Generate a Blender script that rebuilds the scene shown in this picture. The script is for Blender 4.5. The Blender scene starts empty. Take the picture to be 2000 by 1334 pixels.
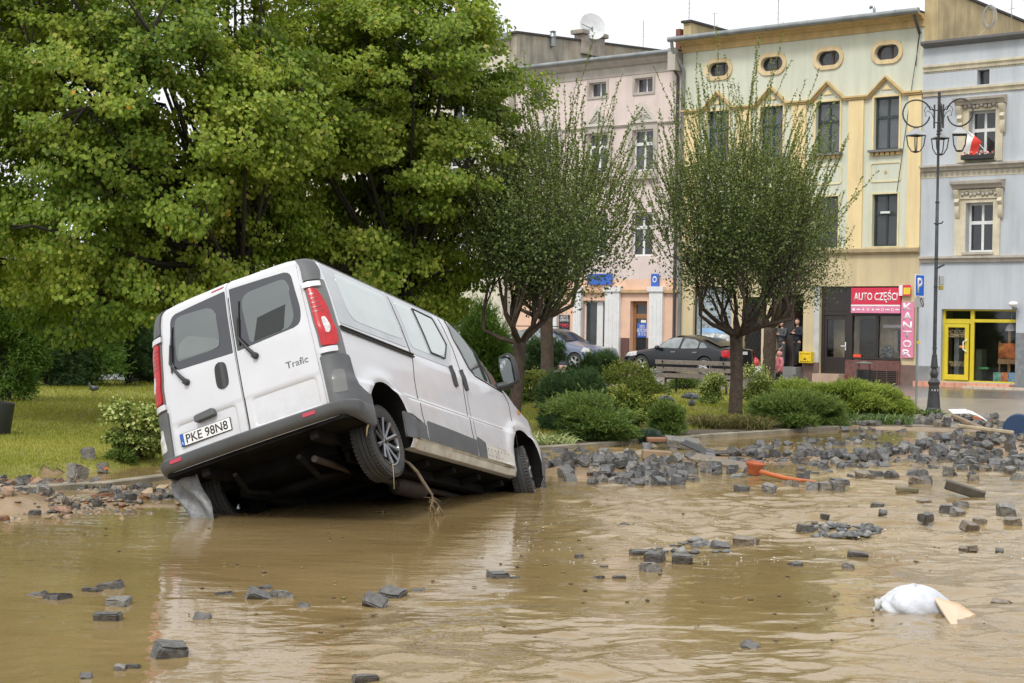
import bpy, bmesh, math, random
import numpy as np
from mathutils import Vector, Matrix
R = math.radians
S = bpy.context.scene
# ------------------------------------------------------------------ camera
FPX, CAMH = 3300.0, 1.72
_u = np.array([.0165, -1, (640 - 667) / FPX]); _u /= np.linalg.norm(_u)
_f = np.array([0, 0, 1.]); _y = _f - (_f @ _u) * _u; _y /= np.linalg.norm(_y); _x = np.cross(_y, _u)
WC = np.stack([_x, _y, _u])
CP = np.array([0, 0, CAMH])
cam_d = bpy.data.cameras.new('camera'); cam = bpy.data.objects.new('camera', cam_d)
S.collection.objects.link(cam); S.camera = cam
cam_d.sensor_width = 36; cam_d.lens = FPX / 2000 * 36; cam_d.clip_end = 2000; cam_d.clip_start = .1
mw = Matrix.Identity(4)
for i in range(3):
    mw[i][0] = WC[i, 0]; mw[i][1] = -WC[i, 1]; mw[i][2] = -WC[i, 2]; mw[i][3] = CP[i]
cam.matrix_world = mw
# ------------------------------------------------------------------ world, sun, exposure
SUN_EL, SUN_AZ = 52, 205            # high sun behind a white overcast, from behind and left of the viewer
w = bpy.data.worlds.new('World'); S.world = w; w.use_nodes = True
nt = w.node_tree; nt.nodes.clear()
out = nt.nodes.new('ShaderNodeOutputWorld'); bg = nt.nodes.new('ShaderNodeBackground')
sky = nt.nodes.new('ShaderNodeTexSky'); sky.sky_type = 'NISHITA'; sky.sun_disc = False
sky.sun_elevation = R(SUN_EL); sky.sun_rotation = R(SUN_AZ); sky.air_density = 1; sky.dust_density = 4
hs = nt.nodes.new('ShaderNodeHueSaturation'); hs.inputs['Saturation'].default_value = .12
cl = nt.nodes.new('ShaderNodeMixRGB'); cl.inputs[0].default_value = .85
tcw = nt.nodes.new('ShaderNodeTexCoord'); sxz = nt.nodes.new('ShaderNodeSeparateXYZ'); nt.links.new(tcw.outputs['Generated'], sxz.inputs[0])
mr = nt.nodes.new('ShaderNodeMapRange'); mr.inputs[1].default_value = 0; mr.inputs[2].default_value = .75; mr.inputs[3].default_value = 10.5; mr.inputs[4].default_value = 16
nt.links.new(sxz.outputs[2], mr.inputs[0]); ct_ = nt.nodes.new('ShaderNodeMixRGB'); ct_.blend_type = 'MULTIPLY'; ct_.inputs[0].default_value = 1; ct_.inputs[2].default_value = (.97, .99, 1.02, 1)
nt.links.new(mr.outputs[0], ct_.inputs[1]); nt.links.new(ct_.outputs[0], cl.inputs[2])
nt.links.new(sky.outputs[0], hs.inputs['Color']); nt.links.new(hs.outputs[0], cl.inputs[1])
nt.links.new(cl.outputs[0], bg.inputs[0]); nt.links.new(bg.outputs[0], out.inputs[0])
bg.inputs[1].default_value = .1
sd = bpy.data.lights.new('sun', 'SUN'); sd.energy = 1.9; sd.angle = R(12); sd.color = (1, .965, .9)
so = bpy.data.objects.new('sun', sd); S.collection.objects.link(so)
_sd = Vector((math.sin(R(SUN_AZ)) * math.cos(R(SUN_EL)), math.cos(R(SUN_AZ)) * math.cos(R(SUN_EL)), math.sin(R(SUN_EL))))
so.rotation_euler = _sd.to_track_quat('Z', 'Y').to_euler(); so.location = (0, 0, 60)
S.view_settings.view_transform = 'Standard'; S.view_settings.look = 'None'
S.view_settings.gamma = 1; S.view_settings.exposure = 0.05
S.cycles.max_bounces = 6; S.cycles.transparent_max_bounces = 6
S.cycles.use_denoising = True

# ------------------------------------------------------------------ geometry of the view, used to survey the real places of things
def ray(px, py): return WC @ np.array([(px - 1000) / FPX, (py - 667) / FPX, 1.])
def at(px, py, z=0.):
    d = ray(px, py); return CP + d * ((z - CAMH) / d[2])
def atY(px, py, Y):
    d = ray(px, py); return CP + d * (Y / d[1])
def mpp(Y): return Y / FPX           # metres per photo pixel at distance Y
_dl = ray(-2900, 575.6); _dl[2] = 0; _dl /= np.linalg.norm(_dl)
FD = -_dl                            # along the house row, to the right
FN = np.array([FD[1], -FD[0], 0.])   # out of the fronts, to the street
FBASE = -.05
FA = at(1797, 753, FBASE)
def fac(px, py, n=0.):
    d = ray(px, py); t = ((FA + FN * n - CP) @ FN) / (d @ FN); p = CP + d * t
    return float((p - FA) @ FD), float(p[2])
def fu(px, py=400, n=0.): return fac(px, py, n)[0]
def fz(px, py, n=0.): return fac(px, py, n)[1]
def side(u0, px, py):               # on the plane across the row at u0 -> (depth back, z)
    d = ray(px, py); t = ((FA + FD * u0 - CP) @ FD) / (d @ FD); p = CP + d * t
    return float(-(p - FA) @ FN), float(p[2])

# ------------------------------------------------------------------ objects
COL = S.collection
def tag(o, label=None, cat=None, group=None, kind=None):
    if label: o['label'] = label
    if cat: o['category'] = cat
    if group: o['group'] = group
    if kind: o['kind'] = kind
    return o
def empty(name, loc=(0, 0, 0), rz=0, label=None, cat=None, group=None, mat=None):
    o = bpy.data.objects.new(name, None); COL.objects.link(o); o.empty_display_size = .1
    if mat is not None: o.matrix_world = mat
    else: o.location = loc; o.rotation_euler = (0, 0, rz)
    return tag(o, label, cat, group)
def copy_tree(o, parent=None, **kw):
    c = o.copy(); COL.objects.link(c); c.parent = parent
    for ch in o.children: copy_tree(ch, c)
    for k, v in kw.items(): c[k] = v
    return c
class MB:
    def __init__(s): s.v = []; s.f = []; s.m = []
    def add(s, vs, fs, m=0):
        b = len(s.v); s.v += [tuple(map(float, p)) for p in vs]
        for f in fs: s.f.append(tuple(b + i for i in f)); s.m.append(m)
    def box(s, x0, x1, y0, y1, z0, z1, m=0, M=None):
        vs = [(x, y, z) for x in (x0, x1) for y in (y0, y1) for z in (z0, z1)]
        if M is not None: vs = [M @ Vector(p) for p in vs]
        s.add(vs, [(0, 1, 3, 2), (4, 6, 7, 5), (0, 4, 5, 1), (2, 3, 7, 6), (0, 2, 6, 4), (1, 5, 7, 3)], m); return s
    def tube(s, pts, rad, n=8, cap=True, m=0):
        pts = [Vector(p) for p in pts]; k = len(pts)
        if not hasattr(rad, '__len__'): rad = [rad] * k
        vs = []; up = None
        for i, p in enumerate(pts):
            t = (pts[min(i + 1, k - 1)] - pts[max(i - 1, 0)]); t = t.normalized() if t.length > 1e-9 else Vector((0, 0, 1))
            if up is None: up = t.orthogonal().normalized()
            up = up - up.dot(t) * t
            up = up.normalized() if up.length > 1e-6 else t.orthogonal().normalized()
            b = t.cross(up)
            for j in range(n):
                a = 2 * math.pi * j / n; vs.append(p + (up * math.cos(a) + b * math.sin(a)) * rad[i])
        fs = [(i * n + j, i * n + (j + 1) % n, (i + 1) * n + (j + 1) % n, (i + 1) * n + j) for i in range(k - 1) for j in range(n)]
        if cap: fs += [tuple(range(n - 1, -1, -1)), tuple((k - 1) * n + j for j in range(n))]
        s.add(vs, fs, m); return s
    def lathe(s, prof, n=24, M=None, m=0, axis='Z', cap=True):
        vs = []
        for r, z in prof:
            for j in range(n):
                a = 2 * math.pi * j / n; c, q = r * math.cos(a), r * math.sin(a)
                p = Vector((c, q, z)) if axis == 'Z' else Vector((c, z, q))
                vs.append(M @ p if M is not None else p)
        k = len(prof)
        fs = [(i * n + j, i * n + (j + 1) % n, (i + 1) * n + (j + 1) % n, (i + 1) * n + j) for i in range(k - 1) for j in range(n)]
        if cap and prof[0][0] > 1e-5: fs.append(tuple(range(n - 1, -1, -1)))
        if cap and prof[-1][0] > 1e-5: fs.append(tuple((k - 1) * n + j for j in range(n)))
        s.add(vs, fs, m); return s
    def prism(s, poly, a, b, fn, m=0):   # poly of 2d points, extruded from a to b; fn(x, y, t) -> 3d
        k = len(poly); vs = [fn(x, y, a) for x, y in poly] + [fn(x, y, b) for x, y in poly]
        s.add(vs, [tuple(range(k - 1, -1, -1)), tuple(range(k, 2 * k))] + [(i, (i + 1) % k, k + (i + 1) % k, k + i) for i in range(k)], m); return s
    def build(s, name, mat, parent=None, smooth=None, loc=None, bevel=0, recalc=True, **kw):
        me = bpy.data.meshes.new(name); me.from_pydata(s.v, [], s.f)
        for mm in (mat if isinstance(mat, (list, tuple)) else [mat]): me.materials.append(mm)
        if any(s.m): me.polygons.foreach_set('material_index', s.m)
        if recalc:
            bm = bmesh.new(); bm.from_mesh(me); bmesh.ops.recalc_face_normals(bm, faces=bm.faces); bm.to_mesh(me); bm.free()
        if smooth:
            me.polygons.foreach_set('use_smooth', [True] * len(me.polygons))
            if smooth is not True: me.set_sharp_from_angle(angle=R(smooth))
        o = bpy.data.objects.new(name, me); COL.objects.link(o); o.parent = parent
        if loc is not None: o.location = loc
        if bevel:
            b = o.modifiers.new('b', 'BEVEL'); b.width = bevel; b.segments = 2; b.limit_method = 'ANGLE'
        if kw: tag(o, **kw)
        return o
def npmesh(name, V, F, mat, parent=None, attr=None, smooth=False, loc=None, **kw):
    me = bpy.data.meshes.new(name); V = np.asarray(V, np.float32); F = np.asarray(F, np.int32); k = F.shape[1]
    me.vertices.add(len(V)); me.vertices.foreach_set('co', V.ravel())
    me.loops.add(F.size); me.loops.foreach_set('vertex_index', F.ravel())
    me.polygons.add(len(F)); me.polygons.foreach_set('loop_start', np.arange(0, F.size, k, dtype=np.int32))
    me.polygons.foreach_set('loop_total', np.full(len(F), k, np.int32))
    if attr:
        for an, (dom, arr) in attr.items():
            a = me.attributes.new(an, 'FLOAT', dom); a.data.foreach_set('value', np.asarray(arr, np.float32))
    me.materials.append(mat); me.update(calc_edges=True)
    if smooth: me.polygons.foreach_set('use_smooth', [True] * len(me.polygons))
    o = bpy.data.objects.new(name, me); COL.objects.link(o); o.parent = parent
    if loc is not None: o.location = loc
    if kw: tag(o, **kw)
    return o

# ------------------------------------------------------------------ materials
MT = {}
class NT:
    def __init__(s, name):
        s.m = bpy.data.materials.new(name); s.m.use_nodes = True; s.t = s.m.node_tree
        s.b = s.t.nodes['Principled BSDF']; s.o = s.t.nodes['Material Output']
    def n(s, t, **kw):
        q = s.t.nodes.new(t)
        for k, v in kw.items():
            if k in q.inputs: q.inputs[k].default_value = v
            else: setattr(q, k, v)
        return q
    def l(s, a, b): s.t.links.new(a, b)
def ramp(q, stops):
    e = q.color_ramp.elements
    while len(e) < len(stops): e.new(.5)
    for i, (p, c) in enumerate(stops):
        e[i].position = p; e[i].color = tuple(c) + (1,) if len(c) == 3 else c
def mat(name, col, rough=.6, metal=0, spec=.5, var=.12, scale=3, bump=0, bscale=60, coat=0, streak=0, dirt=None, dirtamt=.4, dscale=1.2, trans=0, ior=1.5, emit=0):
    if name in MT: return MT[name]
    k = NT(name); b = k.b; b.inputs['Roughness'].default_value = rough; b.inputs['Metallic'].default_value = metal
    b.inputs['Specular IOR Level'].default_value = spec; b.inputs['IOR'].default_value = ior
    if coat: b.inputs['Coat Weight'].default_value = coat; b.inputs['Coat Roughness'].default_value = .06
    if trans: b.inputs['Transmission Weight'].default_value = trans
    if emit:
        b.inputs['Emission Color'].default_value = tuple(col) + (1,); b.inputs['Emission Strength'].default_value = emit
    tc = k.n('ShaderNodeNewGeometry')
    no = k.n('ShaderNodeTexNoise', Scale=scale, Detail=6.0); k.l(tc.outputs['Position'], no.inputs['Vector'])
    r = k.n('ShaderNodeValToRGB'); lo = [c * (1 - var) for c in col]; hi = [min(1, c * (1 + var)) for c in col]
    ramp(r, [(.3, lo), (.7, hi)]); k.l(no.outputs[0], r.inputs[0]); last = r.outputs[0]
    if streak:   # rain stains running down a wall
        mp = k.n('ShaderNodeMapping'); mp.inputs['Scale'].default_value = (2.2, 2.2, .22); k.l(tc.outputs['Position'], mp.inputs[0])
        n2 = k.n('ShaderNodeTexNoise', Scale=1.3, Detail=8.0, Roughness=.65); k.l(mp.outputs[0], n2.inputs['Vector'])
        r2 = k.n('ShaderNodeValToRGB'); ramp(r2, [(.42, (1, 1, 1)), (.75, (1 - streak,) * 3)]); k.l(n2.outputs[0], r2.inputs[0])
        mx = k.n('ShaderNodeMixRGB', blend_type='MULTIPLY'); mx.inputs[0].default_value = 1
        k.l(last, mx.inputs[1]); k.l(r2.outputs[0], mx.inputs[2]); last = mx.outputs[0]
    if dirt is not None:
        n3 = k.n('ShaderNodeTexNoise', Scale=dscale, Detail=8.0, Roughness=.7); k.l(tc.outputs['Position'], n3.inputs['Vector'])
        r3 = k.n('ShaderNodeValToRGB'); ramp(r3, [(.5, (0, 0, 0)), (.68, (dirtamt,) * 3)]); k.l(n3.outputs[0], r3.inputs[0])
        mx = k.n('ShaderNodeMixRGB'); k.l(r3.outputs[0], mx.inputs[0]); k.l(last, mx.inputs[1]); mx.inputs[2].default_value = tuple(dirt) + (1,); last = mx.outputs[0]
    k.l(last, b.inputs['Base Color'])
    if bump:
        n4 = k.n('ShaderNodeTexNoise', Scale=bscale, Detail=5.0); k.l(tc.outputs['Position'], n4.inputs['Vector'])
        bp = k.n('ShaderNodeBump', Strength=bump, Distance=.02); k.l(n4.outputs[0], bp.inputs['Height']); k.l(bp.outputs[0], b.inputs['Normal'])
    MT[name] = k.m; return k.m
def leafmat(name, stops, rough=.55, tr=.35, spec=.3):
    if name in MT: return MT[name]
    k = NT(name); a = k.n('ShaderNodeAttribute', attribute_name='rnd')
    r = k.n('ShaderNodeValToRGB'); ramp(r, stops); k.l(a.outputs['Fac'], r.inputs[0]); k.l(r.outputs[0], k.b.inputs['Base Color'])
    k.b.inputs['Roughness'].default_value = rough; k.b.inputs['Specular IOR Level'].default_value = spec
    t = k.n('ShaderNodeBsdfTranslucent'); g = k.n('ShaderNodeMixRGB', blend_type='MULTIPLY'); g.inputs[0].default_value = 1
    k.l(r.outputs[0], g.inputs[1]); g.inputs[2].default_value = (1.5, 1.5, .8, 1); k.l(g.outputs[0], t.inputs[0])
    mx = k.n('ShaderNodeMixShader'); mx.inputs[0].default_value = tr
    k.l(k.b.outputs[0], mx.inputs[1]); k.l(t.outputs[0], mx.inputs[2]); k.l(mx.outputs[0], k.o.inputs[0])
    MT[name] = k.m; return k.m
def glass(name, col=(.02, .025, .025), rough=.03, spec=1.0, ior=1.6):
    return mat(name, col, rough, spec=spec, var=.2, scale=2, ior=ior)

# ------------------------------------------------------------------ ground and water
KERB = [at(-900, 1020, .05)[:2], at(60, 952, .05)[:2], at(200, 944, .05)[:2], at(345, 926, .05)[:2], at(1040, 876, .05)[:2], at(1290, 856, .05)[:2], at(1640, 833, .05)[:2]]
KERB = np.array(KERB); KERB[0] = KERB[1] + (KERB[1] - KERB[3]) * 4
KD = (KERB[-1] - KERB[-3]); KD /= np.linalg.norm(KD)
rng = np.random.default_rng(7); random.seed(7)
def kdist(x, y):                     # signed distance to the kerb line, + on the lawn side
    best = np.full(np.shape(x), 1e9); sg = np.zeros(np.shape(x))
    pts = list(KERB) + [KERB[-1] + KD * 3.5]
    for i in range(len(pts) - 1):
        a, b = pts[i], pts[i + 1]; ab = b - a; L = ab @ ab
        t = np.clip(((x - a[0]) * ab[0] + (y - a[1]) * ab[1]) / L, 0, 1)
        dx, dy = x - a[0] - t * ab[0], y - a[1] - t * ab[1]; d = np.hypot(dx, dy)
        s = np.sign(ab[0] * dy - ab[1] * dx); m = d < best; best = np.where(m, d, best); sg = np.where(m, s, sg)
    return best * sg
def sm(a, b, x): t = np.clip((x - a) / (b - a), 0, 1); return t * t * (3 - 2 * t)
def vnoise(x, y, sc, seed=0):
    x = np.asarray(x) * sc + seed * 17.3; y = np.asarray(y) * sc - seed * 9.1
    def h(i, j): q = np.sin(i * 127.1 + j * 311.7 + seed) * 43758.5453; return q - np.floor(q)
    i, j = np.floor(x), np.floor(y); fx, fy = x - i, y - j; fx = fx * fx * (3 - 2 * fx); fy = fy * fy * (3 - 2 * fy)
    return (h(i, j) * (1 - fx) + h(i + 1, j) * fx) * (1 - fy) + (h(i, j + 1) * (1 - fx) + h(i + 1, j + 1) * fx) * fy
MOUNDS = [(10, 992, 1.0, .38, .125), (-250, 990, 2.0, .5, .15), (150, 986, .7, .24, .10), (290, 988, .6, .16, .095),
          (1120, 925, .55, .75, .15), (1220, 928, .6, .8, .15), (1330, 905, .7, .9, .12), (1480, 900, .9, .5, .09), (1600, 900, 1.2, .6, .10),
          (1760, 890, 1.2, .8, .13), (1900, 880, 1.3, 1.0, .18), (2080, 885, 1.6, 1.2, .2)]
MOUNDS = [(at(a, b)[0], at(a, b)[1], c, d, e) for a, b, c, d, e in MOUNDS]
PVA, PVB = at(1630, 836)[:2], at(2050, 846)[:2]
def pvd(x, y):                       # + beyond the water's far edge on the right
    d = PVB - PVA; L = np.linalg.norm(d); return (d[0] * (y - PVA[1]) - d[1] * (x - PVA[0])) / L
def gz(x, y):
    x = np.asarray(x, float); y = np.asarray(y, float)
    k = kdist(x, y)
    z = np.full(x.shape, -.13) + (vnoise(x, y, 1.7, 3) - .5) * .05
    for a, b, c, d, e in MOUNDS: z = z + (e + (vnoise(x, y, 2.5, 5) - .4) * .08) * np.exp(-((x - a) / c) ** 2 - ((y - b) / d) ** 2) * 1.25
    z = np.minimum(z, .12 + (z - .12) * .3)
    isl = .05 + .06 * sm(.2, 3, k) + (vnoise(x, y, .6, 2) - .5) * .05
    pud = sm(.05, .25, k) * (1 - sm(1.25, 1.6, k + (vnoise(x, y, 1.5, 8) - .5) * .5)) * (1 - sm(-3.2, -2.4, x))
    isl = isl - pud * .11
    z = np.where(k > .1, isl, z)
    p = pvd(x, y); pv = .035 + (vnoise(x, y, .8, 4) - .5) * .03
    z = np.where((k <= 0) | (x > 8), z * (1 - sm(-.25, .25, p)) + pv * sm(-.25, .25, p), z)
    z = z + (-.10 + .19 * (1 - sm(5, 12, x))) * sm(42, 56, y)
    return z
def g(x, y): return float(gz(np.array([x]), np.array([y]))[0])
def gat(px, py):                     # where a sight line through the photo meets the ground
    z = 0.
    for _ in range(6): p = at(px, py, z); z = g(p[0], p[1])
    return Vector((p[0], p[1], z))
def grid(xs, ys, zf, keep=None):
    X, Y = np.meshgrid(xs, ys); Z = zf(X, Y); V = np.stack([X, Y, Z], -1).reshape(-1, 3)
    nx, ny = len(xs), len(ys); i = np.arange((ny - 1) * (nx - 1)); r, c = i // (nx - 1), i % (nx - 1)
    a = r * nx + c; F = np.stack([a, a + 1, a + nx + 1, a + nx], 1)
    if keep is not None:
        cx = X[:-1, :-1].ravel() + (xs[1] - xs[0]) / 2; cy = Y[:-1, :-1].ravel() + (ys[1] - ys[0]) / 2; F = F[keep(cx, cy)]
        u, inv = np.unique(F, return_inverse=True); V = V[u]; F = inv.reshape(F.shape)
    return V, F
mud = mat('wet_mud', (.25, .17, .095), .32, var=.25, scale=4, bump=.6, bscale=25, dirt=(.16, .12, .08), dirtamt=.7)
V, F = grid(np.arange(-14, 22.01, .1), np.arange(5, 46, .1), gz)
npmesh('ground', V, F, mud, smooth=True, kind='structure')
# the same ground carried on to the horizon on all sides
fr = MB()
for (x0, x1, y0, y1) in [(-400, 400, -300, 5), (-400, -14, 5, 46), (22, 400, 5, 46), (-400, 400, 46, 900)]:
    fr.add([(x0, y0, -.13 if y1 < 10 else -.14), (x1, y0, -.13 if y1 < 10 else -.14), (x1, y1, -.14), (x0, y1, -.14)], [(0, 1, 2, 3)])
pave = mat('wet_paving', (.25, .205, .155), .28, var=.25, scale=1.2, bump=.25, bscale=18, dirt=(.27, .19, .10), dirtamt=.6, dscale=.5)
fr.build('far_ground', pave, kind='structure')
def keepP(x, y): return ((kdist(x, y) <= 0) | (x > 8) | (y > 42)) & (pvd(x, y) > .15 + .5 * (vnoise(x, y, 1.1, 9) - .5)) | (y > 43)
V, F = grid(np.arange(-14, 24.01, .15), np.arange(26, 46, .15), lambda x, y: gz(x, y) + .006, keepP)
npmesh('pavement', V, F, pave, smooth=True, kind='structure')
V, F = grid(np.arange(-40, 60.1, 1), np.arange(45.6, 80, .8), lambda x, y: gz(x, y) + .007)
npmesh('road', V, F, mat('wet_asphalt', (.15, .135, .12), .22, var=.3, scale=.8, bump=.3, bscale=20, dirt=(.22, .16, .09), dirtamt=.5, dscale=.4), kind='structure')
# lawn of the island
def keepL(x, y):
    n = (vnoise(x, y, 2.2, 6) - .5)
    k = kdist(x, y)
    edge = np.where(x < -2.6, 1.35, .75)
    return (k > edge + n * .5) & (y < 45.5) & (x < 6.9 - (y - 30) * -.25) & ((x > -14))
lawnm = NT('lawn_soil'); _g = lawnm.n('ShaderNodeNewGeometry'); _n = lawnm.n('ShaderNodeTexNoise', Scale=2.5, Detail=8.0, Roughness=.7); lawnm.l(_g.outputs['Position'], _n.inputs[0])
_r = lawnm.n('ShaderNodeValToRGB'); ramp(_r, [(.3, (.11, .125, .02)), (.5, (.18, .185, .032)), (.7, (.27, .24, .06))]); lawnm.l(_n.outputs[0], _r.inputs[0]); lawnm.l(_r.outputs[0], lawnm.b.inputs['Base Color'])
lawnm.b.inputs['Roughness'].default_value = .8
V, F = grid(np.arange(-14, 9, .12), np.arange(15, 46, .12), lambda x, y: gz(x, y) + .008, keepL)
npmesh('lawn', V, F, lawnm.m, smooth=True, kind='structure')
V, F = grid(np.arange(-3, 8, .1), np.arange(18, 34, .1), lambda x, y: gz(x, y) + .01, lambda x, y: (kdist(x, y) > .16) & (kdist(x, y) < 1.9 + 1.2 * vnoise(x, y, .9, 44)) & (x < 6.6))
npmesh('planting_soil', V, F, mat('dark_bed_soil', (.075, .055, .035), .85, var=.45, scale=6, bump=.8, bscale=20), smooth=True, kind='structure')
# muddy flood water, z = 0
def chop(x, y):
    px = 1000 + x * FPX / y; py = 640 + .0165 * (px - 1000) + CAMH * FPX / y
    a = np.exp(-((py - (1010 + (px - 1400) * .03)) / 55) ** 2) * sm(980, 1250, px)        # the current past the rubble
    b = sm(1500, 1950, px) * sm(1040, 1120, py) * .55
    c = np.exp(-((py - 885) / 22) ** 2) * np.exp(-((px - 1170) / 140) ** 2) * .8
    d = sm(1120, 1300, py) * sm(560, 800, px) * (1 - sm(1100, 1300, px)) * .5
    e = np.exp(-((py - 930) / 40) ** 2) * sm(1380, 1500, px) * .5
    calm = .06 + .26 * sm(1130, 1320, py)
    f = .22 * sm(1180, 1300, py) * sm(1000, 1200, px)
    return np.clip(calm + (a + b + c + d + e + f) * 3.5, .05, 3.3)
def waves(x, y):
    c = chop(x, y); h = np.zeros_like(x)
    for L, A, an, sd_ in ((1.1, .012, .25, 31), (.52, .012, -.35, 32), (.27, .0125, .55, 33), (.15, .0075, -.1, 34), (.085, .003, .2, 35)):
        u = (x * math.cos(an) + y * math.sin(an)) * .62; v = -x * math.sin(an) + y * math.cos(an); u = u + .25 * L * np.sin(v / L * 1.3); n = vnoise(u, v, 1 / L, sd_)
        fade = np.clip((L * FPX / 2 * 1.72 / y ** 2 * .62) / 1.2, 0, 1) ** .5
        h += A * ((1 - 2 * np.abs(n - .5)) * .9 + n * .5 - .8) * fade
    return h * c
rows = 7.2 * (34.2 / 7.2) ** (np.linspace(0, 1, 760) ** 1.12); cols = np.linspace(-.52, .52, 900)
RR, CC = np.meshgrid(rows, cols, indexing='ij'); XX = RR * CC; ZZ = waves(XX, RR); V = np.stack([XX, RR, ZZ], -1).reshape(-1, 3)
_i = np.arange(759 * 899); _r, _c = _i // 899, _i % 899; _a = _r * 900 + _c; F = np.stack([_a, _a + 1, _a + 901, _a + 900], 1)
wm = NT('muddy_water'); ge = wm.n('ShaderNodeNewGeometry'); ch = wm.n('ShaderNodeAttribute', attribute_name='chop')
n0 = wm.n('ShaderNodeTexNoise', Scale=.6, Detail=5.0); wm.l(ge.outputs['Position'], n0.inputs[0])
r0 = wm.n('ShaderNodeValToRGB'); ramp(r0, [(.3, (.205, .14, .058)), (.7, (.275, .195, .09))]); wm.l(n0.outputs[0], r0.inputs[0]); wm.l(r0.outputs[0], wm.b.inputs['Base Color'])
wm.b.inputs['Roughness'].default_value = .04; wm.b.inputs['IOR'].default_value = 1.45
mpw = wm.n('ShaderNodeMapping'); mpw.inputs['Scale'].default_value = (.75, 1.25, 1); mpw.inputs['Rotation'].default_value = (0, 0, R(8)); wm.l(ge.outputs['Position'], mpw.inputs[0])
a1 = wm.n('ShaderNodeTexNoise', Scale=5.0, Detail=3.0, Roughness=.55, Distortion=.6); wm.l(mpw.outputs[0], a1.inputs[0])
a2 = wm.n('ShaderNodeTexNoise', Scale=1.4, Detail=2.0, Distortion=.5); wm.l(mpw.outputs[0], a2.inputs[0])
a3 = wm.n('ShaderNodeTexNoise', Scale=30.0, Detail=2.0, Distortion=.3); wm.l(mpw.outputs[0], a3.inputs[0])
mA = wm.n('ShaderNodeMath', operation='MULTIPLY'); wm.l(a2.outputs[0], mA.inputs[0]); mA.inputs[1].default_value = 2.6
mB = wm.n('ShaderNodeMath', operation='ADD'); wm.l(a1.outputs[0], mB.inputs[0]); wm.l(mA.outputs[0], mB.inputs[1])
mC = wm.n('ShaderNodeMath', operation='MULTIPLY'); wm.l(a3.outputs[0], mC.inputs[0]); wm.l(ch.outputs['Fac'], mC.inputs[1])
mD = wm.n('ShaderNodeMath', operation='MULTIPLY_ADD'); wm.l(mC.outputs[0], mD.inputs[0]); mD.inputs[1].default_value = .5; wm.l(mB.outputs[0], mD.inputs[2])
bp = wm.n('ShaderNodeBump', Distance=.012); wm.l(mD.outputs[0], bp.inputs['Height']); bp.inputs['Strength'].default_value = .3; wm.l(bp.outputs[0], wm.b.inputs['Normal'])
npmesh('water', V, F, wm.m, attr={'chop': ('POINT', chop(V[:, 0], V[:, 1]))}, smooth=True, kind='structure')
for (x0, x1, y0, y1) in ((-60, 60, -20, 7.2),):
    V2 = [(x0, y0, -.01), (x1, y0, -.01), (.52 * 7.2, y1, -.004), (-.52 * 7.2, y1, -.004)]
mb = MB(); mb.add([(-60, -20, -.008), (60, -20, -.008), (3.744, 7.2, -.004), (-3.744, 7.2, -.004)], [(0, 1, 2, 3)]); mb.add([(-60, -20, -.008), (-3.744, 7.2, -.004), (-17.78, 34.2, -.004), (-60, 34.2, -.008)], [(0, 1, 2, 3)]); mb.add([(60, -20, -.008), (60, 34.2, -.008), (17.78, 34.2, -.004), (3.744, 7.2, -.004)], [(0, 1, 2, 3)])
mb.build('wide_water', wm.m, kind='structure')
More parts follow.
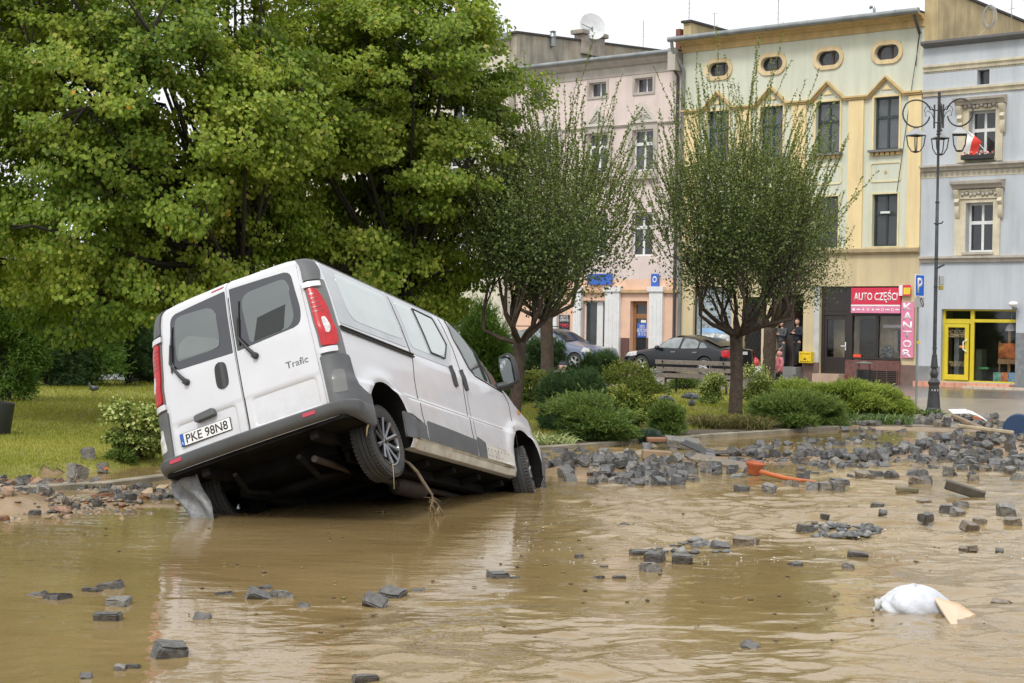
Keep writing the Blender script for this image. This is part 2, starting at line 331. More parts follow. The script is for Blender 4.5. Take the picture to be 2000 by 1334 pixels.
# ------------------------------------------------------------------ houses
def fmat(u0):                         # house frame: X along the row, Y into the house, Z up
    m = Matrix.Identity(4); o = FA + FD * u0
    for i in range(3): m[i][0] = FD[i]; m[i][1] = -FN[i]
    m[0][3], m[1][3], m[2][3] = o[0], o[1], FBASE
    return m
class House:
    def __init__(s, name, label, u0, group='houses of the terrace row'):
        s.u0 = u0; s.root = empty(name, mat=fmat(u0), label=label, cat='house', group=group)
    def U(s, px, py=400, n=0.): return fu(px, py, n) - s.u0
    def Z(s, px, py, n=0.): return fz(px, py, n) - FBASE
    def box(s, name, m, u0, u1, n0, n1, z0, z1, parent=None, bevel=0, **kw):
        return MB().box(u0, u1, -n1, -n0, z0, z1).build(name, m, parent or s.root, bevel=bevel, **kw)
def holes_wall(mb, u0, u1, z0, z1, holes, n=0, deep=.22, m=0, ovals=(), bands=()):
    """wall skin with rectangular openings and reveals; ovals = (uc, zc, hw, hh) stadium openings inside rectangles"""
    rects = [tuple(h) for h in holes] + [(c - a - .06, c + a + .06, z - b - .06, z + b + .06) for c, z, a, b in ovals]
    us = sorted({u0, u1} | {r[0] for r in rects} | {r[1] for r in rects}); zs = sorted({z0, z1} | {r[2] for r in rects} | {r[3] for r in rects} | set(bands))
    us = [q for q in us if u0 <= q <= u1]; zs = [q for q in zs if z0 <= q <= z1]
    for i in range(len(us) - 1):
        for j in range(len(zs) - 1):
            cu, cz = (us[i] + us[i + 1]) / 2, (zs[j] + zs[j + 1]) / 2
            if any(r[0] < cu < r[1] and r[2] < cz < r[3] for r in rects): continue
            mm = m(cz) if callable(m) else m
            mb.add([(us[i], -n, zs[j]), (us[i + 1], -n, zs[j]), (us[i + 1], -n, zs[j + 1]), (us[i], -n, zs[j + 1])], [(0, 1, 2, 3)], mm)
    for a, b, c, d in holes:
        mm = m((c + d) / 2) if callable(m) else m
        ps = [(a, c), (b, c), (b, d), (a, d)]
        for i in range(4):
            p, q = ps[i], ps[(i + 1) % 4]
            mb.add([(p[0], -n, p[1]), (q[0], -n, q[1]), (q[0], -n + deep, q[1]), (p[0], -n + deep, p[1])], [(0, 1, 2, 3)], mm)
    for c, z, a, b in ovals:
        st = stadium(c, z, a, b, 40); A, B = a + .06, b + .06; rc = []
        for x, y in st:
            dx, dy = x - c, y - z; k = min(A / abs(dx) if abs(dx) > 1e-9 else 1e9, B / abs(dy) if abs(dy) > 1e-9 else 1e9); rc.append((c + dx * k, z + dy * k))
        N = len(st); mm = m(z) if callable(m) else m
        for i in range(N):
            j = (i + 1) % N
            mb.add([(rc[i][0], -n, rc[i][1]), (rc[j][0], -n, rc[j][1]), (st[j][0], -n, st[j][1]), (st[i][0], -n, st[i][1])], [(0, 1, 2, 3)], mm)
            mb.add([(st[i][0], -n, st[i][1]), (st[j][0], -n, st[j][1]), (st[j][0], -n + deep, st[j][1]), (st[i][0], -n + deep, st[i][1])], [(0, 1, 2, 3)], mm)
        for sx in (-1, 1):
            for sz in (-1, 1): pass
def stadium(c, z, a, b, N=40):
    out = []
    for i in range(N):
        t = 2 * math.pi * (i + .5) / N; cx = math.cos(t); sy = math.sin(t)
        x = (a - b) * (1 if cx > 0 else -1) + b * cx; out.append((c + x, z + b * sy))
    return out
def ring(mb, outer, inner, n0, n1, m=0):     # flat ring between two outlines, n0..n1 thick
    N = len(outer); V = []
    for n in (n0, n1):
        V += [(x, -n, z) for x, z in outer] + [(x, -n, z) for x, z in inner]
    F = []
    for i in range(N):
        j = (i + 1) % N
        F += [(2 * N + i, 2 * N + j, 3 * N + j, 3 * N + i), (i, j, 2 * N + j, 2 * N + i), (N + i, N + j, 3 * N + j, 3 * N + i)]
    mb.add(V, F, m)
def rectring(mb, a, b, c, d, t, n0, n1, m=0, open_bottom=False):
    ring(mb, [(a - t, c - t), (b + t, c - t), (b + t, d + t), (a - t, d + t)], [(a, c), (b, c), (b, d), (a, d)], n0, n1, m)
def window(H, a, b, c, d, fm, gm, n=-.14, t=.06, mull=(.5,), trans=(.62,), parent=None, curtain=None, name='window', tw=.06):
    mb = MB(); ring(mb, [(a, c), (b, c), (b, d), (a, d)], [(a + t, c + t), (b - t, c + t), (b - t, d - t), (a + t, d - t)], n - .05, n)
    for q in trans: z = c + (d - c) * q; mb.box(a + t, b - t, -n + .004, -n + .05, z - tw / 2 * 1.3, z + tw / 2 * 1.3)
    for q in mull:
        u = a + (b - a) * q; zz = [c + t] + [x for q2 in trans for x in (c + (d - c) * q2 - tw * .66, c + (d - c) * q2 + tw * .66)] + [d - t]
        for i in range(0, len(zz), 2): mb.box(u - tw / 2, u + tw / 2, -n + .004, -n + .05, zz[i], zz[i + 1])
    w = mb.build(name, fm, parent or H.root, bevel=.006)
    MB().box(a + t * .5, b - t * .5, -n + .035, -n + .045, c + t * .5, d - t * .5).build('pane', gm, w)
    if curtain: curtain(w, a, b, c, d, n)
    return w
def drape(col, f0=0., f1=1., z0=0., z1=1.):
    def go(w, a, b, c, d, n):
        mb = MB(); N = 40; A = a + (b - a) * f0; B = a + (b - a) * f1; C = c + (d - c) * z0; D = c + (d - c) * z1
        pts = [(A + (B - A) * i / N, -n + .09 + .02 * math.sin(i * 1.7) + .01 * math.sin(i * .6)) for i in range(N + 1)]
        mb.add([(x, y, C) for x, y in pts] + [(x, y, D) for x, y in pts], [(i, i + 1, N + 2 + i, N + 1 + i) for i in range(N)])
        mb.build('curtain', col, w, smooth=True)
    return go
def text(s, name, m, parent, w=None, h=None, loc=(0, 0, 0), rot=(math.pi / 2, 0, 0), ext=.004, bold=0., align='CENTER', sx=None, rough=True):
    c = bpy.data.curves.new(name, 'FONT'); c.body = s; c.size = 1; c.extrude = 0; c.offset = bold; c.align_x = 'CENTER'; c.resolution_u = 3
    c.space_line = .8
    o = bpy.data.objects.new(name, c); COL.objects.link(o); dg = bpy.context.evaluated_depsgraph_get(); dg.update()
    me = bpy.data.meshes.new_from_object(o.evaluated_get(dg)); COL.objects.unlink(o); bpy.data.objects.remove(o)
    co = np.zeros(len(me.vertices) * 3); me.vertices.foreach_get('co', co); co = co.reshape(-1, 3)
    lo, hi = co.min(0), co.max(0); cx = (lo + hi) / 2; sz = hi - lo
    ky = h / sz[1] if h else w / sz[0]; kx = w / sz[0] if w else ky
    co = (co - cx) * [kx, ky, 1]; me.vertices.foreach_set('co', co.ravel())
    me.materials.clear(); me.materials.append(m)
    bm = bmesh.new(); bm.from_mesh(me); r = bmesh.ops.extrude_face_region(bm, geom=bm.faces[:])
    bmesh.ops.translate(bm, vec=(0, 0, ext), verts=[v for v in r['geom'] if isinstance(v, bmesh.types.BMVert)])
    bmesh.ops.recalc_face_normals(bm, faces=bm.faces); bm.to_mesh(me); bm.free()
    t = bpy.data.objects.new(name, me); COL.objects.link(t); t.parent = parent; t.location = loc; t.rotation_euler = rot
    return t
def clearpane(name, col, fac_, rough=.04):      # glass one can see the curtains through
    m = glass(name, col, rough); t = m.node_tree; b = t.nodes['Principled BSDF']; o = t.nodes['Material Output']; tr = t.nodes.new('ShaderNodeBsdfTransparent'); tr.inputs[0].default_value = (.85, .88, .88, 1); mx = t.nodes.new('ShaderNodeMixShader'); mx.inputs[0].default_value = fac_
    t.links.new(b.outputs[0], mx.inputs[1]); t.links.new(tr.outputs[0], mx.inputs[2]); t.links.new(mx.outputs[0], o.inputs[0]); return m
gl_dark = clearpane('dark_window_glass', (.045, .05, .056), .45); gl_grey = clearpane('hazy_window_glass', (.13, .135, .15), .55, .06)
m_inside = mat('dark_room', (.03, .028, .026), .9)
white_p = mat('white_window_paint', (.72, .72, .71), .4, var=.06, dirt=(.3, .28, .25), dirtamt=.3, dscale=6)
zinc = mat('zinc_gutter', (.27, .29, .29), .42, metal=.6, var=.2, scale=2)
netc = mat('net_curtain', (.48, .48, .52), .8, var=.1, scale=12)
tarm = mat('roof_felt', (.05, .048, .045), .8)

def gutter(H, a, b, z, n, r=.09):
    mb = MB(); mb.tube([(a, -n, z), ((a + b) / 2, -n, z + .01), (b, -n, z)], r, 10)
    k = int((b - a) / 1.8)
    for i in range(k + 1): u = a + (b - a) * (i + .5) / (k + 1); mb.tube([(u - .02, -n, z), (u + .02, -n, z)], r * 1.12, 10)
    return mb.build('gutter', zinc, H.root, smooth=40)
def cornice(H, a, b, prof, m, name='cornice'):   # prof: list of (n, z)
    mb = MB(); k = len(prof); mb.prism(prof, a, b, lambda x, y, t: (t, -x, y)); return mb.build(name, m, H.root)

# ---- yellow house with pale green upper wall
uL, uR = fu(1329, 400), fu(1799, 400)
Y = House('yellow_house', 'yellow and pale green house front with oval attic windows, above the red auto parts sign', uL)
WY = uR - uL
blotch = None
green = mat('pale_green_plaster', (.62, .64, .52), .85, dirt=(.44, .44, .36), dirtamt=.35, dscale=.7, var=.06, scale=.7, streak=.16, bump=.12, bscale=30)
yel = mat('yellow_plaster', (.80, .635, .345), .85, dirt=(.55, .43, .26), dirtamt=.3, dscale=.8, var=.06, scale=.7, streak=.2, bump=.1, bscale=30)
yelg = mat('ochre_ground_plaster', (.62, .51, .31), .85, var=.1, scale=.6, streak=.2, bump=.15, bscale=30, dirt=(.42, .36, .25), dirtamt=.35)
ytrim = mat('ochre_trim', (.58, .42, .19), .8, var=.1, scale=3, streak=.3)
zt = Y.Z(1720, 61); zcor = Y.Z(1670, 190); zst0, zst1 = Y.Z(1737, 493), Y.Z(1737, 486)
cent = [Y.U(1403, 250), Y.U(1507, 250), Y.U(1617, 250), Y.U(1731.5, 250)]
hw = (Y.U(1756, 240) - Y.U(1707, 240)) / 2
wz = (Y.Z(1731, 292), Y.Z(1731, 189)); lz = (Y.Z(1726, 481), Y.Z(1726, 379))
ov = [(c + Y.U(1733, 102) - cent[3], Y.Z(1733, 102), (Y.U(1757, 102) - Y.U(1710, 102)) / 2, (Y.Z(1733, 88) - Y.Z(1733, 117)) / 2) for c in cent]
gd = (Y.U(1601, 670), Y.U(1652, 670)); gdz = (Y.Z(1626, 730), Y.Z(1626, 613))
gw = (Y.U(1661, 660), Y.U(1760, 660)); gwz = (Y.Z(1710, 703), Y.Z(1710, 616))
topz = Y.Z(1710, 559)
ent = (Y.U(1514, 660), Y.U(1568, 660)); entz = (Y.Z(1540, 716), Y.Z(1540, 575))
sw = (Y.U(1353, 640), Y.U(1428, 640)); swz = (Y.Z(1390, 695), Y.Z(1390, 560))
gate = (Y.U(1450, 650), Y.U(1487, 650)); gatz = (Y.Z(1468, 718), Y.Z(1468, 580))
holes = [(c - hw, c + hw, wz[0], wz[1]) for c in cent] + [(c - hw, c + hw, lz[0], lz[1]) for c in cent]
holes += [(gd[0], gw[1], gdz[0], topz), (ent[0], ent[1], entz[0], entz[1]), (sw[0], sw[1], swz[0], swz[1]), (gate[0], gate[1], gatz[0], gatz[1])]
mb = MB(); holes_wall(mb, 0, WY, 0, zt, holes, ovals=ov, m=lambda z: 0 if z > zst1 else 1, bands=[zst1])
mb.add([(WY, 0, 0), (WY, 12, 0), (WY, 12, zt + 1), (WY, 0, zt + 1)], [(0, 1, 2, 3)], 1); mb.add([(0, 0, 0), (0, 12, 0), (0, 12, zt + 1), (0, 0, zt + 1)], [(0, 1, 2, 3)], 1)
mb.add([(0, 12, 0), (WY, 12, 0), (WY, 12, zt + 1), (0, 12, zt + 1)], [(0, 1, 2, 3)], 1)
mb.add([(.05, .9, 0), (WY - .05, .9, 0), (WY - .05, .9, zt), (.05, .9, zt)], [(0, 1, 2, 3)], 2)
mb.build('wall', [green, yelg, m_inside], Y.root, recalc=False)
# roof and top cornice
zg = Y.Z(1700, 31, .62)
rf = MB(); rf.box(0, WY, -.5, 12, zg - .02, zg + .06); rf.build('roof', tarm, Y.root)
zf0, zf1 = zt, Y.Z(1720, 45, .1)
cornice(Y, -.02, WY + .02, [(-.1, zt - .001), (.06, zt), (.08, zf1 - .05), (.22, zf1), (.26, zf1 + (zg - zf1) * .35), (.5, zf1 + (zg - zf1) * .55), (.58, zg - .12), (.58, zg - .03), (-.1, zg - .03)], ytrim)
gutter(Y, -.25, WY + .1, zg, .64, .1)
# pilasters, cornice line with gables
hp = []
gap = (cent[3] - cent[2])
pw = (Y.U(1685, 340) - Y.U(1656, 340)) / 2
for i, u in enumerate([(cent[k] + cent[k + 1]) / 2 for k in range(3)]):
    Y.box('pilaster', yel, u - pw, u + pw, .001, .09, zst1, zcor - .12)
Y.box('pilaster', yel, cent[3] + gap / 2 - pw, WY - .01, .001, .09, zst1, zcor - .12)
Y.box('pilaster', yel, .02, max(.3, cent[0] - gap / 2 + pw), .001, .09, zst1, zcor - .12)
zpk = Y.Z(1731, 150); gh = zpk - zcor; ghw = (Y.U(1765, 185) - Y.U(1695, 190)) / 2 * .98
line = [(0, zcor)]
for c in cent: line += [(c - ghw, zcor), (c, zpk), (c + ghw, zcor)]
line += [(WY, zcor)]
mb = MB()
for (n1, d0, d1) in ((.13, -.10, -.03), (.19, -.03, .03)):
    for i in range(len(line) - 1):
        p, q = line[i], line[i + 1]; mb.add([(p[0], -.001, p[1] + d0), (q[0], -.001, q[1] + d0), (q[0], -.001, q[1] + d1), (p[0], -.001, p[1] + d1), (p[0], -n1, p[1] + d0), (q[0], -n1, q[1] + d0), (q[0], -n1, q[1] + d1), (p[0], -n1, p[1] + d1)],
            [(0, 1, 5, 4), (1, 2, 6, 5), (2, 3, 7, 6), (3, 0, 4, 7), (4, 5, 6, 7)])
mb.build('window_cornice', ytrim, Y.root, recalc=True)
for c in cent:
    MB().prism([(c - .2, zcor + gh * .28), (c + .2, zcor + gh * .28), (c, zcor + gh * .56)], .001, .04, lambda x, y, t: (x, -t, y)).build('gable_ornament', yel, Y.root)
dgreen = mat('dark_green_frame', (.012, .045, .04), .35); dgr2 = mat('grey_green_frame', (.03, .045, .042), .35)
sillm = mat('slate_sill', (.16, .16, .15), .6)
for i, c in enumerate(cent):
    mb = MB(); rectring(mb, c - hw, c + hw, wz[0], wz[1], .07, .001, .035); mb.build('window_surround', yel, Y.root)
    window(Y, c - hw, c + hw, wz[0], wz[1], [dgreen, dgreen, dgr2, dgr2][i], gl_grey, curtain=drape(netc), t=.07, tw=.08, trans=(.62,))
    Y.box('sill', sillm, c - hw - .14, c + hw + .14, .0, .2, wz[0] - .09, wz[0] - .01)
    mb = MB()
    for k in range(6): u = c - hw - .02 + (2 * hw + .04) * k / 5; mb.box(u - .07, u + .07, -.12, -.001, wz[0] - .2, wz[0] - .093)
    mb.build('sill_bracket_row', ytrim, Y.root)
    mb = MB(); a, b, q0, q1 = c - hw - .12, c + hw + .12, lz[1] + (wz[0] - lz[1]) * .27, lz[1] + (wz[0] - lz[1]) * .72
    def rr(o): 
        P = []
        for (cx, cz, t0) in ((b - .12, q1 - .12, 0), (a + .12, q1 - .12, 90), (a + .12, q0 + .12, 180), (b - .12, q0 + .12, 270)):
            for k in range(5): t = R(t0 + 22.5 * k); P.append((cx + (.12 + o) * math.cos(t), cz + (.12 + o) * math.sin(t)))
        return P
    ring(mb, rr(.0), rr(-.05), .001, .03); mb.build('spandrel_moulding', mat('cream_moulding', (.68, .6, .36), .8), Y.root)
    mm = (q0 + q1) / 2; MB().prism([(c - .06, mm), (c, mm - .07), (c + .06, mm), (c, mm + .07)], .001, .03, lambda x, y, t: (x, -t, y)).build('diamond_ornament', ytrim, Y.root)
    mb = MB(); rectring(mb, c - hw, c + hw, lz[0], lz[1], .06, .001, .03); mb.build('window_surround', mat('cream_moulding', (.68, .6, .36), .8), Y.root)
    wi = window(Y, c - hw, c + hw, lz[0], lz[1], dgr2, gl_dark, curtain=drape(mat('dim_curtain', (.26, .27, .27), .8)), t=.07, tw=.08)
    if i == 3: MB().box(c - .2, c + .16, .04, .1, lz[0] + (lz[1] - lz[0]) * .63, lz[0] + (lz[1] - lz[0]) * .67).build('label_strip', white_p, wi)
    # oval
    o = ov[i]; mb = MB(); gw_ = .13
    ring(mb, stadium(o[0], o[1], o[2] + .15, o[3] + .15), stadium(o[0], o[1], o[2], o[3]), .001, .06); mb.build('oval_surround', mat('oval_trim', (.72, .56, .32), .8, streak=.3), Y.root)
    mb = MB(); ring(mb, stadium(o[0], o[1], o[2], o[3]), stadium(o[0], o[1], o[2] - .05, o[3] - .05), -.2, -.14); mb.box(o[0] - .03 + .08, o[0] + .05 + .08, .145, .19, o[1] - o[3], o[1] + o[3])
    w_ = mb.build('oval_window', mat('brown_frame', (.07, .045, .035), .5), Y.root)
    MB().prism(stadium(o[0], o[1], o[2] - .02, o[3] - .02), -.19, -.18, lambda x, y, t: (x, -t, y)).build('pane', gl_dark, w_)
cornice(Y, 0, WY, [(0, zst0 - .05), (.08, zst0 - .05), (.08, zst0), (.16, zst0 + .01), (.18, zst1), (.05, zst1 + .06), (0, zst1 + .06)], mat('storey_ledge', (.42, .33, .19), .8), 'storey_cornice')
# ground floor shop front
brownf = mat('dark_brown_frame', (.028, .022, .02), .35); tile = mat('brown_red_tile', (.15, .065, .055), .25, var=.25, scale=9)
tan = mat('shop_interior', (.55, .48, .32), .8); redm = mat('sign_red', (.62, .03, .07), .35, var=.05); pinkm = mat('sign_pink', (.72, .22, .36), .4, var=.08); wht = mat('sign_white', (.82, .8, .8), .4, var=.03)
shop = MB(); A, B = gd[0], gw[1]
shop.box(gd[0], gd[0] + .12, .10, .2, gdz[0], topz); shop.box(gd[1] - .02, gw[0] + .03, .07, .2, gdz[0], topz); shop.box(gw[1] - .05, gw[1], .08, .2, gwz[0], topz)
shop.box(gd[0] + .12, gd[1] - .02, .11, .2, gdz[1] - .06, gdz[1] + .08); shop.box(gw[0] + .03, gw[1] - .05, .09, .2, gwz[1] - .02, gwz[1] + .08); shop.box(gw[0] + .03, gw[1] - .05, .09, .2, gwz[0], gwz[0] + .08)
um = Y.U(1710, 660); shop.box(um - .06, um + .06, .1, .2, gwz[0] + .08, gwz[1] - .02)
shop.box(gd[0] + .12, gd[1] - .02, .12, .15, gdz[1] + .08, topz)
shop.build('shop_frame', brownf, Y.root, bevel=.01)
MB().box(gw[0] + .03, gw[1] - .05, .16, .17, gwz[0] + .05, gwz[1]).build('shop_window_pane', mat('clear_shop_glass', (.9, .9, .9), .02, trans=1, ior=1.45), Y.root)
MB().box(gd[0] + .1, gw[1], .84, .88, gdz[0], topz - .02).box(gd[0] + .1, gw[1], .3, .84, gdz[0], gdz[0] + .02).build('shop_back_wall', tan, Y.root)
d0, d1 = gd[0] + .12, gd[1] - .02
dr = MB(); ring(dr, [(d0, gdz[0]), (d1, gdz[0]), (d1, gdz[1] - .07), (d0, gdz[1] - .07)], [(d0 + .1, gdz[0] + .6), (d1 - .1, gdz[0] + .6), (d1 - .1, gdz[1] - .2), (d0 + .1, gdz[1] - .2)], -.19, -.13)
dr.box(d0 + .1, d1 - .1, .15, .17, gdz[0] + .05, gdz[0] + .6)
dob = dr.build('shop_door', brownf, Y.root, bevel=.008)
MB().box(d0 + .09, d1 - .09, .16, .165, gdz[0] + .6, gdz[1] - .2).build('pane', MT['clear_shop_glass'], dob)
MB().tube([(d1 - .06, .12, 1.0 + gdz[0]), (d1 - .06, .07, 1.0 + gdz[0]), (d1 - .22, .07, 1.0 + gdz[0])], .018, 8).box(d1 - .08, d1 - .04, .115, .13, gdz[0] + .85, gdz[0] + 1.15).build('handle', wht, dob)
# things in the shop window
for (a, b, c, d, mm, y) in ((1663, 1695, 622, 700, m_inside, .6), (1712, 1758, 634, 640, wht, .5), (1733, 1739, 646, 690, mat('grey_rack', (.35, .36, .36), .6), .55), (1740, 1758, 644, 690, m_inside, .56)):
    MB().box(Y.U(a, 660), Y.U(b, 660), y, y + .03, Y.Z((a + b) / 2, d), Y.Z((a + b) / 2, c)).build('display_panel', mm, Y.root)
c = Vector((Y.U(1718, 690) + .05, .4, gwz[0] + .28)); mb = MB(); mb.lathe([(.0, .0), (.26, .02), (.27, .05), (.25, .05), (.23, .03), (0, .03)], 24, Matrix.Translation(c), axis='Y')
for k in range(9): mb.tube([c + Vector((0, -.02, 0)), c + Vector((.24 * math.cos(k * .7), -.02, .24 * math.sin(k * .7)))], .016, 5)
mb.build('wheel_trim', zinc, empty('wheel_trim_display', mat=Y.root.matrix_world.copy(), label='grey wheel trim leaning in the auto parts shop window', cat='wheel trim'))
# sign AUTO CZESCI
sg = empty('auto_parts_sign', mat=Y.root.matrix_world.copy(), label='red signboard with white letters above the auto parts shop window', cat='sign')
sa, sb = Y.U(1663.5, 586), Y.U(1760, 586); sz0, sz1 = Y.Z(1712, 611.5), Y.Z(1712, 562); sh = sz1 - sz0
MB().box(sa, sb, -.05, .06, sz0 + sh * .33, sz1).build('sign_board', redm, sg, bevel=.01)
MB().box(sa, sb, -.049, .06, sz0, sz0 + sh * .33 - .002).build('sign_strip', pinkm, sg)
MB().box(sa + .01, sb - .01, -.056, -.0505, sz0 + sh * .27, sz0 + sh * .33).build('white_line', wht, sg)
text('AUTO CZĘŚCI', 'lettering', wht, sg, w=(sb - sa) * .88, h=sh * .5, loc=((sa + sb) / 2, -.051, sz0 + sh * .66), bold=.018)
mb = MB()
for k in range(10):
    u = sa + (sb - sa) * (k + .6) / 10.2; r = .055; zc = sz0 + sh * .14
    if k in (0,): mb.lathe([(0, -.004), (r, -.004), (r, .001)], 12, Matrix.Translation((u, -.05, zc)), axis='Y')
    elif k in (1, 5, 7, 9): mb.box(u - r * 1.4, u + r * 1.4, -.054, -.0505, zc - .02, zc + .02)
    elif k in (2, 4): mb.prism([(u - r, zc - r * .6), (u + r, zc - r * .6), (u, zc + r)], .0505, .054, lambda x, y, t: (x, -t, y))
    else: ring(mb, [(u + r * math.cos(t * .52), zc + r * math.sin(t * .52)) for t in range(12)], [(u + r * .65 * math.cos(t * .52), zc + r * .65 * math.sin(t * .52)) for t in range(12)], .0505, .054)
mb.build('maker_mark_row', wht, sg)
Y.box('plinth', tile, Y.U(1653, 720), gw[1] + .02, .005, .1, -.05, gwz[0] - .02)
Y.box('plinth', mat('brown_plaster_base', (.17, .11, .09), .7, var=.2), gw[1] + .022, WY - .02, .004, .06, -.05, Y.Z(1775, 713))
Y.box('plinth', MT['brown_plaster_base'], Y.U(1569, 720), gd[0] - .01, .004, .06, -.05, Y.Z(1585, 708))
Y.box('door_step', mat('pink_stone_step', (.45, .32, .24), .5, var=.15), gd[0], Y.U(1652, 735), .0, .5, -.05, gdz[0])
gr = MB(); ga, gb, gc, gd_ = Y.U(1697, 738), Y.U(1755, 738), Y.Z(1726, 749), Y.Z(1726, 724)
for k in range(8): z = gc + (gd_ - gc) * k / 7; gr.box(ga, gb, -.135, -.115, z - .008, z + .008)
for k in range(4): u = ga + (gb - ga) * k / 3; gr.box(u - .012, u + .012, -.14, -.137, gc, gd_)
gr.build('basement_grille', mat('rusty_iron', (.12, .075, .06), .6), Y.root); Y.box('basement_opening', m_inside, ga, gb, .1, .105, gc, gd_)
sale = MB().box(Y.U(1663, 693), Y.U(1679, 693), .11, .12, Y.Z(1671, 701), Y.Z(1671, 692)).build('sale_notice', mat('orange_red', (.8, .08, .03), .5), Y.root)
# open door passage with two people
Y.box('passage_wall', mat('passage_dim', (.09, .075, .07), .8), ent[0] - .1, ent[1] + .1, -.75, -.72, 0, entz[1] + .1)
Y.box('passage_floor', mat('grey_stone', (.2, .2, .19), .5), ent[0], ent[1], -.72, .04, entz[0] - .1, entz[0])
Y.box('entrance_step', mat('grey_stone', (.2, .2, .19), .5), Y.U(1498, 728), Y.U(1568, 728), .045, .5, -.05, entz[0] - .005)
Y.box('entrance_step', mat('grey_stone', (.2, .2, .19), .5), Y.U(1490, 736), Y.U(1572, 736), .501, .85, -.05, entz[0] * .5)
Y.box('door_leaf', mat('old_brown_door', (.06, .035, .03), .5), ent[0] + .72, ent[0] + .76, -.7, -.05, entz[0], entz[1])
Y.box('arch_pillar', mat('pale_grey_plaster', (.5, .5, .47), .8), Y.U(1590, 660), gd[0] - .01, .003, .05, Y.Z(1595, 708) + .002, topz)
# shop window with stickers and lattice gate
window(Y, sw[0], sw[1], swz[0], swz[1], brownf, mat('sticker_glass', (.3, .34, .36), .1, var=.6, scale=7), mull=(.16,), trans=())
MB().box(sw[0] + .35, sw[1] - .1, .12, .13, swz[0] + .45, swz[0] + .85).build('sticker_band', mat('photo_band', (.6, .62, .6), .5, var=.6, scale=9), Y.root)
MB().box(sw[0] + .35, sw[1] - .1, .12, .13, swz[0] + .86, swz[0] + 1.05).build('blue_band', mat('pale_blue', (.3, .5, .75), .5), Y.root)
MB().box(gate[0], gate[1], .2, .24, gatz[0], gatz[1]).build('gate_backing', m_inside, Y.root)
mb = MB()
for k in range(-12, 14):
    for s_ in (1, -1):
        u0_ = gate[0] + k * .18; P = [(u0_, gatz[0]), (u0_ + s_ * (gatz[1] - gatz[0]) * .55, gatz[1])]
        # clip to gate width
        pts = []
        for t in np.linspace(0, 1, 25):
            u = P[0][0] + (P[1][0] - P[0][0]) * t; z = P[0][1] + (P[1][1] - P[0][1]) * t
            if gate[0] < u < gate[1]: pts.append((u, .12 + (.01 if s_ > 0 else 0), z))
        if len(pts) > 1: mb.tube([pts[0], pts[-1]], .012, 4)
mb.build('lattice_gate', mat('black_iron', (.02, .02, .02), .5), Y.root)
# KANTOR hanging sign, small projecting sign
kn = empty('exchange_sign', mat=Y.root.matrix_world.copy(), label='tall pink sign with white letters stacked one per line, right of the auto parts window', cat='sign')
ka, kb = Y.U(1762, 646), Y.U(1787, 646); kz0, kz1 = Y.Z(1775, 699), Y.Z(1775, 590)
MB().box(ka, kb, -.09, -.065, kz0, kz1).build('sign_board', pinkm, kn)
for i, ch_ in enumerate('KANTOR'):
    text(ch_, 'letter', wht, kn, w=(kb - ka) * .70, h=(kz1 - kz0) / 6 * .80, loc=((ka + kb) / 2, -.091, kz1 - (kz1 - kz0) * (i + .5) / 6), bold=.02)
MB().box(ka + .05, ka + .08, -.066, 0, kz0 + .2, kz0 + .24).box(ka + .05, ka + .08, -.066, 0, kz1 - .2, kz1 - .24).build('bracket', zinc, kn)
sm_ = empty('small_shop_sign', mat=Y.root.matrix_world.copy(), label='small red and yellow sign board with a white box, top of the pink sign', cat='sign')
MB().box(Y.U(1758, 568), Y.U(1766, 568), -.1, .0, Y.Z(1762, 578), Y.Z(1762, 558)).build('lamp_box', wht, sm_, bevel=.01)
MB().box(Y.U(1766.5, 568), Y.U(1782, 568), -.14, -.11, Y.Z(1773, 578), Y.Z(1773, 557)).build('sign_board', redm, sm_)
mb = MB()
for k in range(4): u = Y.U(1768.5 + k * 3.2, 568); mb.box(u, u + .07, -.146, -.141, Y.Z(1773, 575), Y.Z(1773, 562))
mb.build('yellow_letters', mat('sign_yellow', (.85, .6, .05), .5), sm_)
# yellow meter box on the wall
gbx = empty('meter_box', mat=Y.root.matrix_world.copy(), label='yellow metal meter box with dark markings by the doorway of the two people', cat='meter box')
ya, yb, y0, y1 = Y.U(1568.5, 698), Y.U(1592, 698), Y.Z(1580, 709), Y.Z(1580, 687)
MB().box(ya, yb, -.3, -.062, y0, y1).build('box_body', mat('yellow_paint', (.80, .55, .02), .4, var=.15, dirt=(.2, .12, .03), dirtamt=.4, dscale=7), gbx, bevel=.012)
mb = MB(); 
for k in range(7): mb.box(ya + .06 + k * .06, ya + .08 + k * .06, -.305, -.3005, y1 - .1, y1 - .04)
for k in range(6): mb.box(ya + .06 + k * .07, ya + .1 + k * .07, -.305, -.3005, y0 + .03, y0 + .07)
mb.box(ya + .2, ya + .3, -.305, -.3005, y0 + .12, y0 + .17); mb.build('markings', m_inside, gbx)
# raised party walls, pipe, antennas
def party(H, u, th, front, back, m, name='party_wall', capm=tarm):
    n0, z0 = 0, front; n1, z1 = back
    mb = MB(); mb.prism([(0, 0), (n1, 0), (n1, z1 - FBASE), (0, z0 - FBASE)], u - th, u, lambda x, y, t: (t, x + .001, y)); o = mb.build(name, m, H.root)
    mb = MB(); mb.prism([(-.1, z0 - FBASE + .002), (n1 + .1, z1 - FBASE + .002), (n1 + .1, z1 - FBASE + .09), (-.1, z0 - FBASE + .09)], u - th - .06, u + .06, lambda x, y, t: (t, x, y)); mb.build('wall_coping', capm, H.root)
    return o
oldw = mat('weathered_party_wall', (.38, .35, .28), .9, var=.25, scale=1.5, streak=.5, bump=.3, bscale=12, dirt=(.33, .2, .11), dirtamt=.55, dscale=.9)
oldy = mat('stained_yellow_wall', (.50, .40, .22), .9, var=.2, scale=1.5, streak=.4)
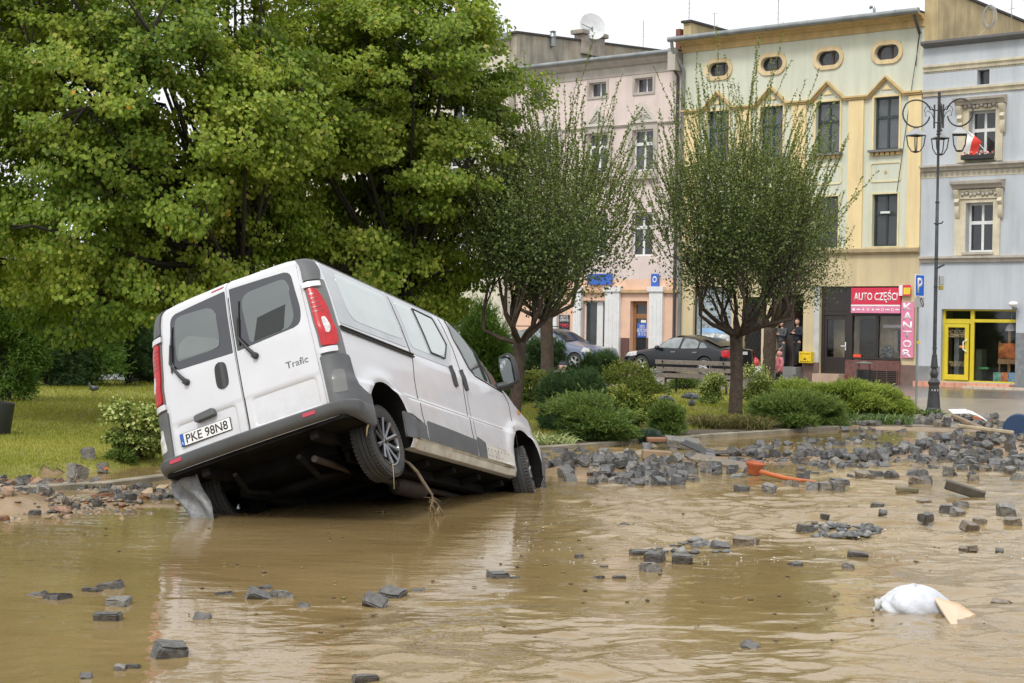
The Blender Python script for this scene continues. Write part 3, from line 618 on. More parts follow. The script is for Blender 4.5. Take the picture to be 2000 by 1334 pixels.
b_ = side(uL + .35, 1432, 66); party(Y, .35, .35, fz(1323, 47), b_, oldy)
ab = side(uR + .3, 2000, 44)
party(Y, WY + .5, .5, fz(1812, -22), (14, fz(1812, -22) + (side(uR + .5, 2000, 44)[1] - fz(1812, -22)) * 14 / side(uR + .5, 2000, 44)[0]), oldy)
def pipe(H, pts, r, m, name='downpipe'): return MB().tube(pts, r, 8).build(name, m, H.root, smooth=40)
u = Y.U(1329, 400)
pipe(Y, [(-.12, -.62, zg - .05), (-.12, -.55, zg - .35), (.1, -.1, zg - 1.1), (.1, -.1, .1)], .07, zinc)
pipe(Y, [(Y.U(1797, 60), -.5, zg - .05), (WY - .1, -.45, zg - .3), (WY - .12, -.1, zg - .7)], .06, mat('dark_pipe', (.06, .06, .06), .5))
def antenna(H, u, y, z0, h, bars=6, wd=.25, lean=0, label=''):
    e = empty('roof_antenna', mat=H.root.matrix_world.copy(), label=label, cat='antenna', group='roof antennas')
    mb = MB().tube([(u, y, z0), (u + lean, y, z0 + h)], .014, 5)
    mb.build('mast', zinc, e); mb = MB()
    for k in range(bars): z = z0 + h * (.4 + .58 * k / max(1, bars - 1)); mb.tube([(u - wd / 2 + lean * .7, y, z), (u + wd / 2 + lean * .7, y, z + .02)], .008, 4)
    if bars: mb.build('aerial_rods', zinc, e)
    return e
antenna(Y, Y.U(1337, 40), .3, zg, 2.4, 9, .08, label='thin roof antenna with small knobs on the left end wall of the yellow house')
antenna(Y, Y.U(1361, 40), 1.2, zg, 1.2, 2, .3, label='short roof antenna with a crossbar, left end of the yellow house roof')
antenna(Y, Y.U(1492, 40), 1.0, zg, 1.55, 5, .06, label='slim roof antenna rising from the middle of the yellow house roof')
antenna(Y, Y.U(1502, 40), 1.0, zg, .5, 1, .25, label='stubby roof rod beside the slim antenna on the yellow house roof')
vp = empty('roof_vent_pipe', mat=Y.root.matrix_world.copy(), label='grey vent pipe with a bent top on the yellow house roof', cat='vent pipe')
u = Y.U(1686, 30); MB().tube([(u, .8, zg - .1), (u, .8, zg + .52), (u - .03, .8, zg + .6), (u - .14, .8, zg + .62), (u - .17, .8, zg + .55)], .055, 8).build('pipe', zinc, vp, smooth=40)
# cables on the wall
mb = MB()
for (a, b) in (((1803, 62), (1753, 375)), ((1801, 66), (1790, 130))):
    mb.tube([(Y.U(*a), -.2, Y.Z(*a)), (Y.U((a[0] * 2 + b[0]) / 3 - 3, (a[1] * 2 + b[1]) / 3), -.08, Y.Z((a[0] * 2 + b[0]) / 3, (a[1] * 2 + b[1]) / 3)), (Y.U(*b), -.05, Y.Z(*b))], .012, 4)
mb.build('wall_cable', mat('black_iron', (.02, .02, .02), .5), Y.root)

# ---- blue grey house
G = House('grey_house', 'blue grey house front with cream window surrounds, above the yellow framed art shop', uR)
WG = fu(2150, 400) - uR
gp = mat('blue_grey_plaster', (.49, .525, .56), .85, var=.1, scale=.8, streak=.18, bump=.1, bscale=30, dirt=(.36, .38, .4), dirtamt=.35, dscale=.8)
cream = mat('cream_stucco', (.60, .54, .40), .8, var=.12, scale=3, streak=.25, bump=.15, bscale=25)
gstain = mat('damp_grey_plaster', (.22, .23, .235), .8, var=.3, scale=2, streak=.3)
u1 = (G.U(1894, 265), G.U(1946, 265), G.Z(1920, 309), G.Z(1920, 216)); u2 = (G.U(1888, 445), G.U(1941, 445), G.Z(1914, 492), G.Z(1914, 396))
u3 = (G.U(1909, 150), G.U(1933, 150), G.Z(1920, 165), G.Z(1920, 136)); us_ = (G.U(1838, 675), G.U(1984, 675), G.Z(1910, 747), G.Z(1910, 604))
ztG = G.Z(1900, 80); mb = MB()
du = u1[1] + 2.2
xw = [(w_[0] + 3.2 * k, w_[1] + 3.2 * k, w_[2], w_[3]) for k in (1, 2) for w_ in (u1, u2) if w_[1] + 3.2 * k < WG - .4]
holes_wall(mb, 0, WG, 0, ztG, [u1, u2, u3, us_] + xw, n=.02, deep=.3)
mb.add([(WG, 0, 0), (WG, 12, 0), (WG, 12, ztG), (WG, 0, ztG)], [(0, 1, 2, 3)]); mb.add([(.05, 1.6, 0), (WG, 1.6, 0), (WG, 1.6, ztG), (.05, 1.6, ztG)], [(0, 1, 2, 3)], 1)
mb.add([(0, 12, 0), (WG, 12, 0), (WG, 12, ztG), (0, 12, ztG)], [(0, 1, 2, 3)])
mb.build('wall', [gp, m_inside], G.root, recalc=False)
MB().box(0.02, WG, -.25, 12, ztG, ztG + .1).build('roof', tarm, G.root)
cornice(G, .02, WG, [(.02, ztG - .1), (.1, ztG - .08), (.28, ztG - .02), (.32, ztG + .02), (.32, ztG + .1), (.0, ztG + .14)], mat('dark_metal_flashing', (.13, .13, .13), .5), 'eaves')
def band(pxc, y0, y1, n, m, orn=None, name='cornice'):
    z0, z1 = G.Z(pxc, y1), G.Z(pxc, y0); t = z1 - z0
    cornice(G, .03, WG, [(.02, z0), (n * .5, z0), (n * .6, z0 + t * .4), (n, z0 + t * .6), (n, z1 - t * .1), (.02, z1)], m, name)
    if orn:
        mb = MB(); step = orn[2]; u = .05
        while u < WG - .1:
            mb.lathe([(.0, -.03), (step * .3, -.02), (step * .42, .0)], 8, Matrix.Translation((u + step / 2, -.02, (orn[0] + orn[1]) / 2)) @ Matrix.Scale(orn[3], 4, (0, 0, 1)), axis='Y'); u += step
        mb.build('ornament_band', m, G.root, smooth=True)
band(1900, 119, 133, .14, cream, (G.Z(1900, 138), G.Z(1900, 131), .11, 1)); band(1900, 168, 182, .16, cream)
band(1900, 319, 331, .28, mat('grey_cream_ledge', (.46, .42, .35), .8, streak=.3), (G.Z(1900, 343), G.Z(1900, 333), .2, 1.2)); band(1900, 499, 512, .2, MT['grey_cream_ledge'])
G.box('frieze_band', cream, .03, WG, .021, .035, G.Z(1900, 344), G.Z(1900, 333))
for (w4, hood, scroll) in ((u1, (1870, 1968, 191, 206, 187), 1), (u2, (1864, 1964, 354, 370, 350), 1)):
    a, b, c, d = w4; cx = (a + b) / 2; t = .42
    mb = MB(); ring(mb, [(a - t, c - .12), (b + t * .6, c - .12), (b + t * .6, d + .12), (a - t, d + .12)], [(a, c), (b, c), (b, d), (a, d)], .021, .1); mb.build('window_surround', cream, G.root, bevel=.01)
    hy = (hood[2] + hood[3]) / 2; ha, hb = G.U(hood[0], hy), G.U(hood[1], hy); h0, h1 = G.Z(1918, hood[3]), G.Z(1918, hood[2])
    mb = MB(); mb.prism([(0, h0), (.18, h0 + .04), (.22, h0 + .12), (.36, h0 + .18), (.38, h1), (0, h1 + .05)], ha, hb, lambda x, y, q: (q, -x - .02, y)); mb.build('window_hood', MT['grey_cream_ledge'], G.root)
    G.box('hood_frieze', cream, a - .25, b + .2, .021, .14, d + .13, h0 - .002)
    mb = MB()
    for k in range(9):
        mb.lathe([(0, -.06), (.05, -.05), (.085, 0)], 8, Matrix.Translation((a - .1 + (b - a + .2) * k / 8, -.14, (d + .13 + h0) / 2 + .03 * math.sin(k * 2))), axis='Y')
    mb.build('frieze_relief', MT['grey_cream_ledge'], G.root, smooth=True)
    for s_ in (a - .36, b + .2):
        mb = MB(); mb.prism([(.021, h0 - .001), (.26, h0 - .001), (.24, h0 - .12), (.12, h0 - .3), (.2, h0 - .42), (.1, h0 - .55), (.14, h0 - .72), (.05, h0 - .95), (.021, h0 - .98)], s_, s_ + .16, lambda x, y, q: (q, -x - .08, y)); mb.build('console', cream, G.root, smooth=35)
    window(G, a, b, c, d, white_p, gl_dark, n=-.2, trans=(.6,), tw=.09, t=.07)
    G.box('sill', MT['grey_cream_ledge'], a - .1, b + .05, -.1, .16, c - .09, c - .01)
for w_ in xw:
    window(G, *w_, white_p, gl_dark, n=-.2, trans=(.6,), tw=.09, t=.07); mb = MB(); rectring(mb, w_[0], w_[1], w_[2], w_[3], .25, .021, .08); mb.build('window_surround', cream, G.root)
window(G, *u3, mat('old_grey_frame', (.12, .11, .1), .7), gl_dark, n=-.2, t=.03, mull=(), trans=())
# art shop
yf = mat('yellow_shop_frame', (.62, .50, .03), .35, var=.08); a, b, c, d = us_; um1 = G.U(1895, 675); zt_ = G.Z(1910, 628)
mb = MB(); n = -.12
ring(mb, [(a, c), (b, c), (b, d), (a, d)], [(a + .08, c + .05), (b - .03, c + .05), (b - .03, d - .06), (a + .08, d - .06)], n - .08, n)
mb.box(um1 - .07, um1 + .07, .125, .2, c + .05, d - .06); mb.box(a + .08, um1 - .07, .127, .2, zt_ - .08, zt_ + .08); mb.box(um1 + .07, b - .03, .127, .2, zt_ - .03, zt_ + .08)
mb.build('shop_frame', yf, G.root, bevel=.008)
MB().box(a + .05, b - .02, .18, .19, c + .03, d - .03).build('shop_window_pane', MT['clear_shop_glass'], G.root)
mb = MB(); e0, e1 = a + .1, um1 - .09; z0, z1 = c + .06, zt_ - .09
ring(mb, [(e0, z0), (e1, z0), (e1, z1), (e0, z1)], [(e0 + .12, z0 + .18), (e1 - .14, z0 + .18), (e1 - .14, z1 - .12), (e0 + .12, z1 - .12)], -.11, -.05); ad = mb.build('shop_door', yf, G.root, bevel=.008)
MB().tube([(e1 - .07, .05, z0 + .95), (e1 - .07, -.02, z0 + 1.0), (e1 - .16, -.02, z0 + 1.05), (e1 - .16, -.02, z0 + 1.3), (e1 - .07, -.02, z0 + 1.35), (e1 - .07, .05, z0 + 1.38)], .022, 8).build('handle', wht, ad, smooth=40)
gold = mat('gold_letters', (.45, .36, .18), .5)
text('ARTYSTYCZNE\nROZMAITOŚCI', 'door_lettering', gold, ad, w=.75, h=.26, loc=((e0 + e1) / 2, .16, z1 - .33), bold=.01)
MB().box(e0 + .5, e0 + .85, .155, .165, z0 + 1.1, z0 + 1.18).build('orange_notice', mat('orange_notice', (.7, .25, .05), .5), ad)
text('PN PT 10 17\nSOB 10 13', 'opening_hours', gold, ad, w=.6, h=.17, loc=((e0 + e1) / 2, .16, z0 + .55), bold=.0)
G.box('shop_interior_left', mat('pale_interior', (.35, .37, .36), .8), a + .25, a + .42, -.9, -.5, .2, zt_ - .2)
G.box('shop_shelf', mat('green_grey_interior', (.14, .17, .11), .8), a + .9, um1 + .05, -1.2, -.8, .2, 1.3)
salm = mat('salmon_tile', (.62, .30, .20), .35, var=.15, scale=8)
mb = MB(); q0 = .03; q1 = b; N = 9
for k in range(N): mb.box(q0 + (q1 - q0) * k / N + .006, q0 + (q1 - q0) * (k + 1) / N - .006, -.45, -.03, -.05, c - .02)
mb.build('tiled_step', salm, G.root, bevel=.006)
mb = MB(); q0 = G.U(1903, 760); 
for k in range(12): mb.box(q0 + k * .36 + .005, q0 + (k + 1) * .36 - .005, -.9, -.455, -.05, (c - .02) * .45)
mb.build('lower_step', mat('cream_tile', (.55, .46, .36), .4, var=.15, scale=8), G.root, bevel=.006)
G.box('damp_base', gstain, .02, a - .02, .021, .026, 0, G.Z(1810, 715)); G.box('dark_pier', mat('grey_granite_pier', (.2, .21, .22), .5, var=.2, scale=6), b + .01, WG, .021, .05, -.02, G.Z(1990, 650))
# shop display: easel, paintings, lamp
def thing_on(H, name, label, cat, group=None): return empty(name, mat=H.root.matrix_world.copy(), label=label, cat=cat, group=group)
ez = thing_on(G, 'easel', 'wooden easel with a framed orange painting in the art shop window', 'easel'); uo = G.U(1949, 700) + .15; wood = mat('pale_wood', (.42, .26, .12), .6, var=.2, scale=12)
zb = c + .06; zq = .5
mb = MB().box(uo - .34, uo - .3, zq, zq + .04, zb, zb + 1.35).box(uo + .3, uo + .34, zq, zq + .04, zb, zb + 1.35).box(uo - .05, uo + .05, zq + .05, zq + .08, zb, zb + 1.75).box(uo - .36, uo + .36, zq - .04, zq - .002, zb + .58, zb + .75)
mb.build('easel_frame', wood, ez, bevel=.004)
pn = MB().box(uo - .35, uo + .37, zq - .02, zq - .001, zb + .77, zb + 1.28).build('painting', mat('swirl_painting', (.55, .16, .05), .5, var=.6, scale=4, dirt=(.75, .5, .1), dirtamt=.8, dscale=3), ez)
for i, (colr, d2, px, lb) in enumerate((((.2, .6, .45), (.05, .12, .12), 1932, 'small green painting standing in the art shop window'), ((.8, .2, .06), (.9, .7, .3), 1946.5, 'small red orange painting standing in the art shop window'), ((.3, .55, .8), (.05, .1, .4), 1960.5, 'small blue painting standing in the art shop window'))):
    u = G.U(px, 738); MB().box(u - .16 + .17, u + .12 + .17, .3, .33, c + .05, c + .36).build('small_painting', mat('painting_%d' % i, colr, .4, var=.3, scale=9, dirt=d2, dirtamt=.9, dscale=6), label=lb, cat='painting', group='paintings in the art shop window').matrix_world = G.root.matrix_world.copy()
lp = thing_on(G, 'pendant_lamp', 'white dome pendant lamp hanging in the art shop window', 'lamp'); ul = G.U(1951, 640) + .2; zl = G.Z(1951, 646)
MB().lathe([(.0, .26), (.05, .25), (.16, .18), (.2, .05), (.205, 0), (.19, .0), (.14, .16), (0, .22)], 20, Matrix.Translation((ul, .55, zl))).build('lamp_shade', wht, lp, smooth=50)
MB().tube([(ul, .55, zl + .25), (ul, .55, d)], .008, 5).build('cord', wht, lp)
MB().box(G.U(1902, 728), G.U(1922, 728), .3, .5, c + .45, c + .52).build('green_tray', mat('green_tray', (.1, .35, .12), .5), label='flat green tray on a shelf in the art shop window', cat='tray').matrix_world = G.root.matrix_world.copy()
cl_ = thing_on(G, 'clothes_rail', 'clothes rail with dark garments deep in the art shop', 'clothes rail')
MB().tube([(ul + .1, .9, 1.75), (b - .05, .9, 1.75)], .015, 6).build('rail', zinc, cl_)
for k, cc in enumerate(((.1, .12, .02), (.02, .02, .05), (.25, .22, .03), (.05, .05, .05))):
    u = ul + .2 + k * .17; MB().prism([(u, 1.7), (u + .05, 1.5), (u + .09, .7), (u - .09, .7), (u - .05, 1.5)], .75, 1.0, lambda x, y, t: (x, t, y)).build('garment', mat('garment_%d' % k, cc, .9), cl_)
# wall siren lamp
wl = thing_on(G, 'wall_lamp', 'white oval wall lamp beside the art shop', 'lamp'); u = G.U(1984, 594); z = G.Z(1984, 594)
MB().lathe([(0, -.13), (.1, -.11), (.16, -.04), (.16, .04), (.1, .1), (0, .12)], 16, Matrix.Translation((u + .05, -.3, z)) @ Matrix.Scale(.75, 4, (0, 0, 1))).build('lamp_body', wht, wl, smooth=True); MB().box(u - .03, u + .06, -.25, -.02, z - .18, z - .1).build('bracket', zinc, wl)
# flag and flower box at the upper window
fb = thing_on(G, 'flower_box', 'red and white flower box on the upper window sill of the grey house', 'flower box'); a, b, c, d = u1
MB().box(a - .12, b + .02, -.42, -.17, c - .06, c + .1).build('box', mat('black_plastic', (.025, .025, .025), .5), fb, bevel=.01)
mb = MB()
for k in range(60): x, y, z = random.uniform(a - .1, b), random.uniform(-.43, -.2), c + .1 + random.uniform(-.02, .1); mb.lathe([(0, -.035), (.035, 0), (0, .035)], 5, Matrix.Translation((x, y, z)), m=k % 3)
mb.build('flowers', [mat('flower_red', (.55, .06, .05), .6), mat('flower_pink', (.65, .4, .36), .6), mat('flower_white', (.7, .66, .6), .6)], fb)
fl = thing_on(G, 'flag', 'white and red flag drooping from a short pole in the upper grey house window', 'flag'); mb = MB()
zt4 = c + .95; mb.tube([(b - .25, -.25, c + .2), (a + .1, -.5, zt4)], .014, 6); mb.build('flag_pole', white_p, fl)
V = []; N = 14
for i in range(N + 1):
    t = i / N
    for j in range(9):
        s_ = j / 8; p0 = Vector((a + .1 + s_ * .5, -.5 + s_ * .18, zt4 - s_ * .42)); V.append(p0 + Vector((-.06 * t * (1 - s_) - s_ * .34 * t, .04 * math.sin(t * 6 + s_ * 5), -(.75 - .15 * s_) * t)))
mb = MB()
for i in range(N):
    for j in range(8): k = i * 9 + j; mb.add([V[k], V[k + 1], V[k + 10], V[k + 9]], [(0, 1, 2, 3)], 0 if j < 4 else 1)
mb.build('cloth', [mat('flag_white', (.75, .74, .72), .8), mat('flag_red', (.72, .06, .04), .8)], fl, smooth=True)
# roof things right
antenna(G, G.U(1898, 60) + .3, 2.5, ztG, 3.6, 3, .3, label='tall roof antenna with a coil of cable on the grey house')
antenna(G, G.U(1935, 50) + 1.2, 4, ztG, 3.9, 2, .5, label='roof antenna on the grey house, between the coiled cable and the flue')
antenna(G, G.U(1962, 50) + 1.2, 4, ztG, 3.6, 2, .6, label='roof antenna on the grey house, nearest the steel flue')
ff = thing_on(G, 'roof_flue', 'shiny steel flue with a cap on the grey house roof', 'flue'); u = G.U(1990, 60) + .1
MB().tube([(u, .8, ztG), (u, .8, ztG + .75)], .09, 12).lathe([(.11, .75), (.04, .86), (.15, .9), (0, 1.0)], 12, Matrix.Translation((u, .8, ztG))).build('flue_pipe', mat('steel', (.5, .52, .54), .3, metal=.8), ff, smooth=40)
cc = thing_on(G, 'cable_coil', 'loose coil of pale cable hanging on the party wall above the grey house', 'cable coil'); u = G.U(1885, 40); z = G.Z(1885, 42); mb = MB()
for k in range(6):
    r = .3 + .05 * (k % 3); mb.tube([(u + .3 + .02 * k + r * .6 * math.cos(t * .4), 1.2 - .02 * k, z + .3 + r * math.sin(t * .4)) for t in range(17)], .012, 4)
mb.tube([(u + .3, 1.2, z), (u, .6, z - .6), (u - .3, 0, z - .9)], .009, 4); mb.build('cable', mat('pale_cable', (.42, .4, .36), .6), cc)

# ---- pink house
uP = fu(1006, 300)
P = House('pink_house', 'pink house front with small square attic windows and triangular gables, behind the left pruned tree', uP); WP = uL - uP - .02
pk = mat('pink_plaster', (.68, .575, .53), .85, dirt=(.48, .41, .37), dirtamt=.3, dscale=.7, var=.06, scale=.8, streak=.15, bump=.1, bscale=30); pgr = mat('grey_pink_trim', (.46, .42, .37), .85, var=.1, scale=2, streak=.2)
sal = mat('salmon_plaster', (.76, .50, .36), .8, var=.06)
ztP = P.Z(1180, 152); zgP = P.Z(1175, 115, .4); pc = [P.U(1258, 165), P.U(1168, 172), P.U(1053, 182)]; aw = (P.U(1275, 165) - P.U(1240, 165)) / 2
az = (P.Z(1257, 180), P.Z(1257, 152)); uw = (P.U(1277, 290) - P.U(1236, 290)) / 2; wc = [P.U(1256.5, 290), P.U(1168, 290), P.U(1072, 290)]; uz = (P.Z(1256, 334), P.Z(1256, 253)); zcP = P.Z(1250, 243)
lz2 = (P.Z(1256, 500), P.Z(1256, 415)); dp = (P.U(1230, 650), P.U(1263, 650), P.Z(1246, 716), P.Z(1246, 588)); sp = (P.U(1138, 640), P.U(1181, 640), P.Z(1160, 700), P.Z(1160, 587)); sp2 = (P.U(1050, 640), P.U(1078, 640), P.Z(1064, 700), P.Z(1064, 590))
mb = MB(); zsp = P.Z(1250, 545)
holes_wall(mb, 0, WP, 0, ztP, [(c - aw, c + aw, *az) for c in pc] + [(c - uw, c + uw, *uz) for c in wc] + [(c - uw, c + uw, *lz2) for c in wc] + [dp, sp, sp2], n=0, m=lambda z: 0 if z > zsp else 1, bands=[zsp])
mb.add([(.05, .9, 0), (WP - .05, .9, 0), (WP - .05, .9, ztP), (.05, .9, ztP)], [(0, 1, 2, 3)], 2)
mb.add([(0, 0, 0), (0, 12, 0), (0, 12, ztP), (0, 0, ztP)], [(0, 1, 2, 3)], 0); mb.add([(0, 12, 0), (WP, 12, 0), (WP, 12, ztP), (0, 12, ztP)], [(0, 1, 2, 3)], 0)
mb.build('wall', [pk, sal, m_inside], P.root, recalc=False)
MB().box(0, WP, -.3, 12, zgP - .02, zgP + .06).build('roof', tarm, P.root)
cornice(P, 0, WP, [(0, ztP), (.03, ztP), (.05, ztP + (zgP - ztP) * .5), (.15, ztP + (zgP - ztP) * .55), (.3, ztP + (zgP - ztP) * .75), (.36, zgP - .05), (0, zgP - .05)], pgr)
gutter(P, .1, WP - .15, zgP, .42, .09); cornice(P, 0, WP, [(0, zcP - .05), (.06, zcP - .05), (.1, zcP + .02), (0, zcP + .04)], pgr, 'storey_cornice')
MB().box(WP - .35, WP + .0, -.5, .1, zgP - .75, zgP + .1).build('eaves_block', pgr, P.root)
for i, c in enumerate(pc):
    mb = MB(); rectring(mb, c - aw, c + aw, az[0], az[1], .1, .001, .04); mb.build('window_surround', pgr, P.root)
    window(P, c - aw, c + aw, *az, white_p, gl_grey, trans=(), t=.03, tw=.05, n=-.2)
for c in wc:
    mb = MB(); rectring(mb, c - uw, c + uw, uz[0], uz[1], .2, .001, .06); mb.build('window_surround', pgr, P.root)
    window(P, c - uw, c + uw, *uz, white_p, gl_grey, trans=(.66,), t=.07, tw=.1, curtain=drape(netc, 0, .6, 0, .6)); P.box('sill', pgr, c - uw - .25, c + uw + .25, 0, .2, uz[0] - .32, uz[0] - .21)
    window(P, c - uw, c + uw, *lz2, white_p, gl_dark, trans=(.66,), t=.07, tw=.1)
    gz1 = P.Z(1253, 198); bw = (P.U(1283, 236) - P.U(1228, 236)) / 2; o_ = [(c - bw, zcP + .05), (c + bw, zcP + .05), (c, gz1)]
    k = .8; cz = zcP + (gz1 - zcP) * .36; inn = [(c + (x - c) * .66, cz + (z - cz) * .62) for x, z in o_]
    mb = MB(); ring(mb, o_, inn, .001, .1); mb.build('gable', mat('pale_stucco', (.56, .53, .46), .8), P.root)
    MB().prism(inn, .001, .03, lambda x, y, t: (x, -t, y)).build('gable_field', mat('grey_field', (.36, .35, .31), .8), P.root)
    mb = MB()
    for s_ in (-1, 1):
        mb.tube([(c + s_ * (.06 + .3 * math.sin(t * .35)), -.045, zcP + .28 + .11 * math.cos(t * .55) + t * .01) for t in range(14)], .028, 5)
    mb.tube([(c, -.045, zcP + .2), (c, -.045, zcP + .62)], .03, 5); mb.build('scroll_relief', MT['pale_stucco'], P.root)
# ground floor
brwn = mat('chocolate_base', (.13, .06, .05), .5)
for (a, b) in ((1185, 1213), (1271, 1297), (1073, 1091), (1123, 1138)):
    mb = MB(); ua, ub = P.U(a, 650), P.U(b, 650); z1 = P.Z((a + b) / 2, 570); mb.box(ua, ub, -.16, -.002, 0, z1)
    for k in range(3): x = ua + (ub - ua) * (k + .75) / 3.5; mb.box(x - .05, x + .05, -.175, -.162, .3, z1 - .3)
    mb.box(ua - .06, ub + .06, -.22, -.001, z1 + .001, z1 + .2); mb.build('white_pilaster', white_p, P.root, bevel=.01)
P.box('plinth', brwn, P.U(1213.5, 690), dp[0] - .01, .002, .05, 0, P.Z(1222, 660)); P.box('plinth', brwn, dp[1] + .01, P.U(1270.5, 690), .002, .05, 0, P.Z(1267, 660))
pd = window(P, *dp, mat('brown_oak', (.28, .13, .05), .5), gl_dark, name='door', trans=(.77,), mull=(), t=.14, tw=.14, n=-.22)
MB().box(P.U(1241, 640) - .05, P.U(1262, 640) - .1, .19, .215, P.Z(1250, 659), P.Z(1250, 631)).build('blue_notice', mat('notice_blue', (.04, .13, .5), .4), pd)
text('OFERTA\nUBEZPIECZENIA\n801 102 102', 'notice_print', wht, pd, w=.5, h=.42, loc=(P.U(1251.5, 640) - .07, .188, P.Z(1250, 645)), bold=.0)
MB().box(P.U(1246, 640), P.U(1256, 640), .19, .2, P.Z(1250, 630), P.Z(1250, 625)).build('white_slip', wht, pd)
window(P, *sp, white_p, gl_dark, name='shop_window', trans=(), mull=(.68,), t=.06, tw=.3); window(P, *sp2, white_p, gl_dark, name='shop_window', trans=(), mull=(), t=.06)
po = P.box('black_poster', mat('poster_black', (.02, .02, .022), .4), P.U(1093, 630), P.U(1113, 630), .01, .04, P.Z(1103, 645), P.Z(1103, 615))
text('AUTO\nSERWIS', 'poster_print', wht, P.root, w=.45, h=.24, loc=(P.U(1103, 630), -.041, P.Z(1103, 622))); text('TANIO', 'poster_red_print', redm, P.root, w=.45, h=.16, loc=(P.U(1103, 636), -.041, P.Z(1103, 636)), bold=.03)
P.box('blue_fascia_sign', mat('notice_blue', (.04, .13, .5), .4), P.U(1152, 545), P.U(1198, 545), .06, .12, P.Z(1175, 556), P.Z(1175, 535))
P.box('blue_fascia_sign', MT['notice_blue'], P.U(1275, 547), P.U(1289, 547), .06, .12, P.Z(1282, 562), P.Z(1282, 535)); text('O', 'sign_print', wht, P.root, w=.2, h=.25, loc=(P.U(1282, 547), -.121, P.Z(1282, 546)), bold=.02)
P.box('ledge', mat('ochre_ledge', (.5, .34, .18), .7), 0, WP, .001, .14, P.Z(1180, 572), P.Z(1180, 566))
pipe(P, [(WP - .25, -.42, zgP - .05), (WP - .25, -.4, zgP - .5), (WP - .02 - .1, -.12, zgP - .95), (WP - .1, -.12, .1)], .06, mat('dark_pipe', (.06, .06, .06), .5))
# party wall on the far side, chimneys, dish
fzt = fz(1010, 65); bk = side(uP, 1311, 103); party(P, .0, .4, fzt, bk, oldw)
ch = thing_on(P, 'brick_chimney', 'narrow red brown chimney between the pink and the yellow roofs', 'chimney'); MB().box(WP - .3, WP - .1, -.05, .2, zgP + .1, P.Z(1316, 58)).build('stack', mat('rust_brown', (.18, .075, .05), .7), ch)
dsx = thing_on(P, 'satellite_dish', 'pale satellite dish above the stained wall of the pink house', 'satellite dish'); dd, dz = side(uP + .1, 1157, 52)
cx = (P.root.matrix_world @ Vector((.1, dd, dz - FBASE))); r = .62
mb = MB(); mb.lathe([(0, .10), (r * .5, .06), (r * .85, .0), (r, -.03), (r * .99, -.05), (r * .5, .03), (0, .07)], 28, Matrix.Translation((.1, dd, dz - FBASE)) @ Matrix.Rotation(R(62), 4, 'Z') @ Matrix.Rotation(R(-15), 4, 'X'), axis='Y'); mb.build('dish', mat('dish_grey', (.62, .63, .63), .4), dsx, smooth=50)
MB().tube([(.1, dd, dz - FBASE - 1.4), (.1, dd, dz - FBASE)], .035, 6).tube([(.1, dd, dz - FBASE - .1), (-.05, dd - .55, dz - FBASE + .05)], .02, 5).build('mast', zinc, dsx)
for (pa, pb, pt, pbt, lb) in ((1137, 1180, 66, 80, 'wide rendered chimney stack behind the satellite dish'),):
    k = thing_on(P, 'chimney_stack', lb, 'chimney'); d_, z_ = side(uP + .1, pa, 82); d2, z2 = side(uP + .1, pb, 82); zt2 = side(uP + .1, pa, 66)[1]
    MB().box(-.35, .15, d_, d2, z_ - FBASE - .5, zt2 - FBASE).box(-.45, .25, d_ - .15, d_ + .35, zt2 - FBASE + .001, zt2 - FBASE + .2).box(-.45, .25, d2 - .4, d2 + .15, zt2 - FBASE + .001, zt2 - FBASE + .2).build('stack', mat('old_render', (.33, .29, .24), .9, var=.3), k, bevel=.03)
k = thing_on(P, 'roof_vent', 'small capped vent on the far stained wall of the pink house', 'vent'); d_, z_ = side(uP + .1, 1080, 70)
MB().lathe([(.12, -.5), (.12, -.1), (.18, -.1), (.1, .1), (.16, .12), (.0, .2)], 12, Matrix.Translation((.1, d_, z_ - FBASE + .05))).build('vent_cap', zinc, k, smooth=40)
antenna(P, .1, side(uP + .1, 1256, 90)[0], side(uP + .1, 1256, 92)[1] - FBASE, 1.2, 7, .08, label='thin knobbed roof antenna at the low end of the stained wall')
# next house, further left, mostly hidden by the linden trees
N_ = House('cream_house', 'cream house further down the row, showing beside the linden crown', uP - 15.6); mb = MB(); zN = fz(985, 88) - FBASE + .2
nh = [(1.5 + 2.6 * k, 2.7 + 2.6 * k, 1 + 3.2 * j, 3 + 3.2 * j) for k in range(5) for j in range(4)]
holes_wall(mb, 0, 15.2, 0, zN, nh); mb.add([(0, .5, 0), (15.2, .5, 0), (15.2, .5, zN), (0, .5, zN)], [(0, 1, 2, 3)], 1)
mb.add([(15.2, 0, 0), (15.2, 11, 0), (15.2, 11, zN), (15.2, 0, zN)], [(0, 1, 2, 3)]); mb.add([(0, 0, 0), (0, 11, 0), (0, 11, zN), (0, 0, zN)], [(0, 1, 2, 3)]); mb.add([(0, 11, 0), (15.2, 11, 0), (15.2, 11, zN), (0, 11, zN)], [(0, 1, 2, 3)])
mb.build('wall', [mat('cream_plaster', (.62, .58, .46), .85, streak=.2), m_inside], N_.root, recalc=False)
MB().box(-.1, 15.3, -.3, 11, zN, zN + .25).build('roof', zinc, N_.root)
for h_ in nh: window(N_, *h_, white_p, gl_dark, t=.06)

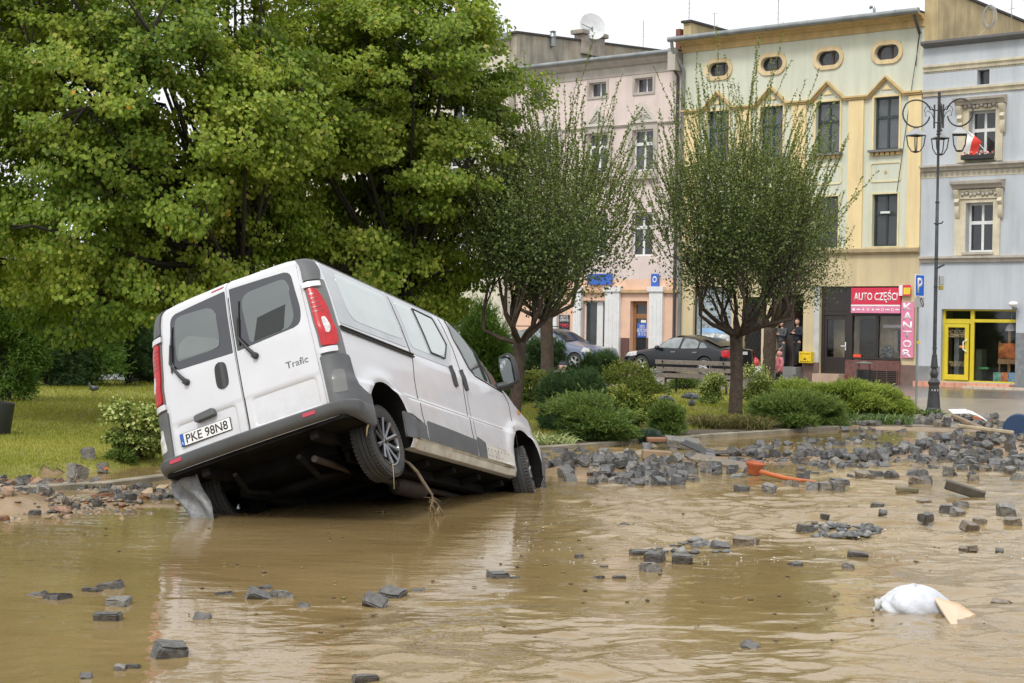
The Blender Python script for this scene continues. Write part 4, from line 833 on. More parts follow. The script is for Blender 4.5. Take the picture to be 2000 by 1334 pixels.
# the row goes on to the right of the picture; only its reflection in the flank of the van is seen
Q = House('brick_house', 'long dark red brick house at the right end of the row', uR + WG + .05); mb = MB(); zQ = 9.4
qh = [(1.6 + 3.1 * k, 2.8 + 3.1 * k, 1.0 + 3.1 * j, 2.9 + 3.1 * j) for k in range(11) for j in range(3)]
holes_wall(mb, 0, 36, 0, zQ, qh); mb.add([(0, .5, 0), (36, .5, 0), (36, .5, zQ), (0, .5, zQ)], [(0, 1, 2, 3)], 1)
for x_ in (0, 36): mb.add([(x_, 0, 0), (x_, 11, 0), (x_, 11, zQ), (x_, 0, zQ)], [(0, 1, 2, 3)])
mb.add([(0, 11, 0), (36, 11, 0), (36, 11, zQ), (0, 11, zQ)], [(0, 1, 2, 3)])
mb.build('wall', [mat('dark_red_brick', (.13, .07, .055), .85, var=.3, scale=5), m_inside], Q.root, recalc=False)
mb = MB(); mb.prism([(-.4, zQ), (11.4, zQ), (5.5, zQ + 3.2)], -.1, 36.1, lambda x, y, t: (t, x, y)); mb.build('roof', mat('red_roof_tiles', (.22, .07, .045), .7, var=.3, scale=6), Q.root)
for h_ in qh: window(Q, *h_, white_p, gl_dark, t=.06)
# ------------------------------------------------------------------ white van, nose down in the washed-out street
VM = Matrix(((.38616, -.88993, -.24271, -1.7803), (.90462, .31389, .28835, 15.1768), (-.18043, -.33091, .92625, .1662), (0, 0, 0, 1)))
van = empty('van', mat=VM, label='white passenger van tilted nose down on its left wheels in the brown flood water', cat='van')
paint = mat('white_van_paint', (.58, .59, .62), .28, var=.04, scale=2, coat=.6, dirt=(.46, .42, .36), dirtamt=.35, dscale=1.3)
def splash(m, z0, z1, amt, col=(.33, .27, .19)):      # mud film on the lower body, by height on the van
    t = m.node_tree; b = t.nodes['Principled BSDF']; src = b.inputs['Base Color'].links[0].from_socket; tc = t.nodes.new('ShaderNodeTexCoord'); sp = t.nodes.new('ShaderNodeSeparateXYZ'); t.links.new(tc.outputs['Object'], sp.inputs[0])
    mr_ = t.nodes.new('ShaderNodeMapRange'); mr_.inputs[1].default_value = z0; mr_.inputs[2].default_value = z1; mr_.inputs[3].default_value = 1; mr_.inputs[4].default_value = 0; t.links.new(sp.outputs[2], mr_.inputs[0])
    no = t.nodes.new('ShaderNodeTexNoise'); no.inputs['Scale'].default_value = 7; no.inputs['Detail'].default_value = 9; no.inputs['Roughness'].default_value = .75; t.links.new(tc.outputs['Object'], no.inputs[0])
    r_ = t.nodes.new('ShaderNodeValToRGB'); ramp(r_, [(.38, (0, 0, 0)), (.66, (1, 1, 1))]); t.links.new(no.outputs[0], r_.inputs[0])
    a = t.nodes.new('ShaderNodeMath'); a.operation = 'MULTIPLY'; t.links.new(r_.outputs[0], a.inputs[0]); t.links.new(mr_.outputs[0], a.inputs[1]); c = t.nodes.new('ShaderNodeMath'); c.operation = 'MULTIPLY'; t.links.new(a.outputs[0], c.inputs[0]); c.inputs[1].default_value = amt
    mx = t.nodes.new('ShaderNodeMixRGB'); t.links.new(c.outputs[0], mx.inputs[0]); t.links.new(src, mx.inputs[1]); mx.inputs[2].default_value = (*col, 1); t.links.new(mx.outputs[0], b.inputs['Base Color'])
splash(paint, .28, .90, .5)
vgrey = mat('grey_bumper_plastic', (.085, .09, .095), .5, var=.15, scale=4, bump=.15, bscale=150, dirt=(.16, .15, .13), dirtamt=.4, dscale=2.5)
vblk = mat('black_plastic', (.025, .025, .025), .5); vseam = mat('panel_gap', (.02, .02, .02), .7)
under = mat('dark_underbody', (.008, .0075, .007), .9, var=.5, scale=5, spec=.1, dirt=(.028, .022, .016), dirtamt=.35, dscale=3)
rubber = mat('tyre_rubber', (.035, .035, .034), .75, var=.2, scale=8, bump=.4, bscale=120, dirt=(.09, .075, .055), dirtamt=.5, dscale=4)
gtint = mat('grey_van_glass', (.075, .088, .088), .05, spec=1, ior=1.6, var=.12, scale=2); gband = mat('black_glass_band', (.022, .025, .032), .06, spec=1, ior=1.5)
gside = mat('sky_toned_van_side_glass', (.44, .49, .49), .06, spec=1, ior=1.8, var=.08, scale=2); gsband = mat('grey_side_band', (.36, .38, .40), .12, spec=1, ior=1.7)  # side glass: sky reflection and see-through brightness put into the pale base colour
gfront = mat('van_cab_glass', (.05, .07, .06), .04, spec=1, ior=1.7)
redl = mat('red_lamp_lens', (.42, .008, .012), .15, spec=.4, coat=.25, var=.15, scale=15); clr = mat('clear_lamp_lens', (.55, .55, .54), .12, spec=1, coat=1, var=.3, scale=25)
WZ = [(.235, .90), (.30, .935), (.45, .945), (.60, .950), (.70, .951), (.715, .950), (.742, .932), (1.0, .934), (1.17, .930), (1.22, .918), (1.5, .895), (1.75, .862), (1.84, .838), (1.89, .795), (1.925, .70), (1.95, .50), (1.962, .25)]
def vw(z): return float(np.interp(z, [a for a, b in WZ], [b for a, b in WZ]))
def xr(z): return float(np.interp(z, [.235, .5, 1.2, 1.6, 1.86, 1.925, 1.962], [-.845, -.845, -.83, -.80, -.765, -.70, -.45]))
def xf(z): return float(np.interp(z, [.235, .45, .75, .95, 1.08, 1.22, 1.5, 1.75, 1.88, 1.925, 1.962], [3.98, 4.08, 4.04, 3.85, 3.45, 3.12, 2.72, 2.38, 2.12, 1.95, 1.6]))
RC = .15
def rfz(z): return float(np.interp(z, [.3, .8, 1.0, 1.2, 1.4], [.55, .5, .35, .14, .12]))
def plan(s, z, off=0., sgn=-1):
    """distance s round the tail from its centre line -> point; sgn -1 right flank, +1 left"""
    W = vw(z); a = W - RC; arc = RC * math.pi / 2; x0 = xr(z)
    s_ = abs(s)
    if s_ < a: b = .022 * (1 - (s_ / a) ** 2) ; return Vector((x0 - b - off, sgn * s_, z))
    if s_ < a + arc:
        t = (s_ - a) / RC; return Vector((x0 + RC - (RC + off) * math.cos(t), sgn * (a + (RC + off) * math.sin(t)), z))
    x = x0 + RC + (s_ - a - arc); return Vector((x, sgn * (W + off), z))
def sx(x, z): return vw(z) - RC + RC * math.pi / 2 + (x - xr(z) - RC)    # x on the flank -> s
def flare(x, z):
    f = 0
    for cx in (-.05, 3.2):
        d = math.hypot(x - cx, (z - .38) * 1.05); f += .022 * math.exp(-((d - .46) / .07) ** 2)
    return f
def flank(x, z, off=0., sgn=-1):
    W = vw(z) + flare(x, z); xF = xf(z); RF = rfz(z); t = x - (xF - RF)
    if t > 0: W = W - RF * .9 * (1 - math.sqrt(max(0, 1 - (t / RF) ** 2)))
    return Vector((x, sgn * (W + off), z))
def outline(z):
    P = []; W = vw(z); a = W - RC; x0 = xr(z); xF = xf(z); RF = rfz(z)
    ys = np.linspace(-a, a, 13)[1:-1]
    P += [plan(abs(y), z, 0, -1 if y < 0 else 1) for y in ys]          # tail, right to left
    P += [plan(a + RC * math.pi / 2 * t, z, 0, 1) for t in np.linspace(0, 1, 8)]
    xs = np.linspace(x0 + RC, xF - RF, 62)[1:]
    P += [flank(x, z, 0, 1) for x in xs]
    fr = [flank(xF - RF + RF * math.sin(t), z, 0, 1) for t in np.linspace(0, math.pi / 2 * .96, 12)[1:]]
    P += fr
    yy = abs(fr[-1].y); P += [Vector((xF + .0 * y, y, z)) for y in np.linspace(yy, -yy, 9)[1:-1]]
    P += [Vector((p.x, -p.y, p.z)) for p in reversed(fr)]
    P += [flank(x, z, 0, -1) for x in reversed(xs)]
    P += [plan(a + RC * math.pi / 2 * t, z, 0, -1) for t in np.linspace(1, 0, 8)]
    return P
zs = sorted(set(list(np.linspace(.235, 1.2, 32)) + [.70, .72, .74] + list(np.linspace(1.2, 1.84, 18)) + [1.865, 1.89, 1.91, 1.925, 1.938, 1.95, 1.958, 1.962]))
body = MB(); rings = [outline(z) for z in zs]; n = len(rings[0]); vs = [p for r in rings for p in r]
fs = [(i * n + j, i * n + (j + 1) % n, (i + 1) * n + (j + 1) % n, (i + 1) * n + j) for i in range(len(zs) - 1) for j in range(n)]
fs += [tuple(range(n - 1, -1, -1)), tuple((len(zs) - 1) * n + j for j in range(n))]
body.add(vs, fs); bo = body.build('body', [paint, under], smooth=32)
cut = MB()
for cx in (-.05, 3.2):
    for s_ in (-1, 1):
        cut.lathe([(.40, .55), (.405, 1.2)], 40, Matrix.Translation((cx, 0, .38)) @ Matrix.Scale(s_, 4, (0, 1, 0)), axis='Y')
        cut.box(cx - .33, cx + .33, min(s_ * .56, s_ * 1.19), max(s_ * .56, s_ * 1.19), .1, .2)
cut.box(-1.2, -.30, -1.2, 1.2, .1, .385)
co = cut.build('cutter', under)
md = bo.modifiers.new('c', 'BOOLEAN'); md.object = co; md.operation = 'DIFFERENCE'; md.solver = 'EXACT'; md.use_self = True
dg = bpy.context.evaluated_depsgraph_get(); dg.update(); me = bpy.data.meshes.new_from_object(bo.evaluated_get(dg)); bo.modifiers.clear(); bo.data = me; bpy.data.objects.remove(co)
me.set_sharp_from_angle(angle=R(32))
bo.parent = van
def poly_round(P, r, k=5):
    out = []; N = len(P); rr = r if hasattr(r, '__len__') else [r] * N
    for i in range(N):
        a, b, c = Vector(P[i - 1]), Vector(P[i]), Vector(P[(i + 1) % N]); u, v = (a - b), (c - b)
        d = min(rr[i], u.length * .49, v.length * .49)
        if d < 1e-4: out.append(tuple(b)); continue
        p, q = b + u.normalized() * d, b + v.normalized() * d
        for j in range(k + 1): t = j / k; out.append(tuple((1 - t) ** 2 * p + 2 * t * (1 - t) * b + t * t * q))
    return out
def panel(poly, fn, off, mat_, name, parent=None, nx=8, nz=18, disp=None, skirt=.02, smooth=40, mb=None, m=0):
    """a sheet laid over the body inside the outline, with real edges going back to the body"""
    parent = parent or van
    zlo, zhi = min(p[1] for p in poly), max(p[1] for p in poly)
    t = np.linspace(0, 1, nz + 1); lv = zlo + (zhi - zlo) * (.5 - .5 * np.cos(t * math.pi)); lv = lv * .7 + (zlo + (zhi - zlo) * t) * .3
    lv[0] += 1e-4; lv[-1] -= 1e-4; rows = []
    for z in lv:
        xs = []
        for i in range(len(poly)):
            (x0, z0), (x1, z1) = poly[i], poly[(i + 1) % len(poly)]
            if (z0 <= z < z1) or (z1 <= z < z0): xs.append(x0 + (x1 - x0) * (z - z0) / (z1 - z0))
        rows.append((min(xs), max(xs), z))
    own = mb is None; mb = mb or MB(); V = []; W = nx + 1
    for a, b, z in rows:
        for j in range(W):
            x = a + (b - a) * j / nx; V.append(fn(x, z, off + (disp(x, z) if disp else 0)))
    H_ = len(rows); F = [(i * W + j, i * W + j + 1, (i + 1) * W + j + 1, (i + 1) * W + j) for i in range(H_ - 1) for j in range(nx)]
    bd = [j for j in range(W)] + [i * W + nx for i in range(1, H_)] + [(H_ - 1) * W + j for j in range(nx - 1, -1, -1)] + [i * W for i in range(H_ - 2, 0, -1)]
    bp_ = [(rows[k // W][0] + (rows[k // W][1] - rows[k // W][0]) * (k % W) / nx, rows[k // W][2]) for k in bd]
    b0 = len(V); V += [fn(x, z, off - skirt) for x, z in bp_]; K = len(bd)
    F += [(bd[i], b0 + i, b0 + (i + 1) % K, bd[(i + 1) % K]) for i in range(K)]
    mb.add(V, F, m)
    if own: return mb.build(name, mat_, parent, smooth=smooth)
def seam(pts, fn, name='panel_gap', w=.0045, parent=None, mb=None):
    own = mb is None; mb = mb or MB(); P = []
    for i in range(len(pts) - 1):
        for t in np.linspace(0, 1, 9)[:-1 if i < len(pts) - 2 else None]:
            P.append(fn(pts[i][0] + (pts[i + 1][0] - pts[i][0]) * t, pts[i][1] + (pts[i + 1][1] - pts[i][1]) * t, .0))
    mb.tube(P, w, 6)
    if own: return mb.build(name, vseam, parent or van)
RT = lambda x, z, o=0.: flank(x, z, o, -1)
LF = lambda x, z, o=0.: flank(x, z, o, 1)
def rearf(y, z, o=0.): return plan(abs(y), z, o, 1 if y > 0 else -1)
# ---- rear doors (y + is the van's left)
def rec(y, z, y0, y1, z0, z1, d=.022, s=.035):
    f = lambda v, a, b: float(sm(a - s / 2, a + s / 2, v) * (1 - sm(b - s / 2, b + s / 2, v)))
    return -d * f(y, y0, y1) * f(z, z0, z1)
def door_disp(y, z):
    d = rec(y, z, .11, .70, .50, .765, .036, .045) if y > 0 else rec(y, z, -.69, -.09, .54, .765, .034, .045)
    return d - .012 * math.exp(-((z - 1.16) / .035) ** 2) * 0 - (.006 if z < .8 else 0) * float(sm(.84, .78, z))
LD = poly_round([(.012, .495), (.765, .495), (.745, 1.2), (.695, 1.885), (.012, 1.925)], [.01, .04, .3, .09, .01])
RD = poly_round([(-.765, .495), (-.012, .495), (-.012, 1.925), (-.70, 1.885), (-.745, 1.2)], [.04, .01, .01, .09, .3])
dl = panel(LD, rearf, .016, paint, 'rear_door', nx=44, nz=90, disp=door_disp, skirt=.03)
dr_ = panel(RD, rearf, .016, paint, 'rear_door', nx=44, nz=90, disp=door_disp, skirt=.03)
# windows in the doors
def two(outer, inner, fn, o, name, parent, m1, m2, r1, r2, nx=14):
    wnd = panel(poly_round(outer, r1), fn, o, m1, name, parent, nx=nx, nz=28, skirt=.008)
    panel(poly_round(inner, r2), fn, o + .0025, m2, 'glass', wnd, nx=nx, nz=28, skirt=.004); return wnd
two([(.022, 1.235), (.64, 1.268), (.655, 1.40), (.618, 1.80), (.022, 1.832)], [(.135, 1.325), (.59, 1.34), (.60, 1.42), (.57, 1.765), (.135, 1.735)], rearf, .0175, 'rear_window', dl, gband, gtint, [.01, .07, .1, .08, .01], [.1, .03, .05, .07, .13])
two([(-.66, 1.27), (-.022, 1.235), (-.022, 1.832), (-.64, 1.80), (-.69, 1.40)], [(-.56, 1.275), (-.16, 1.262), (-.125, 1.74), (-.60, 1.745), (-.62, 1.36)], rearf, .0175, 'rear_window', dr_, gband, gtint, [.12, .01, .01, .08, .1], [.1, .05, .13, .08, .08])
# a dark board leaning behind the right hand pane, seat backs seen through the left
panel([(-.50, 1.28), (-.20, 1.268), (-.27, 1.475), (-.555, 1.50), (-.545, 1.47)], rearf, .0225, mat('dark_board', (.018, .02, .02), .3), 'leaning_board', dr_, nx=6, nz=10, skirt=.003)
panel(poly_round([(.14, 1.335), (.585, 1.35), (.56, 1.50), (.45, 1.55), (.28, 1.47), (.15, 1.42)], .04), rearf, .0215, mat('seen_through_glass', (.13, .15, .145), .1, spec=1), 'seat_back', dl, nx=6, nz=10, skirt=.003)
# wipers
def wiper(y0, z0, yb, zb, yt, zt_, par):
    q = lambda y, z, o: rearf(y, z, o)
    a = MB(); a.tube([q(y0, z0, .03), q((y0 * 2 + yb) / 3, (z0 * 2 + zb) / 3, .055), q((y0 + yb * 3) / 4, (z0 + zb * 3) / 4, .05), q(yb, zb, .045), q((yb + yt) / 2, (zb + zt_) / 2, .045)], [.02, .016, .013, .01, .007], 8)
    a.lathe([(0, .028), (.026, .025), (.03, .0), (.03, -.02)], 12, Matrix.Translation(q(y0, z0, .035)) @ Matrix.Rotation(-math.pi / 2, 4, 'Y'))
    wp = a.build('wiper', vblk, par, smooth=50)
    MB().tube([q(yb, zb - .08, .03), q((yb + yt) / 2, (zb + zt_) / 2, .03), q(yt, zt_, .03)], [.008, .011, .006], 6).build('wiper_blade', vblk, wp)
wiper(.528, 1.128, .665, 1.34, .605, 1.688, dl); wiper(-.194, 1.136, -.055, 1.36, -.11, 1.689, dr_)
# lever handle of the left door, number plate, grip
panel(poly_round([(.115, .955), (.235, .955), (.240, 1.07), (.228, 1.195), (.115, 1.195), (.108, 1.07)], [.06] * 6), rearf, .02, vblk, 'door_handle', dl, nx=10, nz=20, skirt=.01, disp=lambda y, z: .012 * math.exp(-((y - .175) / .025) ** 2))
gp_ = MB(); gp_.prism(poly_round([(.29, .745), (.50, .735), (.50, .79), (.475, .80), (.30, .815)], .02), -.03, .06, lambda x, y, t: Vector((xr(.77) - .02 - t, x, y))); gp_.build('plate_lamp_grip', vgrey, dl, bevel=.01)
npl = MB(); npl.box(-.012, 0, -.262, .262, -.058, .058); PM = Matrix.Translation(rearf(.43, .632, .006)) @ Matrix.Rotation(R(-2), 4, 'Y')
pb_ = npl.build('number_plate', vblk, dl, bevel=.004); pb_.matrix_local = PM
MB().box(-.0145, -.0125, -.257, .222, -.053, .053).build('plate_face', mat('plate_white', (.74, .74, .73), .35), pb_)
MB().box(-.0145, -.0125, .2225, .257, -.052, .052).build('plate_band', mat('plate_blue', (.02, .1, .45), .35), pb_)
text('PKE 98N8', 'plate_characters', vblk, pb_, w=.43, h=.08, loc=(-.0150, -.015, 0), rot=(math.pi / 2, 0, -math.pi / 2), ext=.001, bold=.012)
text('PL', 'country_letters', white_p, pb_, w=.02, h=.02, loc=(-.0150, .24, -.03), rot=(math.pi / 2, 0, -math.pi / 2), ext=.001, bold=.01)
# model lettering on the right door
chrome = mat('chrome', (.22, .225, .23), .18, metal=1, var=.05)
bd = text('Trafic', 'chrome_lettering', chrome, dr_, w=.215, h=.062, loc=tuple(rearf(-.565, .955, .008)), rot=(math.pi / 2, 0, -math.pi / 2 + .03), ext=.010, bold=.004)
# high brake lamp
hb = panel(poly_round([(.035, 1.865), (.165, 1.860), (.165, 1.888), (.035, 1.893)], .012), rearf, .0172, vblk, 'brake_lamp', dl, nx=6, nz=8, skirt=.01)
panel(poly_round([(.045, 1.869), (.155, 1.865), (.155, 1.883), (.045, 1.888)], .008), rearf, .0205, redl, 'lens', hb, nx=6, nz=6, skirt=.004)
seam([(0, .495), (0, 1.93)], rearf, w=.007, name='door_gap')
# ---- corner trims and lamps
def S_(f, z): a = vw(z) - RC; return a + f
for sg_, side_n in ((-1, 'right'), (1, 'left')):
    fn = lambda f, z, o=0., sg_=sg_: plan(vw(z) - RC + f, z, o, sg_)
    panel(poly_round([(.01, .93), (.27, .93), (.22, 1.66), (.01, 1.66)], .01), fn, .006, mat('corner_grey', (.13, .135, .13), .45, var=.1), 'corner_trim', nx=12, nz=20, skirt=.02)
    panel(poly_round([(.02, 1.655), (.17, 1.655), (.19, 1.76), (.16, 1.895), (.04, 1.905)], [.01, .01, .02, .06, .03]), fn, .02, vgrey, 'roof_corner_cap', nx=12, nz=12, skirt=.03)
    for a, b in ((1.585, 1.635), (.955, 1.005)): panel(poly_round([(.005, a), (.15, a), (.15, b), (.005, b)], .008), fn, .03, paint, 'door_hinge', nx=8, nz=6, skirt=.03)
    lm = panel(poly_round([(.03, 1.02), (.165, 1.01), (.18, 1.12), (.155, 1.4), (.10, 1.572), (.03, 1.572)], [.03, .05, .05, .2, .05, .02]), fn, .028, redl, 'tail_lamp', nx=14, nz=26, skirt=.03)
    panel(poly_round([(.085, 1.13), (.115, 1.13), (.135, 1.2), (.115, 1.285), (.085, 1.285)], [.02] * 5), fn, .032, clr, 'reversing_lens', lm, nx=6, nz=10, skirt=.004)
    mbx = MB()
    for k in range(5): z_ = 1.34 + k * .042; panel([(.035, z_), (.12 - k * .008, z_), (.12 - k * .008, z_ + .012), (.035, z_ + .012)], fn, .0305, None, '', nx=5, nz=2, skirt=.003, mb=mbx)
    mbx.build('lens_ribs', mat('deep_red', (.25, .005, .01), .2, spec=1), lm)
    # bumper corner, reaching the wheel arch
    xa = -.40
    fz_ = lambda s, z, o=0., sg_=sg_: plan(s, z, o, sg_)
    sA = sx(xa, .6); mbb = MB()
    P_ = [(vw(.5) - RC + .0, .40), (sA, .33), (sA, .60), (sA - .22, .655), (sA - .26, .93), (vw(.9) - RC - .0, .93)]
    cb = panel(poly_round(P_, [.01, .01, .02, .06, .03, .01]), fz_, .026, vgrey, 'bumper_corner', nx=20, nz=24, skirt=.035)
    lf = panel(poly_round([(vw(.7) - RC + .035, .58), (vw(.7) - RC + .15, .58), (vw(.7) - RC + .15, .79), (vw(.7) - RC + .055, .79)], .02), fz_, .029, clr if sg_ > 0 else mat('smoked_lens', (.13, .13, .12), .15, spec=1), 'fog_lamp', cb, nx=6, nz=10, skirt=.01)
# bumper band all round the tail
def bprof(s, v):   # v runs down the section
    sec = [(.503, .0), (.503, .06), (.490, .076), (.44, .07), (.415, .052), (.392, .02), (.388, -.03)]
    z, o = sec[v]; return z, o
mb = MB(); SA = sx(-.40, .45); ss = list(np.linspace(-SA, SA, 101)); V = []
for s in ss:
    k = abs(s) / SA; ff = float(sm(.62, .99, k))
    for v in range(7):
        z, o = bprof(s, v); o = o * (1 - .75 * ff) + .012 * ff; z = z - .07 * ff * (v > 2) ; V.append(plan(abs(s), z, o, 1 if s > 0 else -1))
F = [(i * 7 + v, i * 7 + v + 1, (i + 1) * 7 + v + 1, (i + 1) * 7 + v) for i in range(100) for v in range(6)] + [tuple(range(7)), tuple(700 + v for v in range(7))]
mb.add(V, F); bump = mb.build('rear_bumper', vgrey, van, smooth=35)
for y in (-.61, .745):
    panel(poly_round([(y - .06, .446), (y + .06, .446), (y + .06, .478), (y - .06, .478)], .005), rearf, .078, mat('red_reflector', (.45, .03, .06), .3, coat=.5), 'reflector', bump, nx=5, nz=4, skirt=.02)
# ---- flanks
for sg_, fn in ((-1, RT), (1, LF)):
    # quarter glass, sliding door glass, cab glass
    two([(-.60, 1.255), (.765, 1.275), (.655, 1.872), (-.62, 1.862)], [(-.37, 1.335), (.70, 1.345), (.60, 1.80), (-.42, 1.80)], fn, .004, 'quarter_window', van, gsband, gside, [.02, .01, .01, .02], [.16, .06, .08, .12], nx=20)
    sw_ = two([(.80, 1.23), (1.66, 1.235), (1.74, 1.30), (1.88, 1.50), (1.72, 1.82), (1.60, 1.855), (.69, 1.872)], [(.86, 1.30), (1.60, 1.30), (1.80, 1.50), (1.66, 1.78), (.78, 1.80)], fn, .004, 'sliding_window', van, gsband, gside, [.01, .05, .05, .06, .1, .02, .01], [.06, .1, .08, .1, .08], nx=18)
    panel(poly_round([(1.30, 1.335), (1.60, 1.335), (1.74, 1.50), (1.62, 1.76), (1.20, 1.77)], [.03, .1, .06, .06, .03]), fn, .012, gside, 'sliding_pane', sw_, nx=8, nz=14, skirt=.006)
    seam([(1.285, 1.32), (1.185, 1.785), (1.63, 1.775), (1.76, 1.50), (1.61, 1.32), (1.285, 1.32)], lambda x, z, o=0: fn(x, z, .014), name='slider_frame', w=.006, parent=sw_)
    cabw = panel(poly_round([(2.235, 1.34), (2.33, 1.285), (2.945, 1.205), (2.62, 1.60), (2.36, 1.815), (2.07, 1.835), (2.08, 1.62)], [.04, .06, .02, .1, .08, .05, .2]), fn, .003, gfront, 'cab_window', nx=20, nz=26, skirt=.01)
    seam([(2.49, 1.735), (2.60, 1.245)], lambda x, z, o=0: fn(x, z, .008), name='cab_window_post', w=.013, parent=cabw)
    seam([(2.02, 1.86), (2.045, 1.62), (2.205, 1.33), (2.32, 1.262), (2.97, 1.18), (2.66, 1.60), (2.38, 1.845), (2.02, 1.86)], fn, name='window_seal', w=.009)
    # rail
    rl = MB(); 
    for dz, o_ in ((.014, .018), (-.012, .014)):
        rl.tube([fn(x, 1.196 + dz + .0 * x, o_) for x in np.linspace(-.64, .80, 24)], .010, 6)
    panel([(-.64, 1.183), (.80, 1.183), (.80, 1.215), (-.64, 1.215)], fn, .012, None, '', mb=rl, nx=24, nz=2, skirt=.012)
    rl.build('door_rail', vblk, van, smooth=50)
    # gaps
    mg = MB()
    seam([(.685, 1.88), (.79, 1.20), (.70, .95), (.665, .60), (.72, .31)], fn, mb=mg); seam([(1.84, .30), (1.80, .6), (1.86, 1.0), (1.945, 1.28), (1.93, 1.5), (1.84, 1.86)], fn, mb=mg)
    seam([(1.93, .30), (1.885, .6), (1.93, 1.0)], fn, mb=mg, w=.003); seam([(2.98, .32), (3.0, .80)], fn, mb=mg, w=.003); seam([(3.02, .86), (3.06, 1.06), (2.98, 1.19)], fn, mb=mg); seam([(.72, .31), (2.72, .30)], fn, mb=mg, w=.003)
    mg.build('door_gaps', vseam, van)
    # handles
    for x0, nm in ((1.70, 'handle'), (1.955, 'handle')):
        panel(poly_round([(x0 - .05, 1.03), (x0 + .02, 1.025), (x0 + .045, 1.14), (x0 + .03, 1.26), (x0 - .035, 1.262), (x0 - .055, 1.14)], [.04] * 6), fn, .012, vblk, 'door_handle', nx=10, nz=18, skirt=.02, disp=lambda x, z, x0=x0: .016 * math.exp(-((x - x0) / .02) ** 2))
    # cladding strips
    for a, b in (((.235, .31), (.675, .31)), ((.735, .31), (1.835, .31)), ((1.885, .31), (2.06, .31))):
        xa_, xb_ = a[0], b[0]; panel(poly_round([(xa_, .318), (xb_, .318), (xb_ + .02, .50), (xa_ + .0, .555 if xa_ < .3 else .53)], [.01] * 4), fn, .012, vgrey, 'side_cladding', nx=12, nz=8, skirt=.02)
    lp_ = MB(); panel(poly_round([(2.09, .335), (2.74, .325), (2.78, .47), (2.11, .49)], .01), fn, .003, None, '', mb=lp_, nx=10, nz=6, skirt=.01); lo_ = lp_.build('lower_door_strip', mat('dirty_white', (.55, .53, .48), .5, dirt=(.3, .26, .2), dirtamt=.6, dscale=6), van, smooth=40)
    mb = MB()
    for k in range(12): p = fn(2.14 + .085 * (k % 7), .44 if k < 7 else .375, .004); mb.lathe([(0, -.002), (.010, 0), (.0, .004)], 8, Matrix.Translation(p), axis='Y')
    mb.build('clip_holes', mat('rust_spot', (.16, .1, .07), .7), lo_)
    mb = MB(); panel([(.37, .238), (2.74, .238), (2.76, .325), (.36, .328)], fn, .004, None, '', mb=mb, nx=30, nz=4, skirt=.01)
    mb.build('sill', mat('muddy_white_sill', (.55, .52, .45), .5, var=.2, scale=6, dirt=(.32, .24, .13), dirtamt=.85, dscale=3.5), van, smooth=40)
    # crease highlight line: a slim raised moulding of the same paint
    mb = MB(); mb.tube([fn(x, .735 - .004 * x, -.002) for x in np.linspace(.33, 2.72, 30)], [.002] + [.011] * 28 + [.002], 8); mb.build('swage_line', paint, van, smooth=50)
    # roof drip line
    mb = MB(); mb.tube([Vector((x, sg_ * (vw(1.89) + .004), 1.888)) for x in np.linspace(-.62, 1.95, 20)], .004, 6); mb.build('roof_gutter', mat('grey_sealant', (.25, .25, .25), .6), van)
    # mirror
    M_ = MB(); c = Vector((2.93, sg_ * 1.07, 1.37)); mx = Matrix.Translation(c) @ Matrix.Rotation(sg_ * R(8), 4, 'Z')
    hs_ = poly_round([(-.08, -.17), (.08, -.17), (.095, .0), (.08, .19), (-.08, .19), (-.095, 0)], .05)
    M_.prism(hs_, -.03, .09, lambda a, b, t: mx @ Vector((t, a * (1 if t < 0 else .8), b * (1 if t < 0 else .85))))
    M_.tube([fn(2.90, 1.23, -.01), fn(2.92, 1.23, .06), c + Vector((.04, 0, -.14))], [.05, .045, .05], 10)
    mo = M_.build('wing_mirror', vblk, van, smooth=40, bevel=.012)
    MB().prism([(a * .82, b * .84) for a, b in hs_], -.034, -.031, lambda a, b, t: mx @ Vector((t, a, b))).build('mirror_glass', mat('mirror', (.6, .62, .62), .03, metal=1, var=.02), mo)
    # front side details
    panel(poly_round([(3.62, .86), (3.86, .82), (3.72, 1.0), (3.45, 1.06)], .04), fn, .004, clr, 'headlamp', nx=8, nz=8, skirt=.01)
    panel(poly_round([(3.585, .30), (3.95, .30), (3.97, .56), (3.60, .60)], .03), fn, .006, vgrey, 'front_bumper_side', nx=8, nz=8, skirt=.01)
    mb = MB(); mb.lathe([(0, -.004), (.028, -.002), (.03, .0), (0, .006)], 14, Matrix.Translation(fn(3.3, 1.0, .002)) @ Matrix.Scale(1.5, 4, (1, 0, 0)), axis='Y'); mb.build('side_repeater', mat('amber', (.6, .25, .04), .3), van)
# windscreen and front
def front(y, z, o=0.): return Vector((xf(z) + o - .02 * (y / .8) ** 2, y, z))
panel(poly_round([(-.66, 1.14), (.66, 1.14), (.60, 1.84), (-.60, 1.84)], .08), front, .012, gfront, 'windscreen', nx=16, nz=24, skirt=.03)
panel(poly_round([(-.35, .62), (.35, .62), (.42, .82), (-.42, .82)], .05), front, .012, vblk, 'grille', nx=10, nz=8, skirt=.02)
